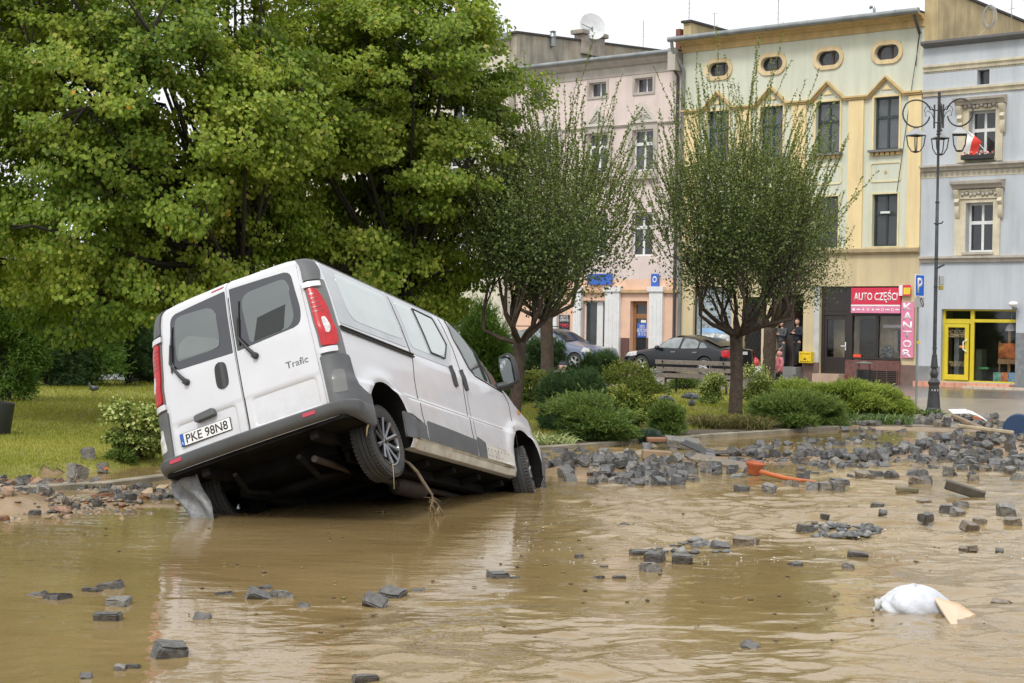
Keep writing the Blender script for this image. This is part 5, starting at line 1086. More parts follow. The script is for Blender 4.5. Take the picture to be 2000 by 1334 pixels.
# underbody
ub = MB(); ub.box(-.28, 3.7, -.84, .84, .225, .233); ub.box(-.85, -.314, -.90, .90, .352, .384); ub.box(-.313, -.285, -.87, .87, .226, .39); ub.build('floor_pan', under, van)
mb = MB()
for y in (-.55, .55): mb.box(-.28, 3.4, y - .04, y + .04, .13, .224); mb.box(-.80, -.285, y - .04, y + .04, .27, .359)
for x in (.35, .9, 1.5, 2.1, 2.7): mb.box(x - .035, x + .035, -.80, .80, .16, .222)
mb.build('chassis_beams', mat('muddy_steel', (.010, .009, .008), .85, spec=.1, dirt=(.04, .03, .02), dirtamt=.4, dscale=4), van, bevel=.01)
MB().tube([(-.05 + .12, -.78, .22), (.08, -.5, .16), (.08, .5, .16), (.07, .78, .22)], .045, 10).tube([(.1, -.6, .17), (.55, -.6, .22)], .035, 8).tube([(.1, .6, .17), (.55, .6, .22)], .035, 8).build('rear_axle', under, van, smooth=40)
MB().tube([(-.62, -.42, .16), (.2, -.42, .12), (1.0, -.40, .12), (2.9, -.38, .14)], .03, 10).lathe([(.05, -.3), (.09, -.26), (.09, .26), (.05, .3)], 14, Matrix.Translation((1.25, -.40, .10)) @ Matrix.Rotation(math.pi / 2, 4, 'Y')).build('exhaust', mat('rusty_exhaust', (.045, .03, .022), .7, var=.4), van, smooth=40)
sp_ = MB(); sp_.lathe([(.18, -.07), (.28, -.08), (.30, 0), (.28, .08), (.18, .07)], 28, Matrix.Translation((-.36, .1, .24)), axis='Z'); pass
MB().tube([(-.70, -.32, .2), (-.35, -.30, .06), (.05, -.34, .14)], .025, 8).tube([(-.74, .3, .22), (-.5, .34, .1), (-.1, .36, .14)], .022, 8).build('brake_pipes', mat('muddy_steel', (.045, .04, .034), .7), van, smooth=40)
MB().tube([(-.05, -.60, .25), (-.05, -.62, .50)], .05, 10).tube([(-.05, .60, .25), (-.05, .62, .50)], .05, 10).build('shock_absorbers', under, van)
for cx in (-.05, 3.2):
    for s_ in (-1, 1):
        mb = MB(); P0 = []
        for i in range(19):
            a = math.pi * (i / 18) * 1.06 - .1
            for yy in (.54, .915): P0.append((cx + .398 * math.cos(a), s_ * yy, .38 + .398 * math.sin(a)))
        mb.add(P0, [(2 * i, 2 * i + 1, 2 * i + 3, 2 * i + 2) for i in range(18)]); mb.lathe([(0, .545 * s_), (.396, .545 * s_)], 36, Matrix.Translation((cx, 0, .38)), axis='Y'); mb.build('wheel_arch_liner', under, van, smooth=True, recalc=False)
# wheels
alloy = mat('dark_alloy', (.16, .16, .165), .2, metal=.9, coat=.5, var=.2, scale=20)
def wheel(M_, side_=-1, r=.325, wd=.21, parent=None, mt=None, nm='wheel', spokes=10, mrim=None):
    T = MB(); h = wd / 2
    prof = [(r * .66, -h * .82), (r * .80, -h * .98), (r * .93, -h * .95), (r * .985, -h * .78), (r, -h * .5), (r, -h * .46), (r * .972, -h * .45), (r * .972, -h * .38), (r, -h * .37), (r, -h * .1), (r * .972, -h * .09), (r * .972, -h * .02), (r, -h * .01), (r, h * .3), (r * .972, h * .31), (r * .972, h * .38), (r, h * .39), (r, h * .6), (r * .985, h * .78), (r * .93, h * .95), (r * .80, h * .98), (r * .66, h * .82)]
    T.lathe(prof + [prof[0]], 56, axis='Y', cap=False)
    for k in range(56):     # tread blocks on the shoulders
        a = 2 * math.pi * k / 56
        for s in (-1, 1):
            Mk = Matrix.Rotation(-a, 4, 'Y') @ Matrix.Translation((r, s * h * .70, 0)); T.box(-.012, .006, -h * .17, h * .17, -.011, .011, M=Mk)
    wo = T.build(nm, mt or rubber, parent, smooth=35); wo.matrix_local = M_
    Rm = MB(); s = side_ * h
    Rm.lathe([(r * .68, s * .86), (r * .70, s * .93), (r * .665, s * .91), (r * .64, s * .70), (r * .62, -s * .7)], 40, axis='Y', cap=False)
    for k in range(spokes):
        a = 2 * math.pi * k / spokes; ca, sa = math.cos(a), math.sin(a)
        for da in ((0,) if spokes > 6 else (-.16, .16)):
            b = a + da; c_ = a + da * .4
            Rm.tube([(r * .10 * math.cos(c_), s * .55, r * .10 * math.sin(c_)), (r * .42 * math.cos(b), s * .72, r * .42 * math.sin(b)), (r * .66 * math.cos(b), s * .84, r * .66 * math.sin(b))], [.022 * r / .32, .019 * r / .32, .024 * r / .32], 6)
    Rm.lathe([(r * .17, s * .45), (r * .17, s * .62), (r * .12, s * .70), (0, s * .72)], 20, axis='Y')
    Rm.build('rim', mrim or alloy, wo, smooth=35)
    B = MB(); B.lathe([(0, s * .1), (r * .60, s * .1), (r * .60, s * .05), (0, s * .05)], 30, axis='Y'); B.lathe([(r * .2, s * .15), (r * .42, s * .15), (r * .42, s * .3), (r * .2, s * .3)], 24, axis='Y'); B.build('brake_disc', under, wo)
    return wo
wheel(Matrix.Translation((-.11, -.80, .245)) @ Matrix.Rotation(.3, 4, 'Y'), -1, parent=van)
wheel(Matrix.Translation((-.05, .80, .30)), 1, parent=van)
wheel(Matrix.Translation((3.22, -.83, .29)) @ Matrix.Rotation(R(17), 4, 'Z'), -1, parent=van)
wheel(Matrix.Translation((3.2, .80, .36)) @ Matrix.Rotation(R(17), 4, 'Z'), 1, parent=van)
# mud flap of torn grey plastic behind the left rear wheel
fm = mat('torn_grey_plastic', (.17, .175, .18), .45, var=.35, scale=9, bump=.8, bscale=14, dirt=(.30, .28, .24), dirtamt=.6, dscale=7)
mb = MB(); V = []
for i in range(13):
    for j in range(9):
        t, s = i / 12, j / 8; V.append(Vector((-.70 + .10 * t + .03 * math.sin(s * 9 + t * 5), .70 + .27 * s + .02 * math.sin(t * 7) - .06 * t, .36 - .46 * t * (1 + .12 * math.sin(s * 11)) )))
mb.add(V, [(i * 9 + j, i * 9 + j + 1, (i + 1) * 9 + j + 1, (i + 1) * 9 + j) for i in range(12) for j in range(8)]); o = mb.build('mud_flap', fm, van, smooth=True); sf = o.modifiers.new('s', 'SOLIDIFY'); sf.thickness = .008
# front right mud guard hanging loose
mb = MB(); V = []
for i in range(15):
    a = -1.0 + 1.35 * i / 14
    for yy in (.80, .93): V.append((3.2 + .43 * math.cos(a), -yy, .36 + .45 * math.sin(a)))
mb.add(V, [(2 * i, 2 * i + 1, 2 * i + 3, 2 * i + 2) for i in range(14)]); o = mb.build('loose_wing_liner', vblk, van, smooth=True); sf = o.modifiers.new('s', 'SOLIDIFY'); sf.thickness = .012
# stick with roots caught under the van
st = empty('broken_stick', loc=tuple(atY(793, 900, 15.3)), label='thin broken stick with roots hanging below the raised rear wheel of the van', cat='stick')
stm = mat('wet_bark', (.13, .095, .06), .7, var=.3, scale=20); q = lambda px, py, dy=0: Vector(atY(px, py, 15.3 + dy)) - st.location
MB().tube([q(788, 898), q(800, 906), q(815, 922), q(826, 940), q(836, 955), q(845, 968)], [.011, .014, .016, .016, .014, .011], 7).tube([q(845, 968), q(842, 985), q(852, 997)], [.008, .007, .003], 5).tube([q(843, 968), q(858, 990, .05), q(870, 1010, .05)], [.009, .008, .004], 5).tube([q(858, 990, .05), q(850, 1006, 0)], [.006, .004], 5).tube([q(845, 970), q(862, 980)], [.005, .002], 4).tube([q(840, 972), q(828, 971)], [.005, .002], 4).build('stick', stm, st, smooth=50)
mb = MB()
for k in range(22):
    x0, y0 = random.choice([(844, 968), (846, 975), (842, 985), (856, 990)]); P0 = [q(x0, y0)]
    dx, dy = random.uniform(-12, 12), random.uniform(5, 24)
    for t in (.5, 1): P0.append(q(x0 + dx * t + random.uniform(-3, 3), y0 + dy * t, random.uniform(-.05, .05)))
    mb.tube(P0, [.003, .002, .001], 3)
mb.build('roots', mat('pale_roots', (.33, .24, .13), .8), st)
gsw = tag(MB().tube([Vector(atY(767, 905, 14.7)), Vector(atY(769, 930, 14.7)), Vector(atY(770, 955, 14.7))], [.004, .003, .002], 4).tube([Vector(atY(720, 828, 14.55)), Vector(atY(717, 836, 14.5)), Vector(atY(716, 852, 14.5))], [.01, .008, .003], 4).build('straw', mat('straw', (.45, .38, .18), .8)), 'wisps of straw caught on the raised rear wheel and bumper corner of the van', 'straw')
# ------------------------------------------------------------------ kerb
def offset_strip(name, pts, w, z0, z1, m, **kw):
    mb = MB(); P = [np.array(p) for p in pts]; L = []
    for i in range(len(P)):
        t = P[min(i + 1, len(P) - 1)] - P[max(i - 1, 0)]; t = t / np.linalg.norm(t); L.append(np.array([-t[1], t[0]]))
    V = []
    for p, n_ in zip(P, L):
        for o, z in ((0, z0), (0, z1 - .012), (.012, z1), (w - .01, z1), (w, z1 - .01), (w, z0)): q = p + n_ * o; V.append((q[0], q[1], z))
    k = 6; mb.add(V, [(i * k + j, i * k + j + 1, (i + 1) * k + j + 1, (i + 1) * k + j) for i in range(len(P) - 1) for j in range(k - 1)] + [tuple(range(k)), tuple((len(P) - 1) * k + j for j in range(k))])
    return mb.build(name, m, smooth=False, **kw)
kerbm = mat('wet_concrete_kerb', (.26, .23, .17), .6, var=.3, scale=3, bump=.5, bscale=40, dirt=(.16, .13, .08), dirtamt=.6)
tot = []
for a, b in zip(KERB[:-1], KERB[1:]): 
    n_ = max(1, int(np.linalg.norm(b - a) / 1.0)); tot += [a + (b - a) * t / n_ for t in range(n_)]
tot.append(KERB[-1])
seg = []
for i in range(len(tot) - 1):
    a, b = tot[i], tot[i + 1]
    if i * 1. > 400: break
    seg.append((a, a + (b - a) * .985))
mk = MB()
kw_ = .13
for a, b in seg:
    t = (b - a) / np.linalg.norm(b - a); n_ = np.array([-t[1], t[0]]); dz = random.uniform(-.006, .006); V = []
    zz = .062 + dz
    for p in (a, b):
        for o, z in ((0, -.2), (0, zz - .012), (.012, zz), (kw_ - .012, zz), (kw_, zz - .012), (kw_, -.2)): q = p + n_ * o; V.append((q[0], q[1], z))
    mk.add(V, [(j, j + 1, 6 + j + 1, 6 + j) for j in range(5)] + [tuple(range(5, -1, -1)), tuple(range(6, 12))])
mk.build('kerb', kerbm, label='long low concrete kerb between the lawn and the flooded street', cat='kerb')

# ------------------------------------------------------------------ granite setts, cobbles, rubble
def sett_mesh(seed, sx_=1, sy_=1, sz_=1, rough=.09, name='granite_sett', m=None):
    rd = random.Random(seed); bm = bmesh.new(); bmesh.ops.create_cube(bm, size=1)
    bmesh.ops.bevel(bm, geom=bm.edges[:], offset=.09, segments=2, affect='EDGES'); bmesh.ops.subdivide_edges(bm, edges=bm.edges[:], cuts=1, use_grid_fill=True)
    cs = {}
    for v in bm.verts:
        k = (v.co.x > 0, v.co.y > 0, v.co.z > 0)
        if k not in cs: cs[k] = Vector((rd.uniform(-1, 1), rd.uniform(-1, 1), rd.uniform(-1, 1))) * rough
        v.co = v.co + cs[k] + Vector((rd.uniform(-1, 1), rd.uniform(-1, 1), rd.uniform(-1, 1))) * .03
        v.co.x *= .145 * sx_; v.co.y *= .145 * sy_; v.co.z *= .13 * sz_
    me = bpy.data.meshes.new(name); bm.to_mesh(me); bm.free(); me.materials.append(m); me.polygons.foreach_set('use_smooth', [True] * len(me.polygons)); me.set_sharp_from_angle(angle=R(38)); return me
def granite(name, c): return mat(name, c, .38, var=.45, scale=28, bump=.7, bscale=45, dirt=(c[0] * 1.9, c[1] * 1.75, c[2] * 1.5), dirtamt=.45, dscale=9)
gr1, gr2, gr3 = granite('dark_wet_granite', (.088, .083, .076)), granite('grey_granite', (.165, .155, .138)), granite('brown_grey_granite', (.17, .14, .105))
setts = [sett_mesh(i, *d, m=mm) for i, (d, mm) in enumerate([((1, 1, 1), gr1), ((1.15, .95, .95), gr1), ((.95, 1.1, 1.05), gr2), ((1.1, 1.1, .9), gr1), ((.9, 1, 1.1), gr2), ((1.25, .9, .85), gr3), ((1, .85, 1), gr1), ((.8, .8, .8), gr1)])]
def place_sett(i, loc, s=1., rot=None, label=None, group=None, name='granite_sett', me=None, cat='paving stone'):
    o = bpy.data.objects.new(name, me or setts[i % len(setts)]); COL.objects.link(o); o.location = loc
    o.rotation_euler = rot or (random.gauss(0, .3), random.gauss(0, .3), random.uniform(0, 6.28)); o.scale = (s, s * random.uniform(.9, 1.1), s * random.uniform(.85, 1.05))
    return tag(o, label, cat, group)
def wpx(px, py, wid): return wid * (CAMH * FPX / (py - 640 - .0165 * (px - 1000))) / FPX   # width in metres of something wid photo px wide at the water
# single stones standing in the water: px centre, py waterline, width px, height above water px, tilt, words
FG = [(67, 1163, 40, 5, 0, 'thin dark edge of a sunken sett beside the pale topped one, far left'), (108, 1171, 46, 13, 0, 'pale topped sett at the water surface, near the left edge of the flood'),
 (178, 1156, 34, 8, 0, 'low flat sett end touching the longer flat sett, left foreground'), (211, 1150, 52, 11, 0, 'longer flat dark sett just above water, upper of the left foreground stones'),
 (227, 1184, 52, 13, 0, 'flat pale topped sett between two darker ones, left foreground'), (209, 1213, 48, 17, 0, 'dark sett with a light flat top, lowest of the left foreground four'),
 (325, 1284, 66, 32, .2, 'largest dark square sett of the foreground, below the red lamp reflection'), (390, 1210, 38, 14, .5, 'small black wedge shaped sett on its own, in the van reflection'),
 (433, 1162, 40, 7, 0, 'thin dark sett barely above water, left of the tilted pair'), (502, 1170, 44, 23, .6, 'dark pointed sett leaning on end, middle of the foreground group below the van'),
 (515, 1151, 30, 7, 0, 'small pale sett behind the dark pointed one'), (548, 1168, 40, 11, 0, 'pale flat sett touching the right side of the dark pointed one'),
 (733, 1184, 44, 27, .7, 'tilted triangular sett in front of the dark block, centre foreground'), (764, 1168, 50, 24, .3, 'dark block shaped sett behind the tilted triangular one'),
 (815, 1155, 30, 7, .2, 'small broken sett piece right of the tilted pair in the centre foreground'), (591, 1186, 11, 9, .8, 'tiny stone chip sticking up out of the water between the two foreground pairs'),
 (712, 1336, 46, 18, 0, 'pale topped sett cut off by the bottom edge of the view'), (165, 1326, 22, 12, .3, 'small round pale stone near the bottom left'),
 (231, 1310, 24, 7, 0, 'small flat speckled stone, left of a pair near the bottom left'), (259, 1306, 22, 7, 0, 'small flat speckled stone, right of a pair near the bottom left'),
 (971, 1129, 42, 12, 0, 'flat dark sett alone in the middle of the water'), (1004, 1130, 20, 4, 0, 'small flat stone just right of the dark sett in mid water'), (1131, 1090, 16, 8, 0, 'small pale stone in the pink reflection'),
 (1249, 1085, 34, 14, .2, 'low dark sett at the left of the foreground sett cluster'), (1278, 1098, 40, 22, .1, 'upright grey sett in the cluster, behind the flat dark one'), (1271, 1117, 40, 13, 0, 'flat dark sett in front of the cluster'),
 (1335, 1102, 38, 21, .1, 'dark square sett at the right of the cluster'), (1407, 1073, 38, 18, .3, 'dark sett with a worn corner, left of the broad block'), (1458, 1067, 44, 22, .1, 'broad brownish sett block, tallest above the rapids'),
 (1574, 1040, 32, 18, .2, 'dark sett with a pale flat top, alone above the broken pieces'), (1678, 1090, 36, 16, .2, 'dark flat topped sett at the right end of the broken pieces'), (1810, 1020, 25, 18, 0, 'square grey sett standing upright alone in the fast water'),
 (1898, 1037, 34, 22, .3, 'brownish sett leaning left in front of another, right side'), (1915, 1024, 24, 14, .1, 'dark sett half hidden behind the leaning brownish one'), (1715, 996, 24, 15, .1, 'dark sett beside a smaller rounded one in the fast water'),
 (1725, 1006, 18, 11, .4, 'small rounded sett under the dark one in the fast water'), (1901, 1073, 21, 10, .1, 'dark little sett next to a brown stone, right side'), (1883, 1074, 14, 9, .4, 'small brown stone left of the dark little sett'),
 (1953, 1077, 17, 6, .3, 'small black stone near the right edge in calmer water'), (1968, 1010, 38, 20, .1, 'large dark sett behind a pile corner near the right edge'), (1982, 1028, 32, 20, .1, 'brown grey sett with a foam line, near the right edge'),
 (1465, 1265, 34, 14, .5, 'dark wedge shaped sett alone in the lower right water'), (1958, 1178, 34, 8, .2, 'low brown stone right of the white sack'), (1665, 996, 14, 8, .2, 'small black sett piece in the fast water, farthest left of its row'),
 (1613, 1010, 16, 7, .1, 'small dark sett piece with foam below it, middle of the fast water'), (1592, 1027, 14, 7, 0, 'flat small stone left of the dark one in the fast water'), (1658, 1110, 26, 7, 0, 'white wet flat stone below the dark flat topped sett'),
 (1210, 1130, 24, 6, 0, 'flat grey chip left of the foreground cluster'), (1170, 1130, 20, 5, 0, 'dark flat chip farther left of the foreground cluster'), (1555, 1105, 26, 6, 0, 'flat dark edged chip below the broken pieces'),
 (1320, 1070, 20, 6, 0, 'flat pale chip behind the foreground cluster'), (1221, 1026, 18, 5, .2, 'dark chip alone in the smooth water above the cluster'), (1180, 1108, 18, 4, 0, 'flat chip in the pink reflection'), (1808, 984, 28, 10, .1, 'brown flat stone slab piece in the fast water')]
for i, (px, py, wd_, hp, tl, lb) in enumerate(FG):
    d = py - 640 - .0165 * (px - 1000); Yd = CAMH * FPX / d; s = max(.4, min(1.75, wd_ * Yd / FPX / .165)); hh = hp * Yd / FPX
    p = at(px, py, 0); hz = .13 * s
    rot = (random.uniform(-.12, .12) + tl * .9, random.uniform(-.1, .1) + tl * .5, random.uniform(-.5, .5))
    ext = hz / 2 * math.cos(tl) + .145 * s / 2 * math.sin(min(1.2, tl * 1.1)) * .8
    place_sett([0, 3, 1, 0, 2, 1, 3][i % 7] if 'brown' not in lb else 5, (p[0], p[1] + .06 * s, hh - ext), s, rot, lb)
random.seed(11)
# stones of the rubble banks: (corner pixels of each bank, how many)
def inpoly(x, y, P):
    c = False
    for i in range(len(P)):
        (x0, y0), (x1, y1) = P[i], P[i - 1]
        if (y0 > y) != (y1 > y) and x < (x1 - x0) * (y - y0) / (y1 - y0) + x0: c = not c
    return c
BANKS = [([(1048, 905), (1170, 893), (1290, 905), (1350, 935), (1360, 955), (1300, 968), (1190, 965), (1090, 940)], 62, (.75, 1.1), 'granite sett lying in the rubble bank by the front wheel of the van', 'setts of the bank by the van front wheel', .9),
 ([(1260, 890), (1380, 885), (1440, 900), (1500, 935), (1460, 960), (1360, 945), (1270, 925)], 26, (.7, 1.05), 'granite sett scattered around the dark slabs in mid flood', 'setts around the dark slabs', .9),
 ([(1440, 895), (1560, 872), (1680, 870), (1760, 880), (1790, 905), (1690, 935), (1560, 925), (1470, 915)], 50, (.6, .95), 'granite sett in the broken rubble line right of the flower pot', 'setts of the rubble line right of the flower pot', .8),
 ([(1740, 885), (1830, 868), (1900, 850), (2000, 862), (2070, 880), (2070, 945), (1960, 930), (1850, 915), (1770, 905)], 58, (.7, 1.05), 'granite sett heaped in the bank below the blue drum', 'setts heaped below the blue drum', .9),
 ([(1660, 826), (1720, 818), (1830, 818), (1960, 815), (1960, 835), (1850, 838), (1700, 838), (1650, 836)], 44, (.8, 1.0), 'granite sett in the displaced row by the street lamp foot', 'setts in the row by the lamp foot', .5)]
nS = len(FG)
for P, cnt, (s0, s1), lb, gr, tl in BANKS:
    xs, ys = [p[0] for p in P], [p[1] for p in P]; k = 0; done = []
    for _ in range(6000):
        if k >= cnt: break
        px, py = random.uniform(min(xs), max(xs)), random.uniform(min(ys), max(ys))
        if not inpoly(px, py, P): continue
        p = gat(px, py); 
        if any((p.x - q.x) ** 2 + (p.y - q.y) ** 2 < (.11) ** 2 for q in done): continue
        s = random.uniform(s0, s1); z = max(g(p.x, p.y), -.05); done.append(p)
        place_sett(random.randrange(7), (p.x, p.y, z + .045 * s), s, (random.gauss(0, tl * .5), random.gauss(0, tl * .5), random.uniform(0, 6.28)), lb, gr); k += 1
    nS += k
# single setts between the banks
for px, py, lb in [(1503, 962, 'sett in shallow water straight below the flower pot, right of its neighbour'), (1450, 963, 'sett in shallow water left of and below the flower pot'), (1547, 951, 'sett standing under the middle of the orange pipe'), (1590, 957, 'sett in shallow water below the free end of the orange pipe'), (1612, 958, 'middle sett of the trio right of the orange pipe end'), (1638, 958, 'rightmost sett of the trio right of the orange pipe end'), (1662, 912, 'sett resting above the gap right of the orange pipe'), (1640, 950, 'sett just behind the trio at the orange pipe end'), (1688, 935, 'single sett between the orange pipe and the centre of the rubble line'),
    (1745, 935, 'pointed sett alone below the middle of the rubble line'), (1793, 946, 'left one of two touching setts below the rubble line'), (1812, 945, 'right one of two touching setts below the rubble line'), (1854, 927, 'rounded sett right under the heap, left of the blue drum'), (1902, 940, 'square sett alone in the fast water below the heap'), (1916, 905, 'sett at the front foot of the heap below the blue drum'), (1926, 922, 'sett in front of the heap, left of a close pair'), (1956, 921, 'left sett of the close pair in front of the heap'),
    (1975, 925, 'right sett of the close pair in front of the heap'), (1990, 938, 'sett at the right edge, below the heap'), (1853, 1003, 'sett under the left end of the soaked dark wood'), (1880, 998, 'sett under the middle of the soaked dark wood'), (1870, 1010, 'low sett in front of the soaked dark wood'), (1560, 905, 'sett in open water above the orange pipe'), (1700, 897, 'sett at the upper edge of the rubble line, right of the pipe')]:
    p = at(px, py, 0); s = random.uniform(.8, 1.1)
    place_sett(random.randrange(7), (p[0], p[1] + .05, .02), s, (random.gauss(0, .15), random.gauss(0, .15), random.uniform(0, 6.28)), lb, 'setts standing clear between the rubble banks')
# the bank at the left: setts and brown stones
cob = [sett_mesh(40 + i, a, b, c, rough=.2, name='rough_stone', m=m_) for i, (a, b, c, m_) in enumerate([(1.3, .9, .7, granite('brown_stone', (.24, .15, .09))), (1.0, 1.1, .6, granite('tan_stone', (.30, .22, .13))), (1.6, .8, .7, granite('rust_stone', (.22, .12, .07))), (.8, .8, .7, gr3)])]
LP = [(-40, 945), (60, 940), (180, 962), (260, 976), (390, 982), (390, 998), (250, 1004), (120, 1002), (-40, 990)]; done = []; k = 0
while k < 105:
    px, py = random.uniform(-40, 385), random.uniform(940, 1000)
    if not inpoly(px, py, LP): continue
    p = gat(px, py)
    if any((p.x - q.x) ** 2 + (p.y - q.y) ** 2 < .009 for q in done): continue
    done.append(p); z = max(g(p.x, p.y), -.03); s = random.uniform(.55, .95)
    if k % 5 < 2: place_sett(0, (p.x, p.y, z + .03), s, None, 'brown or tan rough stone in the gravel bank left of the van', 'rough stones of the left bank', 'rough_stone', cob[k % 4], 'stone')
    else: place_sett([0, 1, 3, 6, 7][k % 5], (p.x, p.y, z + .035), s * .85, None, 'dark granite sett in the gravel bank left of the van', 'setts of the left gravel bank')
    k += 1
for px, py, s, lb in ((150, 918, 1.1, 'big pale edged granite block at the lawn corner behind the left puddle'), (172, 921, 1.0, 'flat granite block leaning on the bigger block at the lawn corner'), (201, 906, .8, 'grey granite block on the lawn by the orange flowers'), (88, 1000, .8, 'sett lying alone on the bare sand spit at the left'), (83, 1013, .7, 'low sett at the sand spit edge, at the left')):
    p = gat(px, py); place_sett(2, (p.x, p.y, max(p.z, 0) + .06 * s), s * 1.05, (random.uniform(-.3, .3), .25, random.uniform(0, 3)), lb)
# the many further setts of the banks, too many to tell apart
BV, BF = [], []; ob = 0; src = []
for me_ in setts:
    v_ = np.zeros(len(me_.vertices) * 3); me_.vertices.foreach_get('co', v_); src.append((v_.reshape(-1, 3), [tuple(q.vertices) for q in me_.polygons]))
cnt_ = 0; pol = [(BANKS[0][0], 110), (BANKS[1][0], 30), (BANKS[2][0], 110), (BANKS[3][0], 190), (BANKS[4][0], 50), ([(1450, 925), (1700, 930), (1900, 925), (2060, 935), (2060, 955), (1800, 955), (1550, 958)], 45)]
for P, cn in pol:
    xs, ys = [p[0] for p in P], [p[1] for p in P]; k = 0
    while k < cn:
        px, py = random.uniform(min(xs), max(xs)), random.uniform(min(ys), max(ys))
        if not inpoly(px, py, P): continue
        p = gat(px, py); v_, f_ = src[random.randrange(7)]; M3 = np.array(Matrix.Rotation(random.uniform(0, 6.28), 3, 'Z') @ Matrix.Rotation(random.gauss(0, .5), 3, 'X')); q = v_ @ M3.T * random.uniform(.6, 1.0) + [p.x, p.y, max(g(p.x, p.y), -.04) + random.choice((-.02, .02, .06))]
        BV += [tuple(a) for a in q]; BF += [tuple(ob + i for i in f) for f in f_]; ob += len(q); k += 1
rb = MB(); rb.v, rb.f, rb.m = BV, BF, [0] * len(BF); rb.build('rubble', granite('wet_rubble', (.095, .095, .095)), smooth=38, recalc=False, label='jumble of further wet granite setts filling the rubble banks', cat='rubble', kind='stuff')
# gravel and chips
def chips(name, P, cnt, lo, hi, cols, label, zmin=-.01):
    V, F, A = [], [], []; xs, ys = [p[0] for p in P], [p[1] for p in P]; b = 0; k = 0
    while k < cnt:
        px, py = random.uniform(min(xs), max(xs)), random.uniform(min(ys), max(ys))
        if not inpoly(px, py, P): continue
        p = gat(px, py); z = max(g(p.x, p.y), zmin); s = random.uniform(lo, hi); r = random.random(); k += 1
        c = [Vector((random.uniform(.6, 1) * s * x, random.uniform(.5, 1) * s * y, random.uniform(.15, .5) * s * zz)) for x, y, zz in ((1, 0, 0), (0, 1, 0), (-1, 0, 0), (0, -1, 0), (.2, .2, 1), (0, 0, -1))]
        a = random.uniform(0, 6.28); M_ = Matrix.Rotation(a, 3, 'Z'); V += [M_ @ q + Vector((p.x, p.y, z + s * .1)) for q in c]
        F += [(b + i, b + (i + 1) % 4, b + 4) for i in range(4)] + [(b + (i + 1) % 4, b + i, b + 5) for i in range(4)]; A += [r] * 8; b += 6
    npmesh(name, [tuple(v) for v in V], F, leafmat('gravel_' + cols[0], cols[1], .5, 0, .5), attr={'rnd': ('FACE', A)}, label=label, cat='gravel', kind='stuff')
gc = [(0, (.05, .05, .05)), (.3, (.12, .12, .115)), (.5, (.20, .15, .09)), (.7, (.30, .21, .12)), (.85, (.22, .10, .055)), (1, (.42, .36, .27))]
chips('gravel', LP, 4200, .012, .06, ('warm', gc), 'loose gravel and broken stone of the bank left of the van')
chips('stone_chips', [(1440, 890), (1600, 870), (1800, 868), (2060, 860), (2060, 935), (1800, 930), (1500, 940)], 1500, .012, .05, ('warm', gc), 'small stone chips and brick crumbs washed out between the setts')
chips('foam', [(900, 1060), (1100, 1000), (2000, 1000), (2000, 1130), (1500, 1140), (1300, 1140), (1000, 1130)], 420, .004, .016, ('pale', [(0, (.45, .40, .32)), (1, (.72, .70, .65))]), 'small flecks of foam drifting round the stones', .004)
chips('twigs_and_leaf_litter', [(100, 1060), (1900, 960), (1950, 1300), (200, 1300)], 130, .008, .03, ('litter', [(0, (.04, .03, .015)), (.5, (.12, .08, .03)), (1, (.22, .2, .05))]), 'scraps of leaf and bark floating on the flood water', .004)
chips('shingle', [(1560, 1068), (1620, 1048), (1700, 1052), (1720, 1068), (1650, 1078), (1600, 1082)], 110, .03, .08, ('grey', [(0, (.05, .05, .05)), (.6, (.13, .13, .125)), (1, (.26, .255, .24))]), 'wet broken pieces of stone in front of the rapids', 0)
chips('chippings', [(1355, 1085), (1430, 1108), (1350, 1115), (1300, 1118), (1240, 1125), (1330, 1088)], 26, .03, .09, ('grey', None), 'flat wet stone chippings around the foreground setts', 0)
# ------------------------------------------------------------------ debris
def slab(name, px, py, L, W, T, rot, m, label, cat, dz=0.):
    p = gat(px, py); o = MB().box(-L / 2, L / 2, -W / 2, W / 2, -T / 2, T / 2).build(name, m, bevel=min(T * .3, .012), label=label, cat=cat); o.location = (p.x, p.y, max(p.z, 0) + T / 2 + dz); o.rotation_euler = rot; return o
oldwood = mat('weathered_board', (.20, .15, .10), .7, var=.35, scale=15, bump=.5, bscale=30)
slab('metal_sheet', 1402, 905, .75, .45, .02, (.0, -.04, .1), mat('dark_sheet', (.07, .06, .065), .3), 'flat dark metal sheet lying over the slabs in mid flood', 'metal sheet', .03)
slab('stone_slab', 1333, 893, .5, .28, .12, (.2, .1, .1), gr2, 'big grey stone slab between the wooden crate bits and the dark sheet', 'slab', .03)
slab('rubber_mat', 1370, 897, .55, .3, .02, (.1, .38, -.3), vblk, 'black bent rubber mat leaning between the grey slab and the dark sheet', 'mat', .08)
slab('broken_board', 1291, 892, .42, .14, .06, (.1, .0, .1), mat('brick_brown', (.22, .11, .06), .7), 'brown broken board resting on a pale block at the left end of the slabs', 'board', .1)
slab('pale_block', 1282, 900, .38, .18, .12, (0, .05, .1), mat('sandy_block', (.28, .20, .12), .7, var=.3), 'pale brown block under the broken board', 'block', 0)
slab('paving_slab', 1310, 913, .5, .3, .05, (.03, -.06, .2), mat('sandy_slab', (.33, .27, .18), .6), 'thin sandy paving slab in front of the big grey slab', 'slab')
slab('paving_slab', 1412, 923, .8, .35, .05, (.12, .14, -.35), gr3, 'long brownish grey slab tilted into the water left of the flower pot', 'slab', .02)
slab('rough_board', 1900, 858, .9, .14, .06, (0, .3, -.9), oldwood, 'pale weathered board sloping down into the heap below the blue drum', 'board', .1)
slab('rough_board', 1925, 872, .8, .12, .05, (0, .1, -.2), mat('pale_timber', (.36, .29, .19), .7, var=.25, scale=12), 'pale timber lying level across the heap below the blue drum', 'board', .14)
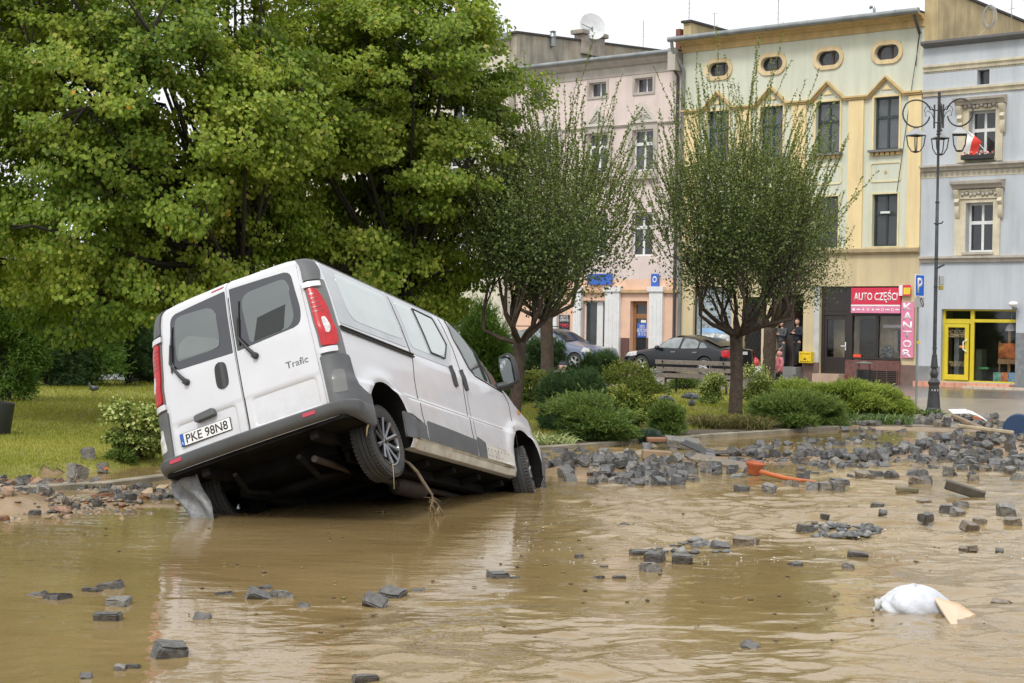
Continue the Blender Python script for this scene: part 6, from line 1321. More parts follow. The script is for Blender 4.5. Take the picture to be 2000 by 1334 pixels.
slab('flat_slab', 1640, 833, .75, .22, .06, (0, .06, .1), gr3, 'long flat slab at the kerb end beside the juniper bed', 'slab')
slab('flat_slab', 1677, 829, .6, .2, .07, (0, -.08, -.1), gr2, 'flat slab overlapping the displaced setts beside the juniper bed', 'slab')
slab('driftwood', 1884, 1000, .42, .14, .10, (0, .28, -.3), mat('dark_wet_wood', (.05, .04, .025), .4, var=.4, scale=12), 'dark soaked piece of wood on the stones in the fast water', 'wood', .03)
slab('plank_piece', 1771, 983, .24, .12, .05, (0, .04, -.1), mat('algae_wood', (.13, .11, .06), .6, var=.3), 'short greenish plank piece washed up in the fast water', 'board')
slab('orange_brick', 1915, 825, .3, .14, .10, (0, .2, -.3), mat('brick_orange', (.42, .14, .06), .7), 'broken orange brick beside the setts near the blue drum', 'brick')
p = gat(1895, 827); ss_ = MB()
for i in range(2): pass
V = [Vector((-.35, 0, .12)), Vector((.0, .05, .13)), Vector((.12, .02, .10)), Vector((.28, -.12, .0))]
for k in range(3): a, b = V[k], V[k + 1]; ss_.add([a + Vector((0, -.06, 0)), b + Vector((0, -.06, 0)), b + Vector((0, .30, .06)), a + Vector((0, .30, .06))], [(0, 1, 2, 3)])
o = ss_.build('white_sheet', wht, label='crumpled white plastic sheet on the setts right of the lamp', cat='plastic sheet'); o.location = (p.x, p.y, p.z + .06); o.modifiers.new('s', 'SOLIDIFY').thickness = .01
# flower pot and orange pipe
pot = empty('flower_pot', label='terracotta coloured flower pot tilted on a sett', cat='flower pot'); p = at(1474, 912, .12); 
pot.matrix_world = Matrix.Translation((p[0], p[1], .10)) @ Matrix.Rotation(.12, 4, 'Y') @ Matrix.Rotation(.1, 4, 'X') @ Matrix.Scale(.9, 4); terr = mat('terracotta_plastic', (.42, .11, .045), .35, var=.1)
MB().lathe([(0, -.075), (.075, -.075), (.085, -.06), (.11, .05), (.113, .055), (.128, .058), (.13, .085), (.118, .088), (.10, .04), (.08, -.05), (0, -.05)], 32).build('pot_body', terr, pot, smooth=40)
MB().lathe([(.1135, .03), (.118, .033), (.119, .045), (.114, .05)], 32).build('pot_rim_band', terr, pot, smooth=40)
op = [at(1487, 922, .10), at(1510, 928, .09), at(1535, 934, .07), at(1562, 938, .06), at(1592, 941, .03)]
o = MB().tube([tuple(q) for q in op], [.028, .027, .025, .022, .015], 12).build('orange_pipe', mat('orange_plastic', (.50, .13, .035), .35), smooth=50, label='orange plastic pipe lying from the flower pot into the rubble', cat='pipe')
# white sack and the pale board
sk = empty('white_sack', label='bulging white sack half sunk in the lower right water', cat='sack'); c = at(1787, 1192, 0); sk.location = tuple(c); sk.scale = (.78, .78, .86)
V, Fc = [], []; n1, n2 = 110, 60
for j in range(n2 + 1):
    for i in range(n1):
        a = 2 * math.pi * i / n1; b = -math.pi / 2 + math.pi * j / n2; x = math.cos(a) * math.cos(b); y = math.sin(a) * math.cos(b); z = math.sin(b)
        rr_ = 1 + .06 * math.sin(a * 3 + b * 2) + .035 * math.sin(a * 9 + z * 7) * (.4 + abs(x)) + .02 * math.sin(x * 30 + z * 9) * sm(.3, 1, -x) + .022 * abs(math.sin(a * 5.3 + z * 3 + math.sin(b * 4))) ** .5 * (1 - abs(z)) - .03 * math.exp(-((x - .35 + .3 * z) / .05) ** 2) - .02 * math.exp(-((x + .25 - .4 * y) / .04) ** 2)
        V.append((x * .30 * rr_ * (1 + .05 * z), y * .22 * rr_, (z * .155 * rr_ + .0 + .03 * (1 - abs(x))) * (1 - .25 * sm(.3, 1, abs(x)))))
Fc = [(j * n1 + i, j * n1 + (i + 1) % n1, (j + 1) * n1 + (i + 1) % n1, (j + 1) * n1 + i) for j in range(n2) for i in range(n1)]
npmesh('sack_body', V, Fc, mat('white_woven_sack', (.50, .52, .56), .5, var=.06, bump=.5, bscale=22, dirt=(.42, .36, .27), dirtamt=.3, dscale=5), sk, smooth=True)
mb = MB(); mb.lathe([(0, .02), (.03, .02), (.055, .06), (.075, .10), (.06, .13)], 12, Matrix.Translation((-.25, -.02, .05)) @ Matrix.Scale(.6, 4) @ Matrix.Rotation(-1.7, 4, 'Y') @ Matrix.Scale(.7, 4, (0, 1, 0))); mb.build('sack_neck', mat('striped_sack_neck', (.45, .45, .45), .6, var=.7, scale=22), sk, smooth=50)
pb4 = [at(1824, 1166, .10), at(1872, 1178, .075), at(1914, 1206, .0), at(1866, 1233, -.02)]; mb = MB()
V = [Vector(tuple(q)) for q in pb4]; nrm = (V[1] - V[0]).cross(V[3] - V[0]).normalized(); nrm = nrm if nrm.z > 0 else -nrm
mb.add([v for v in V] + [v - nrm * .012 for v in V], [(0, 1, 2, 3), (7, 6, 5, 4), (0, 4, 5, 1), (1, 5, 6, 2), (2, 6, 7, 3), (3, 7, 4, 0)])
mb.build('pale_board', mat('beige_fibreboard', (.62, .47, .33), .6, var=.06, dirt=(.4, .27, .15), dirtamt=.4, dscale=5), label='pale beige board leaning from the white sack into the water', cat='board')
# blue drum at the right edge
c = atY(1989, 839, gat(1990, 868).y); dr = empty('blue_drum', loc=(c[0], c[1], c[2]), rz=R(-18), label='round dark blue drum lying on its side at the right edge', cat='drum')
rd_ = 48 * mpp(c[1]) * .62
MB().lathe([(0, -.012), (rd_ * .9, -.012), (rd_ * .92, 0), (rd_ * .97, 0), (rd_, .008), (rd_ * 1.0, .03), (rd_ * .97, .05), (rd_ * .98, .25), (rd_, .27), (rd_ * .98, .30), (rd_ * .98, .52), (rd_ * .9, .55), (0, .55)], 40, axis='Y').build('drum_body', mat('navy_blue', (.018, .045, .105), .4, var=.12), dr, smooth=40)
# bins, bench
def bin_(name, px, py, h, r, label, lid=True):
    p = gat(px, py); e = empty(name, loc=tuple(p), label=label, cat='litter bin'); m = mat('black_bin', (.02, .022, .024), .45)
    MB().lathe([(r * .8, .0), (r, .05), (r * 1.05, h * .75), (r * 1.0, h * .75), (r * .75, .08), (0, .08)], 20).build('bin_body', m, e, smooth=40)
    if lid: MB().lathe([(r * 1.25, h * .93), (r * 1.3, h * .95), (r * .3, h * .99), (0, h)], 20).build('bin_lid', mat('grey_lid', (.16, .17, .17), .4), e, smooth=40); MB().box(-r * .8, -r * .7, -.02, .02, h * .7, h * .94).box(r * .7, r * .8, -.02, .02, h * .7, h * .94).build('lid_posts', m, e)
    return e
bin_('litter_bin', 1687, 771, .92, .2, 'black litter bin with a flat grey lid, in front of the shop grille')
lb_ = bin_('tilted_bin', -5, 850, .62, .17, 'black bin cut off by the left edge on the lawn', False); lb_.rotation_euler = (0, .12, 0)
b0, b1 = gat(1283, 768), gat(1432, 774); bc = (b0 + b1) / 2; ang = math.atan2(b1.y - b0.y, b1.x - b0.x); L = (b1 - b0).length
be = empty('park_bench', loc=tuple(bc), rz=ang, label='grey brown slatted park bench seen from behind, in front of the black car', cat='bench')
wd = mat('weathered_bench_wood', (.20, .165, .15), .7, var=.2, scale=10, bump=.3)
for k, z in enumerate((.80, .62, .46)): MB().box(-L / 2, L / 2, -.02 - .04 * (2 - k), .015 - .04 * (2 - k), z - .055, z + .055).build('back_slat', wd, be, bevel=.008)
for k in range(4): MB().box(-L / 2, L / 2, .1 + .12 * k, .2 + .12 * k, .41, .445).build('seat_slat', wd, be, bevel=.008)
for s in (-1, 1): MB().tube([(s * L * .40, -.1, .84), (s * L * .40, .05, .40), (s * L * .40, .03, .0)], .03, 8).tube([(s * L * .40, .05, .39), (s * L * .40, .52, .39), (s * L * .40, .50, 0)], .03, 8).build('leg', vblk, be, smooth=40)

# ------------------------------------------------------------------ lamp post
iron = mat('black_cast_iron', (.035, .037, .04), .45, var=.2, scale=6, bump=.15, bscale=60, dirt=(.12, .12, .12), dirtamt=.25, dscale=6)
lpz = gat(1823, 811); YL = lpz.y; sc = mpp(YL)
def lz_(py): return (811 - py) * sc
lam = empty('street_lamp', loc=tuple(lpz), label='tall black cast iron street lamp with three hooked lanterns', cat='street lamp')
k_ = sc
MB().lathe([(15 * k_, -.05), (15 * k_, lz_(803)), (14.6 * k_, lz_(801)), (15.5 * k_, lz_(799)), (13.2 * k_, lz_(796)), (12 * k_, lz_(780)), (10 * k_, lz_(757)), (10 * k_, lz_(752)), (11.5 * k_, lz_(750)), (12 * k_, lz_(746)), (9.5 * k_, lz_(743)), (7 * k_, lz_(740)), (6 * k_, lz_(738)), (8 * k_, lz_(732)), (7.8 * k_, lz_(727)), (5.2 * k_, lz_(722)), (5 * k_, lz_(720)), (7.5 * k_, lz_(717)), (6.8 * k_, lz_(712)), (5.4 * k_, lz_(698)), (4.8 * k_, lz_(695)), (5.2 * k_, lz_(693)), (3.4 * k_, lz_(691))], 12).build('base', iron, lam, smooth=30)
pm = MB(); pm.tube([(0, 0, lz_(692)), (0, 0, lz_(395)), (0, 0, lz_(394)), (0, 0, lz_(260)), (0, 0, lz_(259)), (0, 0, lz_(182))], [3.8 * k_, 3.2 * k_, 2.6 * k_, 2.5 * k_, 3.0 * k_, 3.0 * k_], 14)
for y, r in ((680, 4.6), (560, 4.2), (505, 4.4), (437, 4.4), (395, 4.2), (262, 4.6), (256, 4.2), (240, 3.8), (190, 3.8)): pm.lathe([(r * k_ * .8, -1.6 * k_), (r * k_, -1 * k_), (r * k_, 1 * k_), (r * k_ * .8, 1.6 * k_)], 14, Matrix.Translation((0, 0, lz_(y))))
pm.lathe([(3 * k_, 0), (3.4 * k_, 1.5 * k_), (2 * k_, 4 * k_), (0, 5 * k_)], 12, Matrix.Translation((0, 0, lz_(183)))); pm.tube([(-.06, 0, lz_(437)), (.1, 0, lz_(436)), (.13, 0, lz_(432))], .015, 6); pm.tube([(0, 0, lz_(525)), (.17, 0, lz_(516))], .025, 6)
pm.build('pole', iron, lam, smooth=35)
glp = mat('lantern_glass', (.8, .82, .82), .05, trans=1, ior=1.3)
for ai, (ang_, nm) in enumerate(((180, 0), (-40, 0), (72, 0))):
    M_ = Matrix.Rotation(R(ang_), 4, 'Z'); q = lambda x, z: M_ @ Vector((x * k_, 0, (811 * 0 + z) * k_))
    zc = 811 - 228; rr_ = 26.5; cx_ = 44; pts = []
    pts += [(9, 811 - 250), (9, 811 - 215)]
    for t in range(0, 26): a = R(18 + t * 13.2); pts.append((cx_ + (rr_ + (2 if t < 10 else 0)) * math.cos(math.pi - a + R(18) * 0) * 1.0, zc + 5 + rr_ * math.sin(a)))
    am = MB(); am.tube([q(x, z) for x, z in pts], [1.6 * k_] * len(pts), 8)
    am.tube([q(9, 811 - 251), q(9, 811 - 205)], 1.9 * k_, 8); am.tube([q(0, 811 - 216), q(9, 811 - 216)], 1.1 * k_, 6); am.tube([q(0, 811 - 240), q(9, 811 - 240)], 1.1 * k_, 6)
    am.tube([q(9, 811 - 235), q(14, 811 - 222), q(22, 811 - 217), q(27, 811 - 222), q(26, 811 - 228), q(23, 811 - 227)], .7 * k_, 5); am.tube([q(9, 811 - 222), q(14, 811 - 211), q(21, 811 - 207), q(27, 811 - 212), q(29, 811 - 220)], .7 * k_, 5)
    zb = 811 - 250; am.tube([q(cx_, zc + 5 - rr_), q(cx_, zb)], 1.5 * k_, 8); am.lathe([(4.5 * k_, 0), (4.5 * k_, 2.5 * k_), (2.5 * k_, 3 * k_)], 8, Matrix.Translation(q(cx_, zb - 1)))
    arm = am.build('lamp_arm', iron, lam, smooth=40)
    c = q(cx_, 811 - 264); Mc = Matrix.Translation(c) @ Matrix.Rotation(R(ang_ + 25), 4, 'Z')
    ln = MB(); ln.lathe([(20 * k_, -1.5 * k_), (20 * k_, 0), (15 * k_, 4 * k_), (6 * k_, 11 * k_), (4 * k_, 13 * k_), (0, 14 * k_)], 4, Mc @ Matrix.Rotation(math.pi / 4, 4, 'Z')); lh = ln.build('lantern_hood', mat('hood_grey', (.36, .37, .38), .45), arm)
    fr_ = MB()
    for s1 in (-1, 1):
        for s2 in (-1, 1): fr_.tube([Mc @ Vector((s1 * 13 * k_, s2 * 13 * k_, -1 * k_)), Mc @ Vector((s1 * 10.5 * k_, s2 * 10.5 * k_, -22 * k_)), Mc @ Vector((s1 * 5.5 * k_, s2 * 5.5 * k_, -33 * k_))], 1.1 * k_, 6)
    fr_.lathe([(0, -36 * k_), (5 * k_, -35 * k_), (8.2 * k_, -33 * k_), (7 * k_, -32 * k_), (0, -32 * k_)], 12, Mc); fr_.lathe([(18.5 * k_, -3 * k_), (18.5 * k_, -1.6 * k_), (17 * k_, -1.6 * k_), (17 * k_, -3 * k_)], 4, Mc @ Matrix.Rotation(math.pi / 4, 4, 'Z'))
    fr_.build('lantern_frame', iron, arm, smooth=40)
MB().box(.07, .16, -.06, .06, lz_(556), lz_(538)).build('control_box', mat('hood_grey', (.36, .37, .38), .45), lam, bevel=.01); MB().box(.07, .15, -.06, .06, lz_(566), lz_(557)).build('yellow_box', mat('mustard_box', (.35, .28, .05), .6), lam, bevel=.01)
text('1 5 1', 'lamp_number', wht, lam, w=.13, h=.035, loc=(-.01, -.125, lz_(762)), rot=(R(84), 0, 0), ext=.006, bold=.02)
# parking sign
ps = gat(1789, 800); k2 = mpp(ps.y); sg2 = empty('parking_sign', loc=tuple(ps), rz=R(38), label='blue parking sign with a small grey plate on a thin steel pole', cat='sign')
MB().tube([(0, 0, -.1), (0, 0, (800 - 538) * k2)], .028, 10).build('pole', zinc, sg2)
Wp = 22 * k2 / math.cos(R(38)) / 2; z0, z1 = (800 - 579) * k2, (800 - 536) * k2
MB().prism(poly_round([(-Wp, z0), (Wp, z0), (Wp, z1), (-Wp, z1)], .03), .03, .045, lambda x, y, t: (x, -t, y)).build('sign_edge', wht, sg2)
MB().prism(poly_round([(-Wp + .018, z0 + .018), (Wp - .018, z0 + .018), (Wp - .018, z1 - .018), (-Wp + .018, z1 - .018)], .02), .045, .048, lambda x, y, t: (x, -t, y)).build('sign_face', mat('sign_blue', (.02, .14, .62), .35, var=.04), sg2)
text('P', 'letter', wht, sg2, w=Wp * 1.05, h=(z1 - z0) * .68, loc=(0, -.0485, (z0 + z1) / 2), bold=.02)
MB().box(-Wp, Wp, -.045, -.03, (800 - 600) * k2, (800 - 581) * k2).build('small_plate', mat('plate_grey', (.42, .42, .42), .4), sg2)
mb = MB(); zc = (800 - 590) * k2; ring(mb, [(.06, zc + .11), (.16, zc - .06), (.10, zc - .11), (-.0, zc + .06)], [(.065, zc + .08), (.14, zc - .055), (.095, zc - .085), (.02, zc + .055)], .0455, .05); mb.build('car_symbol', vblk, sg2)
MB().box(-.05, .06, -.04, -.03, (800 - 671) * k2, (800 - 666) * k2).build('yellow_tag', mat('sign_yellow', (.85, .6, .05), .5), sg2)
# ------------------------------------------------------------------ parked cars
def car(name, label, M_, L, Wd, top, belt, body_m, prof_top, wheels, cabin, group, r=.32, rails=False, gm=None, flipy=1, extra=None):
    """prof_top: list of (x, z) of the outline from tail to nose over the roof; cabin: (x, z) polygon windows on each flank"""
    e = empty(name, mat=M_, label=label, cat='car', group=group); W = Wd / 2
    px_ = [p[0] for p in prof_top]; pz = [p[1] for p in prof_top]
    def topz(x): return float(np.interp(x, px_, pz))
    def wz_(z, x):
        tt = topz(x); w_ = np.interp(z, [.18, .3, .5, .72, belt, belt + .25, top], [.86 * W, .97 * W, W, W * .995, W * .95, W * .84, W * .70])
        e_ = min(x - px_[0], px_[-1] - x); rr = .5; 
        if e_ < rr: w_ = w_ * (1 - .30 * (1 - math.sqrt(max(0, 1 - ((rr - max(e_, 0)) / rr) ** 2))))
        return float(w_)
    N = 54; xs = [px_[0] + (px_[-1] - px_[0]) * (.5 - .5 * math.cos(math.pi * i / N)) * .35 + (px_[-1] - px_[0]) * i / N * .65 for i in range(N + 1)]
    V = []; K = 15
    for x in xs:
        tt = topz(x); zb = .20 + .10 * (1 - min(1, min(x - px_[0], px_[-1] - x) / .5)); ring_ = []
        for k in range(K):
            f = k / (K - 1); z = zb + (tt - zb) * (f ** .9); w_ = wz_(min(z, tt), x)
            cr = 1 if f < .82 else math.sqrt(max(0, 1 - ((f - .82) / .18) ** 2)) * .9 + .1 * (1 - (f - .82) / .18)
            ring_.append((x, w_ * cr, z + (0 if f < .82 else .0)))
        V += ring_ + [(a, -b, c) for a, b, c in reversed(ring_)]
    m2 = 2 * K; F = [(i * m2 + j, i * m2 + (j + 1) % m2, (i + 1) * m2 + (j + 1) % m2, (i + 1) * m2 + j) for i in range(N) for j in range(m2)] + [tuple(range(m2 - 1, -1, -1)), tuple(N * m2 + j for j in range(m2))]
    mb = MB(); mb.add(V, F); bo_ = mb.build('body', body_m, None, smooth=40)
    cutm = MB()
    for cx in wheels: cutm.lathe([(r * 1.17, -W * 1.3), (r * 1.17, W * 1.3)], 32, Matrix.Translation((cx, 0, r)), axis='Y')
    co_ = cutm.build('cutter', body_m); md = bo_.modifiers.new('c', 'BOOLEAN'); md.object = co_; md.operation = 'DIFFERENCE'; md.solver = 'EXACT'
    dg = bpy.context.evaluated_depsgraph_get(); dg.update(); me = bpy.data.meshes.new_from_object(bo_.evaluated_get(dg)); bo_.modifiers.clear(); bo_.data = me; bpy.data.objects.remove(co_); me.set_sharp_from_angle(angle=R(40)); bo_.parent = e
    MB().box(px_[0] + .25, px_[-1] - .25, -W * .78, W * .78, .22, belt * .8).build('chassis', m_inside, e)
    fl_ = lambda s: (lambda x, z, o=0.: Vector((x, s * (wz_(z, x) + o), z)))
    for s in (-1, 1):
        for poly in cabin: panel(poly_round(poly, .04), fl_(s), .006, gm or gl_grey, 'side_window', e, nx=8, nz=10, skirt=.01)
        for hx in extra['handles']: panel(poly_round([(hx - .1, belt - .12), (hx + .1, belt - .12), (hx + .1, belt - .08), (hx - .1, belt - .08)], .01), fl_(s), .025, chrome, 'door_handle', e, nx=4, nz=3, skirt=.02)
        mg = MB()
        for gxs in extra['gaps']: seam(gxs, fl_(s), mb=mg, w=.005)
        mg.build('door_gaps', vseam, e)
        mm_ = MB(); c = Vector((extra['mirror'], s * (W * .96 + .12), belt + .04)); mm_.lathe([(0, -.1), (.07, -.07), (.09, 0), (.06, .08), (0, .1)], 10, Matrix.Translation(c), axis='Y'); mm_.build('wing_mirror', body_m, e, smooth=True)
        panel(poly_round(extra['headlamp'], .03), fl_(s), .008, clr, 'headlight', e, nx=5, nz=6, skirt=.02)
        panel(poly_round(extra['taillamp'], .02), fl_(s), .008, redl, 'tail_light', e, nx=5, nz=6, skirt=.02)
        for cx in wheels: wheel(Matrix.Translation((cx, s * (W - .11), r)), s, r=r, wd=.2, parent=e, spokes=5, mrim=mat('silver_rim', (.5, .5, .5), .35, metal=.5))
    def nose(x0, sgn): return lambda y, z, o=0.: Vector((x0 + sgn * (o - .10 * (abs(y) / W) ** 2), y, z))
    if extra.get('front'):
        panel(poly_round([(-.45, .45), (.45, .45), (.5, .62), (-.5, .62)], .04), nose(px_[-1], 1), .0, vblk, 'grille', e, nx=8, nz=6, skirt=.05)
        panel([(-.26, .34), (.26, .34), (.26, .44), (-.26, .44)], nose(px_[-1], 1), .02, wht, 'number_plate', e, nx=4, nz=3, skirt=.03)
    if extra.get('rear'):
        panel([(-.26, .78), (.26, .78), (.26, .89), (-.26, .89)], nose(px_[0], -1), .01, wht, 'number_plate', e, nx=4, nz=3, skirt=.03)
    # windscreen and rear window: sheets over the sloping parts
    for nm, (xa, xb) in (('windscreen', extra['ws']), ('rear_window', extra['rw'])):
        mb = MB(); V = []
        for i in range(9):
            x = xa + (xb - xa) * i / 8; z = topz(x); w_ = wz_(z, x) * .80
            for j in range(9): y = -w_ + 2 * w_ * j / 8; V.append((x, y, z + .012 - .035 * (abs(j - 4) / 4) ** 3))
        mb.add(V, [(i * 9 + j, i * 9 + j + 1, (i + 1) * 9 + j + 1, (i + 1) * 9 + j) for i in range(8) for j in range(8)]); mb.build(nm, mat('car_screen_glass', (.02, .022, .024), .12, spec=.25), e, smooth=True)
    if rails:
        for s in (-1, 1): MB().tube([(extra['rw'][1] - .0, s * W * .66, top - .02), (extra['rw'][1] + .15, s * W * .68, top + .06), (extra['ws'][0] - .35, s * W * .68, top + .06), (extra['ws'][0] - .2, s * W * .66, top - .02)], .018, 8).build('roof_rail', vblk, e, smooth=40)
    return e
def carmat(px, py, z, ang, local):     # put local point of the car at photo ground point, facing ang
    p = at(px, py, z); m_ = Matrix.Translation((p[0], p[1], z)) @ Matrix.Rotation(ang, 4, 'Z') @ Matrix.Translation((-local[0], -local[1], 0)); return m_
fa = math.atan2(FD[1], FD[0])
bp_ = mat('black_car_paint', (.010, .011, .014), .2, spec=.3, coat=.5, var=.05); bl_ = mat('blue_grey_car_paint', (.13, .16, .23), .25, coat=.8, var=.05, metal=.3)
# black saloon, nose to the left
car('black_saloon_car', 'black saloon car parked nose left, behind the park bench', carmat(1252, 730, .12, fa + math.pi - .04, (3.85, .9)), 4.78, 1.86, 1.45, .93, bp_,
    [(0, .50), (.03, .95), (.12, 1.03), (.45, 1.06), (.9, 1.22), (1.35, 1.37), (1.9, 1.45), (2.4, 1.44), (2.8, 1.33), (3.25, 1.07), (3.6, .98), (4.2, .88), (4.55, .74), (4.75, .60), (4.79, .42)],
    (1.02, 3.85), [[(.93, 1.0), (1.30, .98), (1.28, 1.17), (1.18, 1.19)], [(1.36, .98), (2.10, .96), (2.02, 1.33), (1.55, 1.29), (1.36, 1.2)], [(2.20, .96), (3.20, .97), (2.75, 1.26), (2.45, 1.35), (2.12, 1.34)]],
    'cars parked along the house row', r=.335, gm=mat('seen_through_car_glass', (.17, .19, .19), .05, spec=1, ior=1.7, var=.5, scale=3),
    extra=dict(handles=(1.45, 2.4), gaps=[[(2.15, .98), (2.12, .5), (2.1, .32)], [(3.15, .98), (3.3, .7), (3.2, .32)], [(1.32, .98), (1.35, .75), (1.55, .5)]], mirror=3.05, headlamp=[(4.05, .66), (4.62, .62), (4.45, .78), (4.05, .84)], taillamp=[(.04, .66), (.30, .70), (.34, .92), (.06, .94)], ws=(2.5, 3.22), rw=(.5, 1.3), rear=True))
# blue grey estate, nose to the right
car('blue_grey_estate_car', 'blue grey estate car with roof rails parked nose right, left of the black car', carmat(1121, 725, .15, fa + .02, (3.55, -.9)), 4.45, 1.8, 1.58, 1.0, bl_,
    [(0, .55), (.03, 1.0), (.10, 1.15), (.35, 1.50), (.7, 1.57), (1.6, 1.60), (2.1, 1.56), (2.5, 1.42), (3.05, 1.10), (3.4, 1.03), (3.9, .95), (4.25, .85), (4.42, .62), (4.45, .42)],
    (.95, 3.55), [[(.35, 1.05), (1.0, 1.04), (1.0, 1.42), (.55, 1.44)], [(1.08, 1.04), (1.85, 1.03), (1.80, 1.46), (1.08, 1.45)], [(1.93, 1.03), (2.85, 1.03), (2.35, 1.38), (2.1, 1.46), (1.88, 1.46)]],
    'cars parked along the house row', r=.33, rails=True, gm=MT['seen_through_car_glass'],
    extra=dict(handles=(1.2, 2.05), gaps=[[(1.89, 1.04), (1.87, .5), (1.85, .32)], [(2.85, 1.04), (3.0, .7), (2.95, .32)], [(1.04, 1.04), (1.05, .75)]], mirror=2.7, headlamp=[(3.85, .72), (4.30, .68), (4.22, .84), (3.95, .90)], taillamp=[(.04, .75), (.18, .75), (.2, 1.05), (.06, 1.1)], ws=(2.15, 3.0), rw=(.05, .32), front=True))
# red and white bags beside the gate
p = gat(1472, 740)
for dx, s, m_, lb in ((0, .2, mat('red_bag', (.62, .06, .08), .5), 'crumpled red bag on top of the white ones behind the black car'), (.08, .24, mat('white_bag', (.7, .7, .72), .5), 'crumpled white bag under the red one behind the black car')):
    V = []; n1, n2 = 20, 12; rs = random.Random(int(s * 100))
    for j in range(n2 + 1):
        for i in range(n1):
            a, b = 2 * math.pi * i / n1, -math.pi / 2 + math.pi * j / n2; rr_ = s * (1 + rs.uniform(-.13, .13)); V.append((math.cos(a) * math.cos(b) * rr_, math.sin(a) * math.cos(b) * rr_, math.sin(b) * rr_ * 1.05 + s))
    o = npmesh('crumpled_bag', V, [(j * n1 + i, j * n1 + (i + 1) % n1, (j + 1) * n1 + (i + 1) % n1, (j + 1) * n1 + i) for j in range(n2) for i in range(n1)], m_, smooth=True, label=lb, cat='bag'); o.location = (p.x + dx, p.y, p.z + (.36 if dx == 0 else 0))
# ------------------------------------------------------------------ people
def skin_obj(name, chains, mat_, parent, lv=2):
    """chains: list of [(x,y,z,r), ...]; a chain may start at an existing point"""
    verts, edges, rad, idx = [], [], [], {}
    for ch in chains:
        prev = None
        for (x, y, z, r) in ch:
            key = (round(x, 3), round(y, 3), round(z, 3))
            if key not in idx: idx[key] = len(verts); verts.append((x, y, z)); rad.append(r)
            if prev is not None and prev != idx[key]: edges.append((prev, idx[key]))
            prev = idx[key]
    me = bpy.data.meshes.new(name); me.from_pydata(verts, edges, []); o = bpy.data.objects.new(name, me); COL.objects.link(o)
    sk = o.modifiers.new('k', 'SKIN'); sk.use_smooth_shade = True; sb = o.modifiers.new('s', 'SUBSURF'); sb.levels = lv; sb.render_levels = lv
    for i, r in enumerate(rad):
        v = me.skin_vertices[0].data[i]; v.radius = (r, r) if not hasattr(r, '__len__') else r; v.use_root = (i == 0)
    dg = bpy.context.evaluated_depsgraph_get(); dg.update(); m2 = bpy.data.meshes.new_from_object(o.evaluated_get(dg)); bpy.data.objects.remove(o)
    m2.materials.clear(); m2.materials.append(mat_); m2.polygons.foreach_set('use_smooth', [True] * len(m2.polygons))
    o = bpy.data.objects.new(name, m2); COL.objects.link(o); o.parent = parent; return o
skinm = mat('skin', (.55, .33, .24), .55, var=.05)
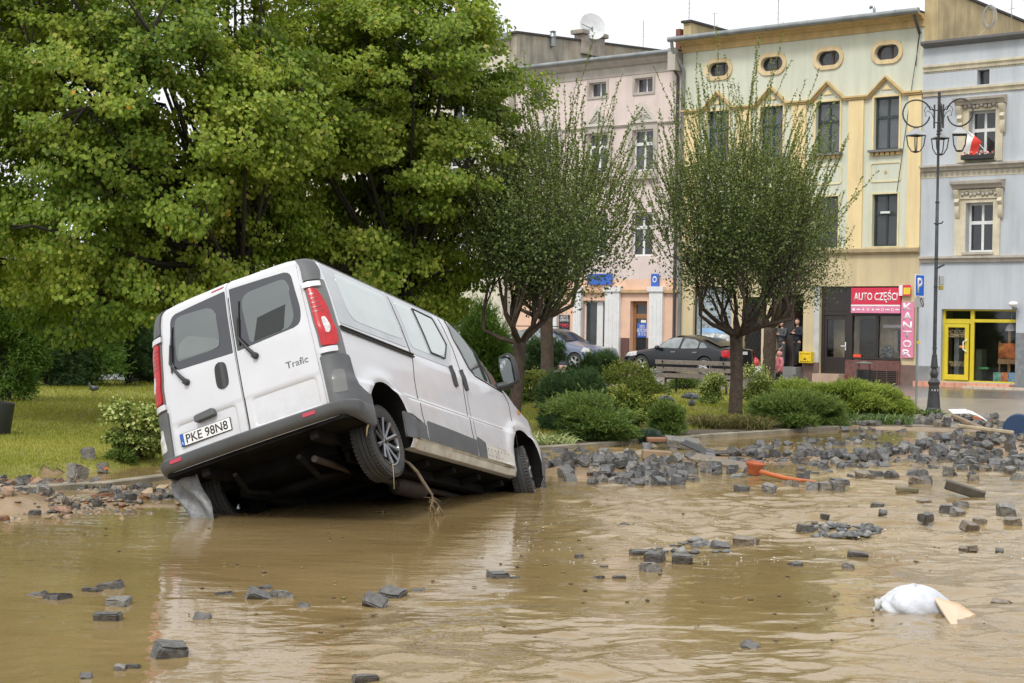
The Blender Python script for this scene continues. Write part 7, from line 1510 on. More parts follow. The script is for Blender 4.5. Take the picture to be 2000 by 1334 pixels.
def person(label, M_, H, arms, legs, top, bot, hair, shoe, hood=None, bulk=1., headturn=0., hairlen=0, glasses=False, coat_low=.50):
    """upright figure facing -Y, H tall; arms: two lists elbow, hand; legs: two lists knee, ankle (fractions of H)"""
    e = empty('person', mat=M_ @ Matrix.Scale(H, 4), label=label, cat='person')
    hip, ch, nk, hd = (0, 0, .53), (0, .0, .72), (0, .0, .835), (0, -.012, .93)
    arm_ch = []; hands = []
    for s, (el, ha) in zip((-1, 1), arms):
        sh = (s * .105 * bulk, .005, .805); arm_ch.append([(*ch, .085 * bulk), (*sh, .045), (*el, .030), (*ha, .021)]); hands.append((s, Vector(el), Vector(ha)))
    leg_ch = []
    for s, (kn, an) in zip((-1, 1), legs):
        leg_ch.append([(*hip, .080 * bulk), (s * .05, .0, .50, .058), (*kn, .038), (*an, .026)])
    body_ch = [[(*hip, .072), (0, 0, .62, .066), (*ch, .078), (*nk, .030), (0, -.006, .865, .030)]] + [[(a, b, c, r * .82) for a, b, c, r in x] for x in arm_ch] + [[(a, b, c, r * .82) for a, b, c, r in x] for x in leg_ch]
    for s, el, ha in hands:      # palm and five fingers
        d = (ha - el).normalized(); n_ = d.cross(Vector((0, 0, 1))); n_ = n_.normalized() if n_.length > .1 else Vector((1, 0, 0)); wv = d.cross(n_)
        pm = ha + d * .028; body_ch.append([(*ha, .017), (*pm, .018)])
        for f, ln in enumerate((.030, .034, .032, .026)):
            b0 = pm + n_ * (.013 - .0087 * f); body_ch.append([(*pm, .018), (*(b0 + d * .012), .0062), (*(b0 + d * (.012 + ln * .5) - wv * .003), .0055), (*(b0 + d * (.012 + ln * .85) - wv * .010), .0045)])
        b0 = ha + n_ * .016 + d * .008; body_ch.append([(*ha, .017), (*b0, .007), (*(b0 + n_ * .010 + d * .018), .0055)])
    bd_ = skin_obj('body', body_ch, skinm, e, 1)
    # head welded onto the neck: shaped ball with nose, brow, chin, ears
    V = []; n1, n2 = 28, 20; ct, st_ = math.cos(headturn), math.sin(headturn)
    for j in range(n2 + 1):
        for i in range(n1):
            a, b = 2 * math.pi * i / n1, -math.pi / 2 + math.pi * j / n2; x, y, z = math.cos(a) * math.cos(b), math.sin(a) * math.cos(b), math.sin(b)
            X, Y_, Z_ = x * .044 * (1 - .18 * max(0, -z)), y * .056, z * .066
            if y < -.6: Y_ -= .012 * math.exp(-((x / .16) ** 2) - ((z + .12) / .22) ** 2); Y_ += .004 * math.exp(-((abs(x) - .38) / .15) ** 2 - ((z - .12) / .1) ** 2); Y_ -= .003 * math.exp(-(x / .3) ** 2 - ((z + .48) / .07) ** 2)
            if abs(x) > .93: X *= 1.12 if abs(z) < .3 else 1
            V.append((X * ct - Y_ * st_, X * st_ + Y_ * ct + hd[1], Z_ + hd[2]))
    hm = MB(); hm.add(V, [(j * n1 + i, j * n1 + (i + 1) % n1, (j + 1) * n1 + (i + 1) % n1, (j + 1) * n1 + i) for j in range(n2) for i in range(n1)])
    ho = hm.build('head_tmp', skinm, None, smooth=True); bm = bmesh.new(); bm.from_mesh(bd_.data); bm.from_mesh(ho.data); bm.to_mesh(bd_.data); bm.free(); bpy.data.objects.remove(ho)
    rot = lambda x, y, z: Vector((x * ct - y * st_, x * st_ + y * ct + hd[1], z + hd[2]))
    fe = MB()
    for s in (-1, 1): fe.lathe([(0, -.004), (.006, 0), (0, .004)], 8, Matrix.Translation(rot(s * .016, -.050, .006)), axis='Y')
    fe.box(-.012, .012, -.0565 + hd[1], -.052 + hd[1], hd[2] - .035, hd[2] - .031); fe.build('eyes_and_mouth', mat('face_dark', (.12, .05, .04), .5), bd_)
    if glasses:
        gm_ = MB()
        for s in (-1, 1): gm_.lathe([(.008, -.002), (.015, 0), (.008, .002), (0, .0)], 10, Matrix.Translation(rot(s * .018, -.058, .006)), axis='Y')
        gm_.box(-.006, .006, hd[1] - .061, hd[1] - .058, hd[2] + .004, hd[2] + .008); gm_.build('glasses', vblk, e)
    # clothing
    skin_obj('jacket', [[(0, 0, coat_low, .088 * bulk), (0, 0, .60, .083 * bulk), (*ch, .094 * bulk), (0, .0, .81, .060), (*nk, .040)]] + [[(*ch, .094 * bulk)] + [(a, b, c, r * 1.12) for a, b, c, r in x[1:-1]] + [(x[-1][0] * .94 + x[-2][0] * .06, x[-1][1] * .94 + x[-2][1] * .06, x[-1][2] * .94 + x[-2][2] * .06, .027)] for x in arm_ch], top, e)
    skin_obj('trousers', [[(0, 0, .55, .078 * bulk), (*hip, .084 * bulk)]] + [[(*hip, .084 * bulk)] + [(a, b, c, r * 1.12) for a, b, c, r in x[1:]] for x in leg_ch], bot, e)
    for s, (kn, an) in zip((-1, 1), legs):
        skin_obj('shoe', [[(an[0], an[1] + .018, an[2] - .012, .026), (an[0], an[1] - .03, an[2] - .018, .026), (an[0], an[1] - .085, an[2] - .024, .020)]], shoe, e, 1)
    if hood is not None:
        skin_obj('hood', [[(0, .02, .85, .05), (0, .012, .93, .074), (0, .01, .985, .05)]], hood, e)
    elif hair is not None:
        V = []; n1, n2 = 24, 12
        for j in range(n2 + 1):
            for i in range(n1):
                a, b = 2 * math.pi * i / n1, (-.25 - hairlen) + (math.pi / 2 + .25 + hairlen) * j / n2; x, y, z = math.cos(a) * math.cos(b), math.sin(a) * math.cos(b), math.sin(b)
                if y < -.2 and z < .55: x, y = x * .8, y * .72
                k = 1.09; V.append(tuple(rot(x * .046 * k, y * .057 * k + .004, z * .067 * k + .001)))
        hm = MB(); hm.add(V, [(j * n1 + i, j * n1 + (i + 1) % n1, (j + 1) * n1 + (i + 1) % n1, (j + 1) * n1 + i) for j in range(n2) for i in range(n1)]); hm.build('hair', hair, e, smooth=True)
    return e
def pmat(px, py, z, face=0.): p = at(px, py, z); return Matrix.Translation((p[0], p[1], z)) @ Matrix.Rotation(face, 4, 'Z')
def onfac(px, n, z, face=0.):
    u = fac(px, 690, n)[0]; p = FA + FD * u + FN * n; return Matrix.Translation((p[0], p[1], z)) @ Matrix.Rotation(face, 4, 'Z')
fn_ang = math.atan2(FN[1], FN[0]) + math.pi / 2
dgrey = mat('dark_grey_sweater', (.06, .065, .07), .85, var=.2, scale=20); navy = mat('navy_hoodie', (.015, .018, .028), .85); blk_t = mat('black_trousers', (.016, .016, .018), .85)
ez_ = entz[0] + FBASE
st_leg = [[(-.055, -.005, .28), (-.06, 0, .045)], [(.055, -.005, .28), (.06, 0, .045)]]
person('woman in a dark grey sweater and dark glasses, arms folded, in the doorway', onfac(1527, -.12, ez_, fn_ang - .25), 1.68, [[(-.14, -.05, .665), (-.02, -.115, .72)], [(.14, -.05, .665), (.01, -.12, .70)]], st_leg, dgrey, dgrey, mat('brown_hair', (.08, .05, .035), .6), vblk, bulk=1.12, headturn=-.35, hairlen=.35, glasses=True)
person('man in a black hooded jacket, arms folded, leaning at the door jamb', onfac(1557, -.10, ez_, fn_ang - .15), 1.76, [[(-.15, -.05, .67), (-.02, -.11, .74)], [(.15, -.05, .67), (.0, -.12, .70)]], [[(-.055, -.01, .28), (-.05, 0, .045)], [(.05, -.05, .29), (.0, .02, .075)]], navy, blk_t, mat('short_hair', (.10, .07, .05), .6), vblk, bulk=1.1, headturn=.1)
pinkc = mat('pink_patterned_coat', (.68, .26, .27), .8, var=.08, dirt=(.40, .06, .10), dirtamt=.9, dscale=7)
gp2 = at(1521, 764, .03)
person('small child in a pink patterned hooded coat with one arm raised by the tree', Matrix.Translation((gp2[0], gp2[1], .03)) @ Matrix.Rotation(R(-75), 4, 'Z'), 1.16, [[(-.13, -.10, .74), (-.10, -.16, .86)], [(.13, .02, .66), (.12, -.04, .56)]], [[(-.05, -.04, .28), (-.05, -.02, .045)], [(.05, .03, .28), (.05, .14, .06)]], pinkc, blk_t, None, mat('dark_boot', (.03, .035, .03), .6), hood=mat('pink_hood', (.60, .24, .25), .9, var=.15, scale=20), bulk=1.25, coat_low=.40)
gp3 = at(1505, 765, .03)
person('adult in dark clothes mostly hidden by the tree trunk beside the pink child', Matrix.Translation((gp3[0], gp3[1] + .5, .03)) @ Matrix.Rotation(R(60), 4, 'Z'), 1.62, [[(-.15, -.06, .66), (-.14, -.16, .62)], [(.15, -.06, .66), (.13, -.16, .74)]], [[(-.055, -.10, .29), (-.05, -.12, .045)], [(.055, .03, .28), (.06, .14, .06)]], mat('black_coat', (.02, .02, .024), .85), blk_t, mat('brown_hair', (.08, .05, .035), .6), vblk, bulk=1.15, headturn=.3, hairlen=.4)
# ------------------------------------------------------------------ pigeons
pg_m = mat('pigeon_grey', (.14, .15, .18), .7, var=.5, scale=18)
def pigeon(px, py, ang_, s, label, peck=True):
    p = gat(px, py); e = empty('pigeon', loc=(p.x, p.y, p.z), rz=ang_, label=label, cat='pigeon', group='pigeons on the lawn'); e.scale = (s,) * 3
    hd_ = [(.12, 0, .13, .035), (.155, 0, .09, .022), (.175, 0, .055, .020)] if peck else [(.12, 0, .17, .038), (.135, 0, .22, .024), (.15, 0, .255, .022)]
    tip = hd_[-1]; skin_obj('body', [[(-.20, 0, .12, (.030, .008)), (-.12, 0, .13, .03), (-.05, 0, .14, .058), (.04, 0, .14, .066)] + hd_ + [(tip[0] + .03, 0, tip[2] - (.012 if peck else 0), .006)]], pg_m, e, 1)
    for s2 in (-1, 1):
        w_ = MB(); w_.lathe([(0, -.13), (.03, -.08), (.05, 0), (.04, .06), (0, .09)], 10, Matrix.Translation((-.04, s2 * .045, .145)) @ Matrix.Rotation(math.pi / 2 - .08, 4, 'Y') @ Matrix.Scale(.45, 4, (0, 1, 0))); w_.build('wing', mat('pigeon_wing', (.08, .085, .10), .7, var=.4, scale=30), e, smooth=True)
        MB().tube([(.0, s2 * .025, .09), (.005, s2 * .03, .0), (.04, s2 * .03, .003)], .006, 5).build('leg', mat('pigeon_leg', (.35, .09, .07), .6), e)
for a in ((122, 757, 2.6, 1.05, 'pigeon pecking on the lawn, farthest left', True), (182, 772, 4.4, 1.05, 'dark pigeon facing the viewer, second from the left on the lawn', False), (257, 752, 3.6, 1.0, 'grey pigeon walking in front of the left shrubs, nearest the van', True),
          (1036, 780, 2.9, 1.15, 'pigeon on the grass patch just right of the van', True), (1302, 792, .5, 1.1, 'brownish pigeon pecking beside the round green shrub', True), (1350, 790, -.4, 1.3, 'dark pigeon with a white patch, behind another on the right lawn', True), (1351, 803, 4.6, 1.1, 'pigeon seen from the front below the dark one on the right lawn', False)): pigeon(*a)
# ------------------------------------------------------------------ foliage
RG = np.random.default_rng(21)
def unit(v): return v / (np.linalg.norm(v, axis=-1, keepdims=True) + 1e-9)
def leaf_mesh(name, C, D, N, size, wid, mat_, parent, rnd, fold=.25, kind_attr=None):
    """C centres, D tip directions, N up normals, per-leaf size; each leaf is a folded diamond with a bent tip"""
    n = len(C); D = unit(D); Sd = unit(np.cross(D, N)); N = unit(np.cross(Sd, D)); s = size[:, None]
    base = C - D * s * .5; tip = C + D * s * .5 - N * s * .12; L = C - D * s * .08 + Sd * s * wid + N * s * fold * wid; R_ = C - D * s * .08 - Sd * s * wid + N * s * fold * wid
    T1 = C + D * s * .28 + Sd * s * wid * .72; T2 = C + D * s * .28 - Sd * s * wid * .72
    V = np.stack([base, L, T1, tip, T2, R_], 1).reshape(-1, 3); b = np.arange(n)[:, None] * 6
    F = np.concatenate([b + [0, 3, 2, 1], b + [0, 5, 4, 3]], 1).reshape(-1, 4)
    return npmesh(name, V, F, mat_, parent, attr={'rnd': ('FACE', np.repeat(rnd, 2))})
def tri_blades(name, P, D, W, mat_, parent, rnd, **kw):
    """thin blades: P base, D full vector, W half width vectors"""
    V = np.stack([P - W, P + W, P + D], 1).reshape(-1, 3); F = np.arange(len(P) * 3).reshape(-1, 3)
    return npmesh(name, V, F, mat_, parent, attr={'rnd': ('FACE', rnd)}, **kw)
def rdir(n): return unit(RG.normal(size=(n, 3)))
def tubes_np(name, segs, n, mat_, parent):
    """segs: (p0, p1, r0, r1) straight tapered pieces"""
    A = np.array([s[0] for s in segs]); B = np.array([s[1] for s in segs]); r0 = np.array([s[2] for s in segs]); r1 = np.array([s[3] for s in segs])
    d = unit(B - A); h = np.where(np.abs(d[:, 2:3]) > .9, [[1, 0, 0]], [[0, 0, 1]]); u = unit(np.cross(d, h)); v = np.cross(d, u)
    a = np.arange(n) * 2 * np.pi / n; c = np.cos(a)[None, :, None]; s_ = np.sin(a)[None, :, None]
    off = u[:, None] * c + v[:, None] * s_
    V = np.concatenate([A[:, None] + off * r0[:, None, None], B[:, None] + off * r1[:, None, None]], 1).reshape(-1, 3)
    b = np.arange(len(segs))[:, None, None] * 2 * n; j = np.arange(n)[None, :, None]
    F = (b + np.concatenate([j, (j + 1) % n, (j + 1) % n + n, j + n], 2)).reshape(-1, 4)
    return npmesh(name, V, F, mat_, parent, smooth=True)
bark = mat('dark_bark', (.036, .030, .024), .85, var=.4, scale=14, bump=.9, bscale=30); barkr = mat('red_brown_bark', (.06, .038, .028), .8, var=.4, scale=12, bump=.9, bscale=28, dirt=(.06, .07, .03), dirtamt=.5, dscale=5)
lindm = leafmat('linden_leaf', [(0, (.055, .115, .014)), (.35, (.155, .235, .026)), (.7, (.28, .345, .046)), (.9, (.44, .45, .08)), (.965, (.40, .36, .10)), (.99, (.55, .32, .03))], .5, .35)
def linden(label, tx, Yd, lobes, nleaf, seed, h_fork):
    rg = np.random.default_rng(seed); base = atY(tx, 700, Yd); base[2] = g(base[0], base[1])
    e = empty('linden_tree', loc=tuple(base), label=label, cat='tree', group='linden trees'); B = np.array(base)
    k = mpp(1.); C = []; Rr = []
    for (px, py, rm, dd) in lobes:
        p = atY(px, py, Yd + dd); C.append(p - B); Rr.append(rm)
    C = np.array(C); Rr = np.array(Rr)
    # big lobes break up into sprays of leaves hanging from twig ends
    cs, rs = [], []
    for c, r in zip(C, Rr):
        m_ = int(30 * r * r); d = unit(rg.normal(size=(m_, 3))); d[:, 2] = d[:, 2] * .9 + .1; q = c + d * r * rg.uniform(.62, 1.04, (m_, 1)) * [1, 1, .85]
        cs.append(q); rs.append(rg.uniform(.22, .46, m_))
    cs = np.concatenate(cs); rs = np.concatenate(rs)
    # keep only sprays not buried deep inside another lobe
    dist = np.min(np.linalg.norm(cs[:, None] - C[None], axis=2) / Rr[None], axis=1); keep = dist > .5; cs, rs = cs[keep], rs[keep]
    cen = C.mean(0); wgt = rs ** 2; idx = rg.choice(len(cs), nleaf, p=wgt / wgt.sum()); c = cs[idx]; r = rs[idx]
    d = unit(rg.normal(size=(nleaf, 3))); d[:, 2] = d[:, 2] * .55 + .12
    P = c + d * r[:, None] * rg.uniform(.35, 1.05, (nleaf, 1)); out_ = unit(P - cen)
    D = unit(out_ * .7 + rg.normal(size=(nleaf, 3)) * .55 + [0, 0, -.85]); N = unit(out_ * .6 + [0, 0, .9] + rg.normal(size=(nleaf, 3)) * .45)
    hue = vnoise(P[:, 0] * 1. + P[:, 1], P[:, 2], .9, seed) * .45 + rg.uniform(0, .5, nleaf); hue = np.clip(hue, 0, .93); z = rg.uniform(0, 1, nleaf); hue = np.where(z > .985, .965, hue); hue = np.where(z > .9985, 1., hue)
    leaf_mesh('crown', P, D, N, rg.uniform(.045, .092, nleaf), .46, lindm, e, hue)
    # thin hanging seed bracts
    nb = nleaf // 14; i2 = rg.choice(nleaf, nb); tri_blades('seed_bracts', P[i2], np.stack([rg.normal(0, .02, nb), rg.normal(0, .02, nb), -rg.uniform(.05, .09, nb)], 1), rg.normal(0, .006, (nb, 3)) + [.006, 0, 0], leafmat('bract', [(0, (.30, .30, .11)), (1, (.45, .40, .2))], .6, .3), e, rg.uniform(0, 1, nb))
    # trunk and limbs
    segs = []; f = np.array([0, 0, h_fork]); pts = [np.array([0, 0, -.1]), np.array([0, 0, .2]), np.array([.02, 0, h_fork * .6]), f]; rad = [.26, .21, .17, .15]
    mb = MB().tube([tuple(p) for p in pts], rad, 14)
    for c_, r_ in zip(C, Rr):
        m1 = f * .55 + c_ * .45 + [0, 0, -.25]; m2 = f * .2 + c_ * .8; mb.tube([tuple(f - [0, 0, .1]), tuple(m1), tuple(m2), tuple(c_)], [.055, .035, .022, .012], 7, cap=False)
    mb.build('trunk', bark, e, smooth=True)
    pick = rg.choice(len(cs), min(len(cs), 420), replace=False)
    for i in pick:
        j = np.argmin(np.linalg.norm(C - cs[i], axis=1)); m_ = (C[j] + cs[i]) / 2 + rg.normal(0, .08, 3); segs += [(C[j], m_, .022, .014), (m_, cs[i], .014, .005)]
    tubes_np('branches', segs, 5, bark, e)
    return e
def lobes_in(poly, n, r0, r1, dmax, seed, fixed=()):
    rd = random.Random(seed); xs, ys = [p[0] for p in poly], [p[1] for p in poly]; out = list(fixed); t = 0
    while len(out) < n + len(fixed) and t < 20000:
        t += 1; x, y = rd.uniform(min(xs), max(xs)), rd.uniform(min(ys), max(ys))
        if not inpoly(x, y, poly): continue
        r = rd.uniform(r0, r1); dd = rd.uniform(-dmax, dmax * .8)
        if any(math.hypot(x - a, y - b) / 118 + abs(dd - d_) * .5 < .50 * (r + c) * .62 for a, b, c, d_ in out): continue
        out.append((x, y, r, dd))
    return out
L1 = lobes_in([(-160, -160), (560, -160), (610, 60), (600, 300), (590, 500), (440, 600), (200, 622), (60, 612), (-160, 600)], 85, .6, 1.05, 2.6, 3, [(520, 450, .8, 0), (500, 525, .75, .5), (548, 385, .75, .5), (585, 470, .7, .8), (455, 545, .65, 0), (400, 470, .8, .2), (60, 590, .6, -.5), (180, 600, .6, .2)])
L2 = lobes_in([(590, -120), (830, -60), (905, 60), (985, 160), (985, 270), (905, 380), (880, 540), (760, 585), (560, 570), (540, 300)], 62, .55, 1.0, 2.2, 5, [(980, 215, .5, -.5), (930, 90, .45, .2), (1010, 270, .42, 0), (985, 345, .5, .6), (950, 425, .55, .8), (925, 500, .5, 1.2), (905, 565, .5, 1.0), (900, 620, .35, 1.4), (835, 558, .5, .3), (868, 592, .42, .6), (790, 575, .5, .2)])
linden('big leafy linden tree filling the upper left, behind the raised tail of the van', 470, 27.5, L1, 195000, 1, 2.6)
linden('leafy linden tree with yellowing outer leaves, between the big left tree and the pruned trees', 790, 30., L2, 145000, 2, 2.6)
# ---- round pruned trees
plumd = leafmat('plum_leaf', [(0, (.045, .075, .022)), (.4, (.11, .155, .042)), (.75, (.205, .255, .075)), (1, (.31, .34, .12))], .45, .22, .5)
def pruned(label, px0, py0, pxf, pyf, pxc, pyc, rxp, ryp, seed, nl, nshoot, shoot_px, zoff=None, lean=0):
    rg = np.random.default_rng(seed); b = gat(px0, py0); Yd = b.y; k = mpp(Yd); e = empty('pruned_tree', loc=tuple(b), label=label, cat='tree', group='round pruned trees')
    B = np.array(b); f = atY(pxf, pyf, Yd) - B; c = atY(pxc, pyc, Yd) - B; rx, rz = rxp * k, ryp * k; E_ = np.array([rx, rx * .95, rz]); tr = 12.5 * k * (94.8 * k) ** .0
    mb = MB(); mb.tube([(0, 0, -.1), (f[0] * .1, 0, .12), (f[0] * .5 + .02, 0, f[2] * .5), (f[0] * .9, 0, f[2] * .93), tuple(f)], [tr * 1.35, tr * 1.08, tr * .98, tr, tr * 1.05], 14)
    tips, twigs = [], []
    def grow(p, d, L, r, lv):
        n = 4; pts = [p]; q = p.copy(); dd = d.copy()
        for i in range(n):
            w0 = (q + dd * L / n - c) / E_; m0 = np.linalg.norm(w0); m1 = math.hypot(w0[0], w0[1])
            if m1 > .78: dd = unit(dd - unit((q - c) * [1, 1, 0]) * min(1.4, (m1 - .7) * 4) + [0, 0, .35])
            if m0 > .86 and q[2] > f[2] + .25: dd = unit(dd - unit(q - c) * min(1.2, (m0 - .8) * 3) + [0, 0, .25])
            dd = unit(dd + rg.normal(0, .13, 3) + [0, 0, .06 if lv < 2 else .02]); q = q + dd * L / n; pts.append(q.copy())
        rr = [r * (1 - .5 * i / n) for i in range(n + 1)]
        if lv <= 1: mb.tube([tuple(x) for x in pts], rr, 7, cap=False)
        else: twigs.extend([(pts[i], pts[i + 1], rr[i], rr[i + 1]) for i in range(n)])
        if lv >= 4: tips.append((pts[-1], dd)); tips.append((pts[2], dd)); return
        kids = [5, 4, 4, 3][lv]
        for j in range(kids):
            t = rg.integers(1, n + 1) if j else n; s0 = pts[t]; nd = unit(dd * .9 + rg.normal(0, .55 if lv else .45, 3) + [0, 0, .1])
            # steer back inside the round outline
            w = (s0 - c) / E_; m_ = np.linalg.norm(w)
            if m_ > (1.4 if lv < 2 else 1.0): continue
            if m_ > .75: nd = unit(nd + unit(s0 - c) * .15 + [0, 0, .25])
            grow(s0, nd, L * rg.uniform(.55, .8), rr[t] * .62, lv + 1)
    nm = 8
    for i in range(nm):
        a = 2 * math.pi * (i + rg.uniform(-.2, .2)) / nm; el = rg.uniform(.28, 1.15); d = np.array([math.cos(a) * math.cos(el), math.sin(a) * math.cos(el), math.sin(el)]); grow(f - [0, 0, .03], d, rz * rg.uniform(.75, 1.05), tr * .42, 0)
    mb.build('trunk', barkr, e, smooth=True); tubes_np('branches', twigs, 4, bark, e)
    T = np.array([t[0] for t in tips]); DD = np.array([t[1] for t in tips]); idx = rg.choice(len(T), nl); P = T[idx] + rg.normal(0, .10, (nl, 3))
    # fill the round outline evenly as well
    m2 = nl // 5; d = unit(rg.normal(size=(m2, 3))); rad = rg.uniform(.2, 1, (m2, 1)) ** .4; P2 = c + d * rad * E_ * (1 + .12 * (vnoise(d[:, 0] * 3 + 5, d[:, 2] * 3 + d[:, 1] * 2, 1.5, seed)[:, None] - .3)); P2 = P2[(P2[:, 2] > f[2] + .05)]
    P = np.concatenate([P, P2]); w = (P - c) / E_; P = P[(np.linalg.norm(w, axis=1) < 1.14)]; n = len(P)
    D = unit(rdir(n) + [0, 0, .2]); N = unit(rdir(n) + [0, 0, .8]); hz_ = (P[:, 2] - c[2]) / rz
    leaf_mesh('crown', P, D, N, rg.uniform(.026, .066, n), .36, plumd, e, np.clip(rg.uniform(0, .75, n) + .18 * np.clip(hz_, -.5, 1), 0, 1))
    # long upright shoots
    sg, LP_, LD_ = [], [], []
    for i in range(nshoot):
        a = rg.uniform(0, 6.283); u = rg.uniform(0, 1) ** .55; s0 = c + np.array([math.cos(a) * u * rx * .95, math.sin(a) * u * rx * .9, rz * (math.sqrt(max(0, 1 - u * u)) * .85 - rg.uniform(0, .6))]); L = rg.uniform(.3, 1) ** 1.7 * shoot_px * k * (1 - .45 * u)
        d = unit(np.array([math.cos(a) * .62 * u + rg.normal(0, .16), math.sin(a) * .55 * u + rg.normal(0, .16), 1.])); q = s0.copy(); nn = 7
        for j in range(nn):
            d = unit(d + rg.normal(0, .05, 3) + [0, 0, .04]); q2 = q + d * L / nn; sg.append((q, q2, .006 * (1 - .8 * j / nn), .006 * (1 - .8 * (j + 1) / nn))); 
            m_ = int(L / nn / .022) + 1
            for t in np.linspace(0, 1, m_, endpoint=False): LP_.append(q + (q2 - q) * t); LD_.append(unit(d * .6 + rg.normal(0, .6, 3)))
            q = q2
    tubes_np('shoots', sg, 3, bark, e); LP_, LD_ = np.array(LP_), np.array(LD_); n = len(LP_); LP_ = LP_ + LD_ * .02
    leaf_mesh('shoot_leaves', LP_, LD_, unit(rdir(n) + [0, 0, 1]), rg.uniform(.028, .055, n), .38, leafmat('shoot_leaf', [(0, (.08, .12, .03)), (.6, (.17, .22, .06)), (1, (.30, .33, .12))], .45, .3), e, rg.uniform(0, 1, n))
    return e
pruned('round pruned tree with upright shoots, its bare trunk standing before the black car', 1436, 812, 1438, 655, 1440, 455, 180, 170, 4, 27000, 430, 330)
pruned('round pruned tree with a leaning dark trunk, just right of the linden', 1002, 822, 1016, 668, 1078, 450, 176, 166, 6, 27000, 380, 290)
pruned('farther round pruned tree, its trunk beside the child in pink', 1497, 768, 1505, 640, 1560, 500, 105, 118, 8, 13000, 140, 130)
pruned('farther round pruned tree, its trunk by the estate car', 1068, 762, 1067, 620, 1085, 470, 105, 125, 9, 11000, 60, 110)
# ---- shrubs
RAMPS = dict(
 pine=[(0, (.016, .045, .014)), (.5, (.045, .09, .028)), (1, (.11, .17, .055))], thuja=[(0, (.04, .10, .014)), (.5, (.10, .19, .03)), (1, (.21, .31, .06))],
 varieg=[(0, (.07, .12, .02)), (.35, (.20, .27, .05)), (.6, (.45, .49, .17)), (1, (.70, .68, .36))], box=[(0, (.06, .11, .02)), (.5, (.16, .22, .038)), (.8, (.28, .30, .055)), (1, (.38, .30, .06))],
 juniper=[(0, (.06, .10, .014)), (.5, (.18, .25, .035)), (1, (.40, .46, .10))], low=[(0, (.035, .075, .014)), (.5, (.09, .15, .028)), (1, (.20, .26, .06))],
 blue=[(0, (.03, .06, .05)), (.5, (.07, .12, .10)), (1, (.15, .22, .18))], dry=[(0, (.07, .045, .02)), (.5, (.16, .11, .05)), (1, (.26, .20, .09))], mixed=[(0, (.05, .07, .02)), (.5, (.13, .13, .04)), (1, (.26, .19, .08))],
 strap=[(0, (.14, .20, .06)), (.5, (.30, .36, .14)), (1, (.50, .50, .28))], straps=[(0, (.04, .09, .02)), (.5, (.09, .16, .04)), (1, (.22, .26, .10))])
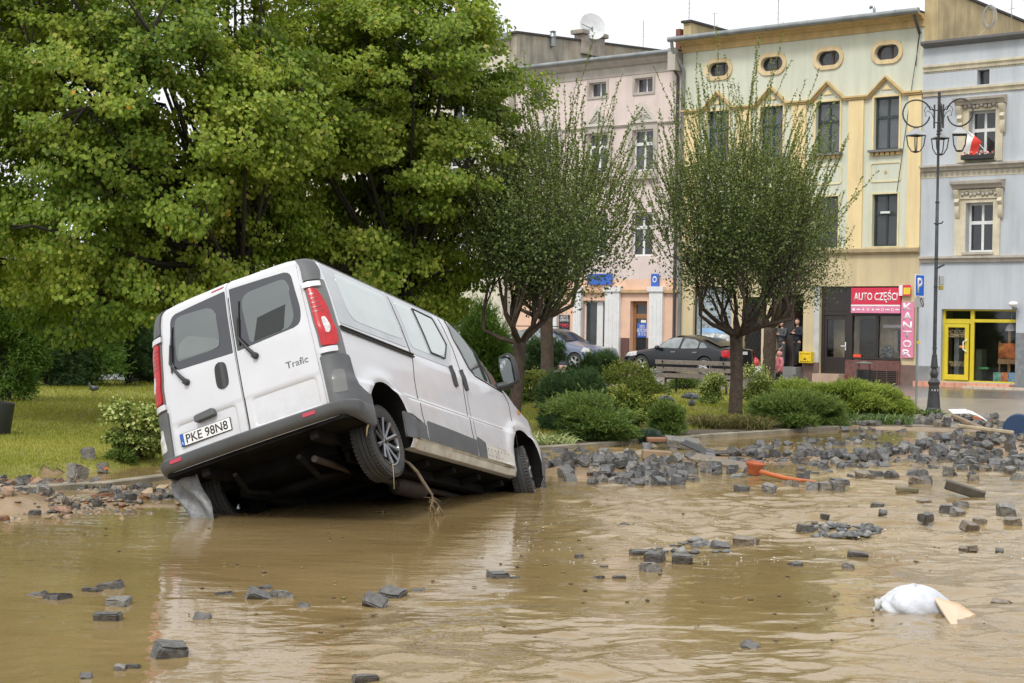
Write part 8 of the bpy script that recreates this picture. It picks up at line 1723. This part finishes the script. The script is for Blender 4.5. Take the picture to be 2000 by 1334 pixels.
def shrub(name, label, px, pyb, wp, hp, kind, n=6000, deep=.7, bumpy=.22, seed=None, sc_=1., cat='shrub', group=None):
    seed = seed or int(px * 7 + pyb); rg = np.random.default_rng(seed); b = gat(px, pyb); k = mpp(b.y); rx, h = wp * k / 2 * 1.05, hp * k * 1.18; e = empty(name, loc=tuple(b), label=label, cat=cat, group=group)
    m_ = leafmat('leaf_' + kind, RAMPS[kind], .6, .2); ry = rx * deep
    nb = 16; bc = np.stack([rg.uniform(-.62, .62, nb) * rx, rg.uniform(-.62, .62, nb) * ry, rg.uniform(.03, .74, nb) * h], 1); br = rg.uniform(.2, .5, nb)
    # lumpy outline: sample on several overlapping lobes
    bc[:, 2] *= 1 - .45 * (np.abs(bc[:, 0]) / rx) ** 2
    i = rg.integers(0, nb, n); d = unit(rg.normal(size=(n, 3))); d[:, 2] = np.abs(d[:, 2]) * .9 - .25 * (rg.uniform(0, 1, n) < .45)
    P = bc[i] + d * (br[i] * rg.uniform(.55, 1.08, n) * (1 + .38 * (vnoise(d[:, 0] * 4 + i * 3.1, d[:, 2] * 4 + d[:, 1] * 3, 2.2, seed % 97) > .72)))[:, None] * [rx * 1.15, ry * 1.15, h * .62]; P[:, 2] = np.abs(P[:, 2]) + .01
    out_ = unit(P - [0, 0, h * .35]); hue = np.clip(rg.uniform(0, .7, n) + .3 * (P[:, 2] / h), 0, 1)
    if kind in ('pine', 'blue'):
        q = 7; Pn = np.repeat(P, q, 0); m2 = len(Pn); D = unit(np.repeat(unit(out_ + [0, 0, .5]), q, 0) + rg.normal(0, .65, (m2, 3))) * (rg.uniform(.05, .10, m2) * sc_)[:, None]; W = unit(np.cross(D, rg.normal(size=(m2, 3)))) * .0045 * sc_ * (1.3 if b.y > 30 else 1)
        tri_blades('foliage', Pn, D, W, m_, e, np.repeat(hue, q) * .8 + rg.uniform(0, .2, m2))
    elif kind in ('juniper', 'thuja', 'low'):
        q = 6; Pn = np.repeat(P, q, 0); m2 = len(Pn); sp = np.repeat(unit(out_ * [1, 1, .6] + [0, 0, .25] + rg.normal(0, .3, (n, 3))), q, 0); t = np.tile(np.arange(q) / q, n)[:, None]; Pn = Pn + sp * t * .12 * sc_
        D = unit(sp + rg.normal(0, .5, (m2, 3))) * (rg.uniform(.03, .07, m2) * sc_)[:, None]; W = unit(np.cross(D, rg.normal(size=(m2, 3)))) * .007 * sc_; tri_blades('foliage', Pn, D, W, m_, e, np.clip(np.repeat(hue, q) * .75 + t[:, 0] * .35, 0, 1))
    elif kind in ('strap', 'straps', 'dry', 'mixed'):
        m2 = n; P0 = np.stack([rg.uniform(-1, 1, m2) * rx, rg.uniform(-1, 1, m2) * ry, np.zeros(m2)], 1); a = rg.uniform(0, 6.28, m2); D = np.stack([np.cos(a) * rg.uniform(.2, .9, m2), np.sin(a) * rg.uniform(.2, .9, m2), rg.uniform(.4, 1, m2)], 1); D = unit(D) * (h * rg.uniform(.5, 1.05, m2))[:, None]
        wv = .012 if kind.startswith('strap') else .006; W = unit(np.cross(D, rg.normal(size=(m2, 3)))) * wv
        mid = P0 + D * .55; tip = P0 + D + np.stack([D[:, 0] * .3, D[:, 1] * .3, -h * rg.uniform(.1, .6, m2)], 1); V = np.stack([P0 - W * .6, P0 + W * .6, mid + W, mid - W, tip], 1).reshape(-1, 3); bb = np.arange(m2)[:, None] * 5
        F = np.concatenate([bb + [0, 1, 2, 3], bb + [3, 2, 4, 4]], 1).reshape(-1, 4); F3 = np.concatenate([bb + [0, 1, 2], bb + [0, 2, 3], bb + [3, 2, 4]], 1).reshape(-1, 3)
        npmesh('leaves', V, F3, m_, e, attr={'rnd': ('FACE', np.repeat(rg.uniform(0, 1, m2), 3))})
        return e
    else:
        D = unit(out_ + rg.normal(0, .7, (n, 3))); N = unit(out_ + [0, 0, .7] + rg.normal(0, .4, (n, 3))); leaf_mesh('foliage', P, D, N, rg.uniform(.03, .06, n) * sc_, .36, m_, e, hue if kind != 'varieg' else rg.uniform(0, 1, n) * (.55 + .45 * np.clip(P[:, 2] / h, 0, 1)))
    sg = [(np.array([0, 0, 0.]), bc[j] * [.5, .5, .5], .02, .012) for j in range(nb)] + [(bc[j] * [.5, .5, .5], bc[j], .012, .005) for j in range(nb)]
    tubes_np('stems', sg, 5, bark, e); return e
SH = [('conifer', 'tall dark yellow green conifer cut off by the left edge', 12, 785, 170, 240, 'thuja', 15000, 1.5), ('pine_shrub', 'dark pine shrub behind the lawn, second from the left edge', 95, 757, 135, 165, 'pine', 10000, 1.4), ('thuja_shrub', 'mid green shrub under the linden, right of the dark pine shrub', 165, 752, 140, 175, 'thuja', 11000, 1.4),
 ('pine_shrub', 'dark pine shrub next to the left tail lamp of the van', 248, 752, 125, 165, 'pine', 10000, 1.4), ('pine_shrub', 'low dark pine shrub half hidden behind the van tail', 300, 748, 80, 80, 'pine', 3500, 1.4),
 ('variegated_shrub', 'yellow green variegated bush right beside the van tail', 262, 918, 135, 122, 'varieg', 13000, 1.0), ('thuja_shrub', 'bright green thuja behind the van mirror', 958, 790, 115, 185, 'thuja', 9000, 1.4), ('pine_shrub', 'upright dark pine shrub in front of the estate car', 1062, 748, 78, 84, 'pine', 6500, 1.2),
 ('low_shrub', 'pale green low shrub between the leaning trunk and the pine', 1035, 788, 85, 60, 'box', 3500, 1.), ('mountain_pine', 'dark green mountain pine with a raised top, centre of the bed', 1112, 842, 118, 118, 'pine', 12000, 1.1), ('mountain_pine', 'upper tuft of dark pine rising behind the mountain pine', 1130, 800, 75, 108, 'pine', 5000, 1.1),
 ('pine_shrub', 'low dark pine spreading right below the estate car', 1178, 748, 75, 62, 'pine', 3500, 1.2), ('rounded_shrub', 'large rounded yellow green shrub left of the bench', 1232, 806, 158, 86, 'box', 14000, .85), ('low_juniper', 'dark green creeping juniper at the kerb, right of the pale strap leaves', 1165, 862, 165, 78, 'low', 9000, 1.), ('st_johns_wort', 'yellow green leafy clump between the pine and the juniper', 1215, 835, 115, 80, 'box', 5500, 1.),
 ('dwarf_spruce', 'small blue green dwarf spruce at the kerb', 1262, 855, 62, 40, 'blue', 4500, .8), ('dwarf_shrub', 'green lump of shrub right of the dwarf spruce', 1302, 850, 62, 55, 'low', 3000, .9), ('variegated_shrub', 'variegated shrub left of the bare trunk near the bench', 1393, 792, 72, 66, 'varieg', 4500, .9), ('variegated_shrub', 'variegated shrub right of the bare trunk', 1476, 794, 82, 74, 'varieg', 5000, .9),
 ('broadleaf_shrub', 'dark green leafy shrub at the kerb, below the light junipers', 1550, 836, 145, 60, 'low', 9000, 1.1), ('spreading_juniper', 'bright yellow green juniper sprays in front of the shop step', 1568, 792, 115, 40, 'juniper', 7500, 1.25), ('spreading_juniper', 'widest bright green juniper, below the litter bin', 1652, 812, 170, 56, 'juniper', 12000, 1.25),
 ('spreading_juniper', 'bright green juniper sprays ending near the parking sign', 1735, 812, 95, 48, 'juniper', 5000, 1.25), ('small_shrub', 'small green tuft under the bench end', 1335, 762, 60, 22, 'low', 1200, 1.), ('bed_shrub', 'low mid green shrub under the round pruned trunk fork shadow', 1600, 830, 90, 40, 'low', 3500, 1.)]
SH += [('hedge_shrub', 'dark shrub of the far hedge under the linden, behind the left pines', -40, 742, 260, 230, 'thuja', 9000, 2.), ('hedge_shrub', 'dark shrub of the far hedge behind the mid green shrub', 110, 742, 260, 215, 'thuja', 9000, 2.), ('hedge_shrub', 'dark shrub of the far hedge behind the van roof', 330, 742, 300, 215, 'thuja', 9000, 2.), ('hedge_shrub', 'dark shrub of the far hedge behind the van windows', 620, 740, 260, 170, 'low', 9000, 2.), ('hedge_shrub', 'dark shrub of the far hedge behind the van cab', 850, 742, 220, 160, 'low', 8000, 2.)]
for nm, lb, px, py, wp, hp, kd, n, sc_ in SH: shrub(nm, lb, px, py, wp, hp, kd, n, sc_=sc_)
for nm, lb, px, py, wp, hp, kd, n in [('strap_leaf_clump', 'flattened pale strap leaves beside the van nose', 1072, 868, 85, 30, 'strap', 420), ('strap_leaf_clump', 'green strap leaf clump behind the displaced setts', 1690, 826, 150, 26, 'straps', 1500), ('dry_perennial', 'withered brown perennial at the kerb right of the green lump', 1318, 853, 50, 34, 'dry', 900), ('bed_perennials', 'russet and green perennials in front of the bare trunk', 1425, 836, 130, 38, 'mixed', 3500),
    ('dry_perennial', 'withered reddish fern below the low juniper', 1228, 860, 60, 26, 'dry', 900), ('weed_tuft', 'small weeds round the foot of the street lamp', 1800, 815, 60, 26, 'straps', 500), ('reed_stem', 'single tall pale reed leaf by the flattened strap leaves', 1102, 862, 6, 52, 'strap', 6), ('low_perennials', 'yellowish grass tuft at the kerb left of the kerbside shrub', 1480, 834, 50, 22, 'mixed', 700)]:
    shrub(nm, lb, px, py, wp, hp, kd, n, cat='plant')
# orange flowers near the granite blocks
fl_ = [(208, 905), (214, 912), (232, 917), (236, 914), (246, 913), (224, 920)]
for i, (px, py) in enumerate(fl_[:4]):
    p = gat(px, py + 4); z = max(p.z, 0); e = empty('marigold', loc=(p.x, p.y, z), label=['topmost orange marigold by the small granite block', 'orange marigold just below the topmost one', 'large orange marigold flower at the water edge', 'orange marigold at the right of the large one'][i], cat='flower', group='marigolds at the water edge')
    MB().tube([(0, 0, -.02), (.005, 0, .05)], .004, 5).build('stem', MT['leaf_low'], e)
    mb = MB()
    for r_ in range(3):
        for k in range(9):
            a = k * .7 + r_; rr_ = .028 - .007 * r_; mb.add([(0, 0, .05 + .006 * r_), (rr_ * math.cos(a - .3), rr_ * math.sin(a - .3), .055 + .008 * r_), (rr_ * 1.15 * math.cos(a), rr_ * 1.15 * math.sin(a), .05 + .01 * r_), (rr_ * math.cos(a + .3), rr_ * math.sin(a + .3), .055 + .008 * r_)], [(0, 1, 2, 3)])
    mb.build('petals', mat('orange_petal', (.80, .22, .02), .6), e)
shrub('flower_leaves', 'small green leaves round the orange marigolds', 236, 920, 34, 14, 'low', 500, cat='plant')
# ---- grass of the lawn
def grass(name, n, label, sel, h0, h1, wv):
    px = RG.uniform(-40, 1800, n * 3); py = 700 + RG.uniform(0, 1, n * 3) ** .8 * 260
    d = WC @ np.stack([(px - 1000) / FPX, (py - 667) / FPX, np.ones_like(px)]); t = (.09 - CAMH) / d[2]; X, Y_ = d[0] * t, d[1] * t
    m_ = sel(X, Y_) & (t > 0) & (Y_ < 52); X, Y_ = X[m_][:n], Y_[m_][:n]; Z = gz(X, Y_) + .01; k = len(X); a = RG.uniform(0, 6.28, k); h = RG.uniform(h0, h1, k) * (1 + .5 * (vnoise(X, Y_, .8, 12) - .5)) * np.clip(Y_ / 25, .75, 1.5)
    D = np.stack([np.cos(a) * .5, np.sin(a) * .5, np.ones(k)], 1) * h[:, None]; W = np.stack([np.sin(a), -np.cos(a), np.zeros(k)], 1) * (wv * np.clip(Y_ / 22, .8, 2.5))[:, None]
    tri_blades(name, np.stack([X, Y_, Z - .005], 1), D, W, leafmat('grass_blade', [(0, (.115, .14, .015)), (.5, (.245, .255, .035)), (.85, (.37, .345, .07)), (1, (.44, .37, .15))], .6, .3), None, np.clip(vnoise(X, Y_, .5, 15) * .5 + RG.uniform(0, .5, k), 0, 1), label=label, cat='grass', kind='stuff')
grass('lawn_grass', 150000, 'short mown grass of the square, behind and left of the van', keepL, .03, .06, .005)
grass('ragged_grass', 4500, 'longer muddy grass along the edge of the lawn', lambda x, y: keepL(x, y) & (kdist(x, y) < 2.0) & (x < -2), .06, .13, .006)
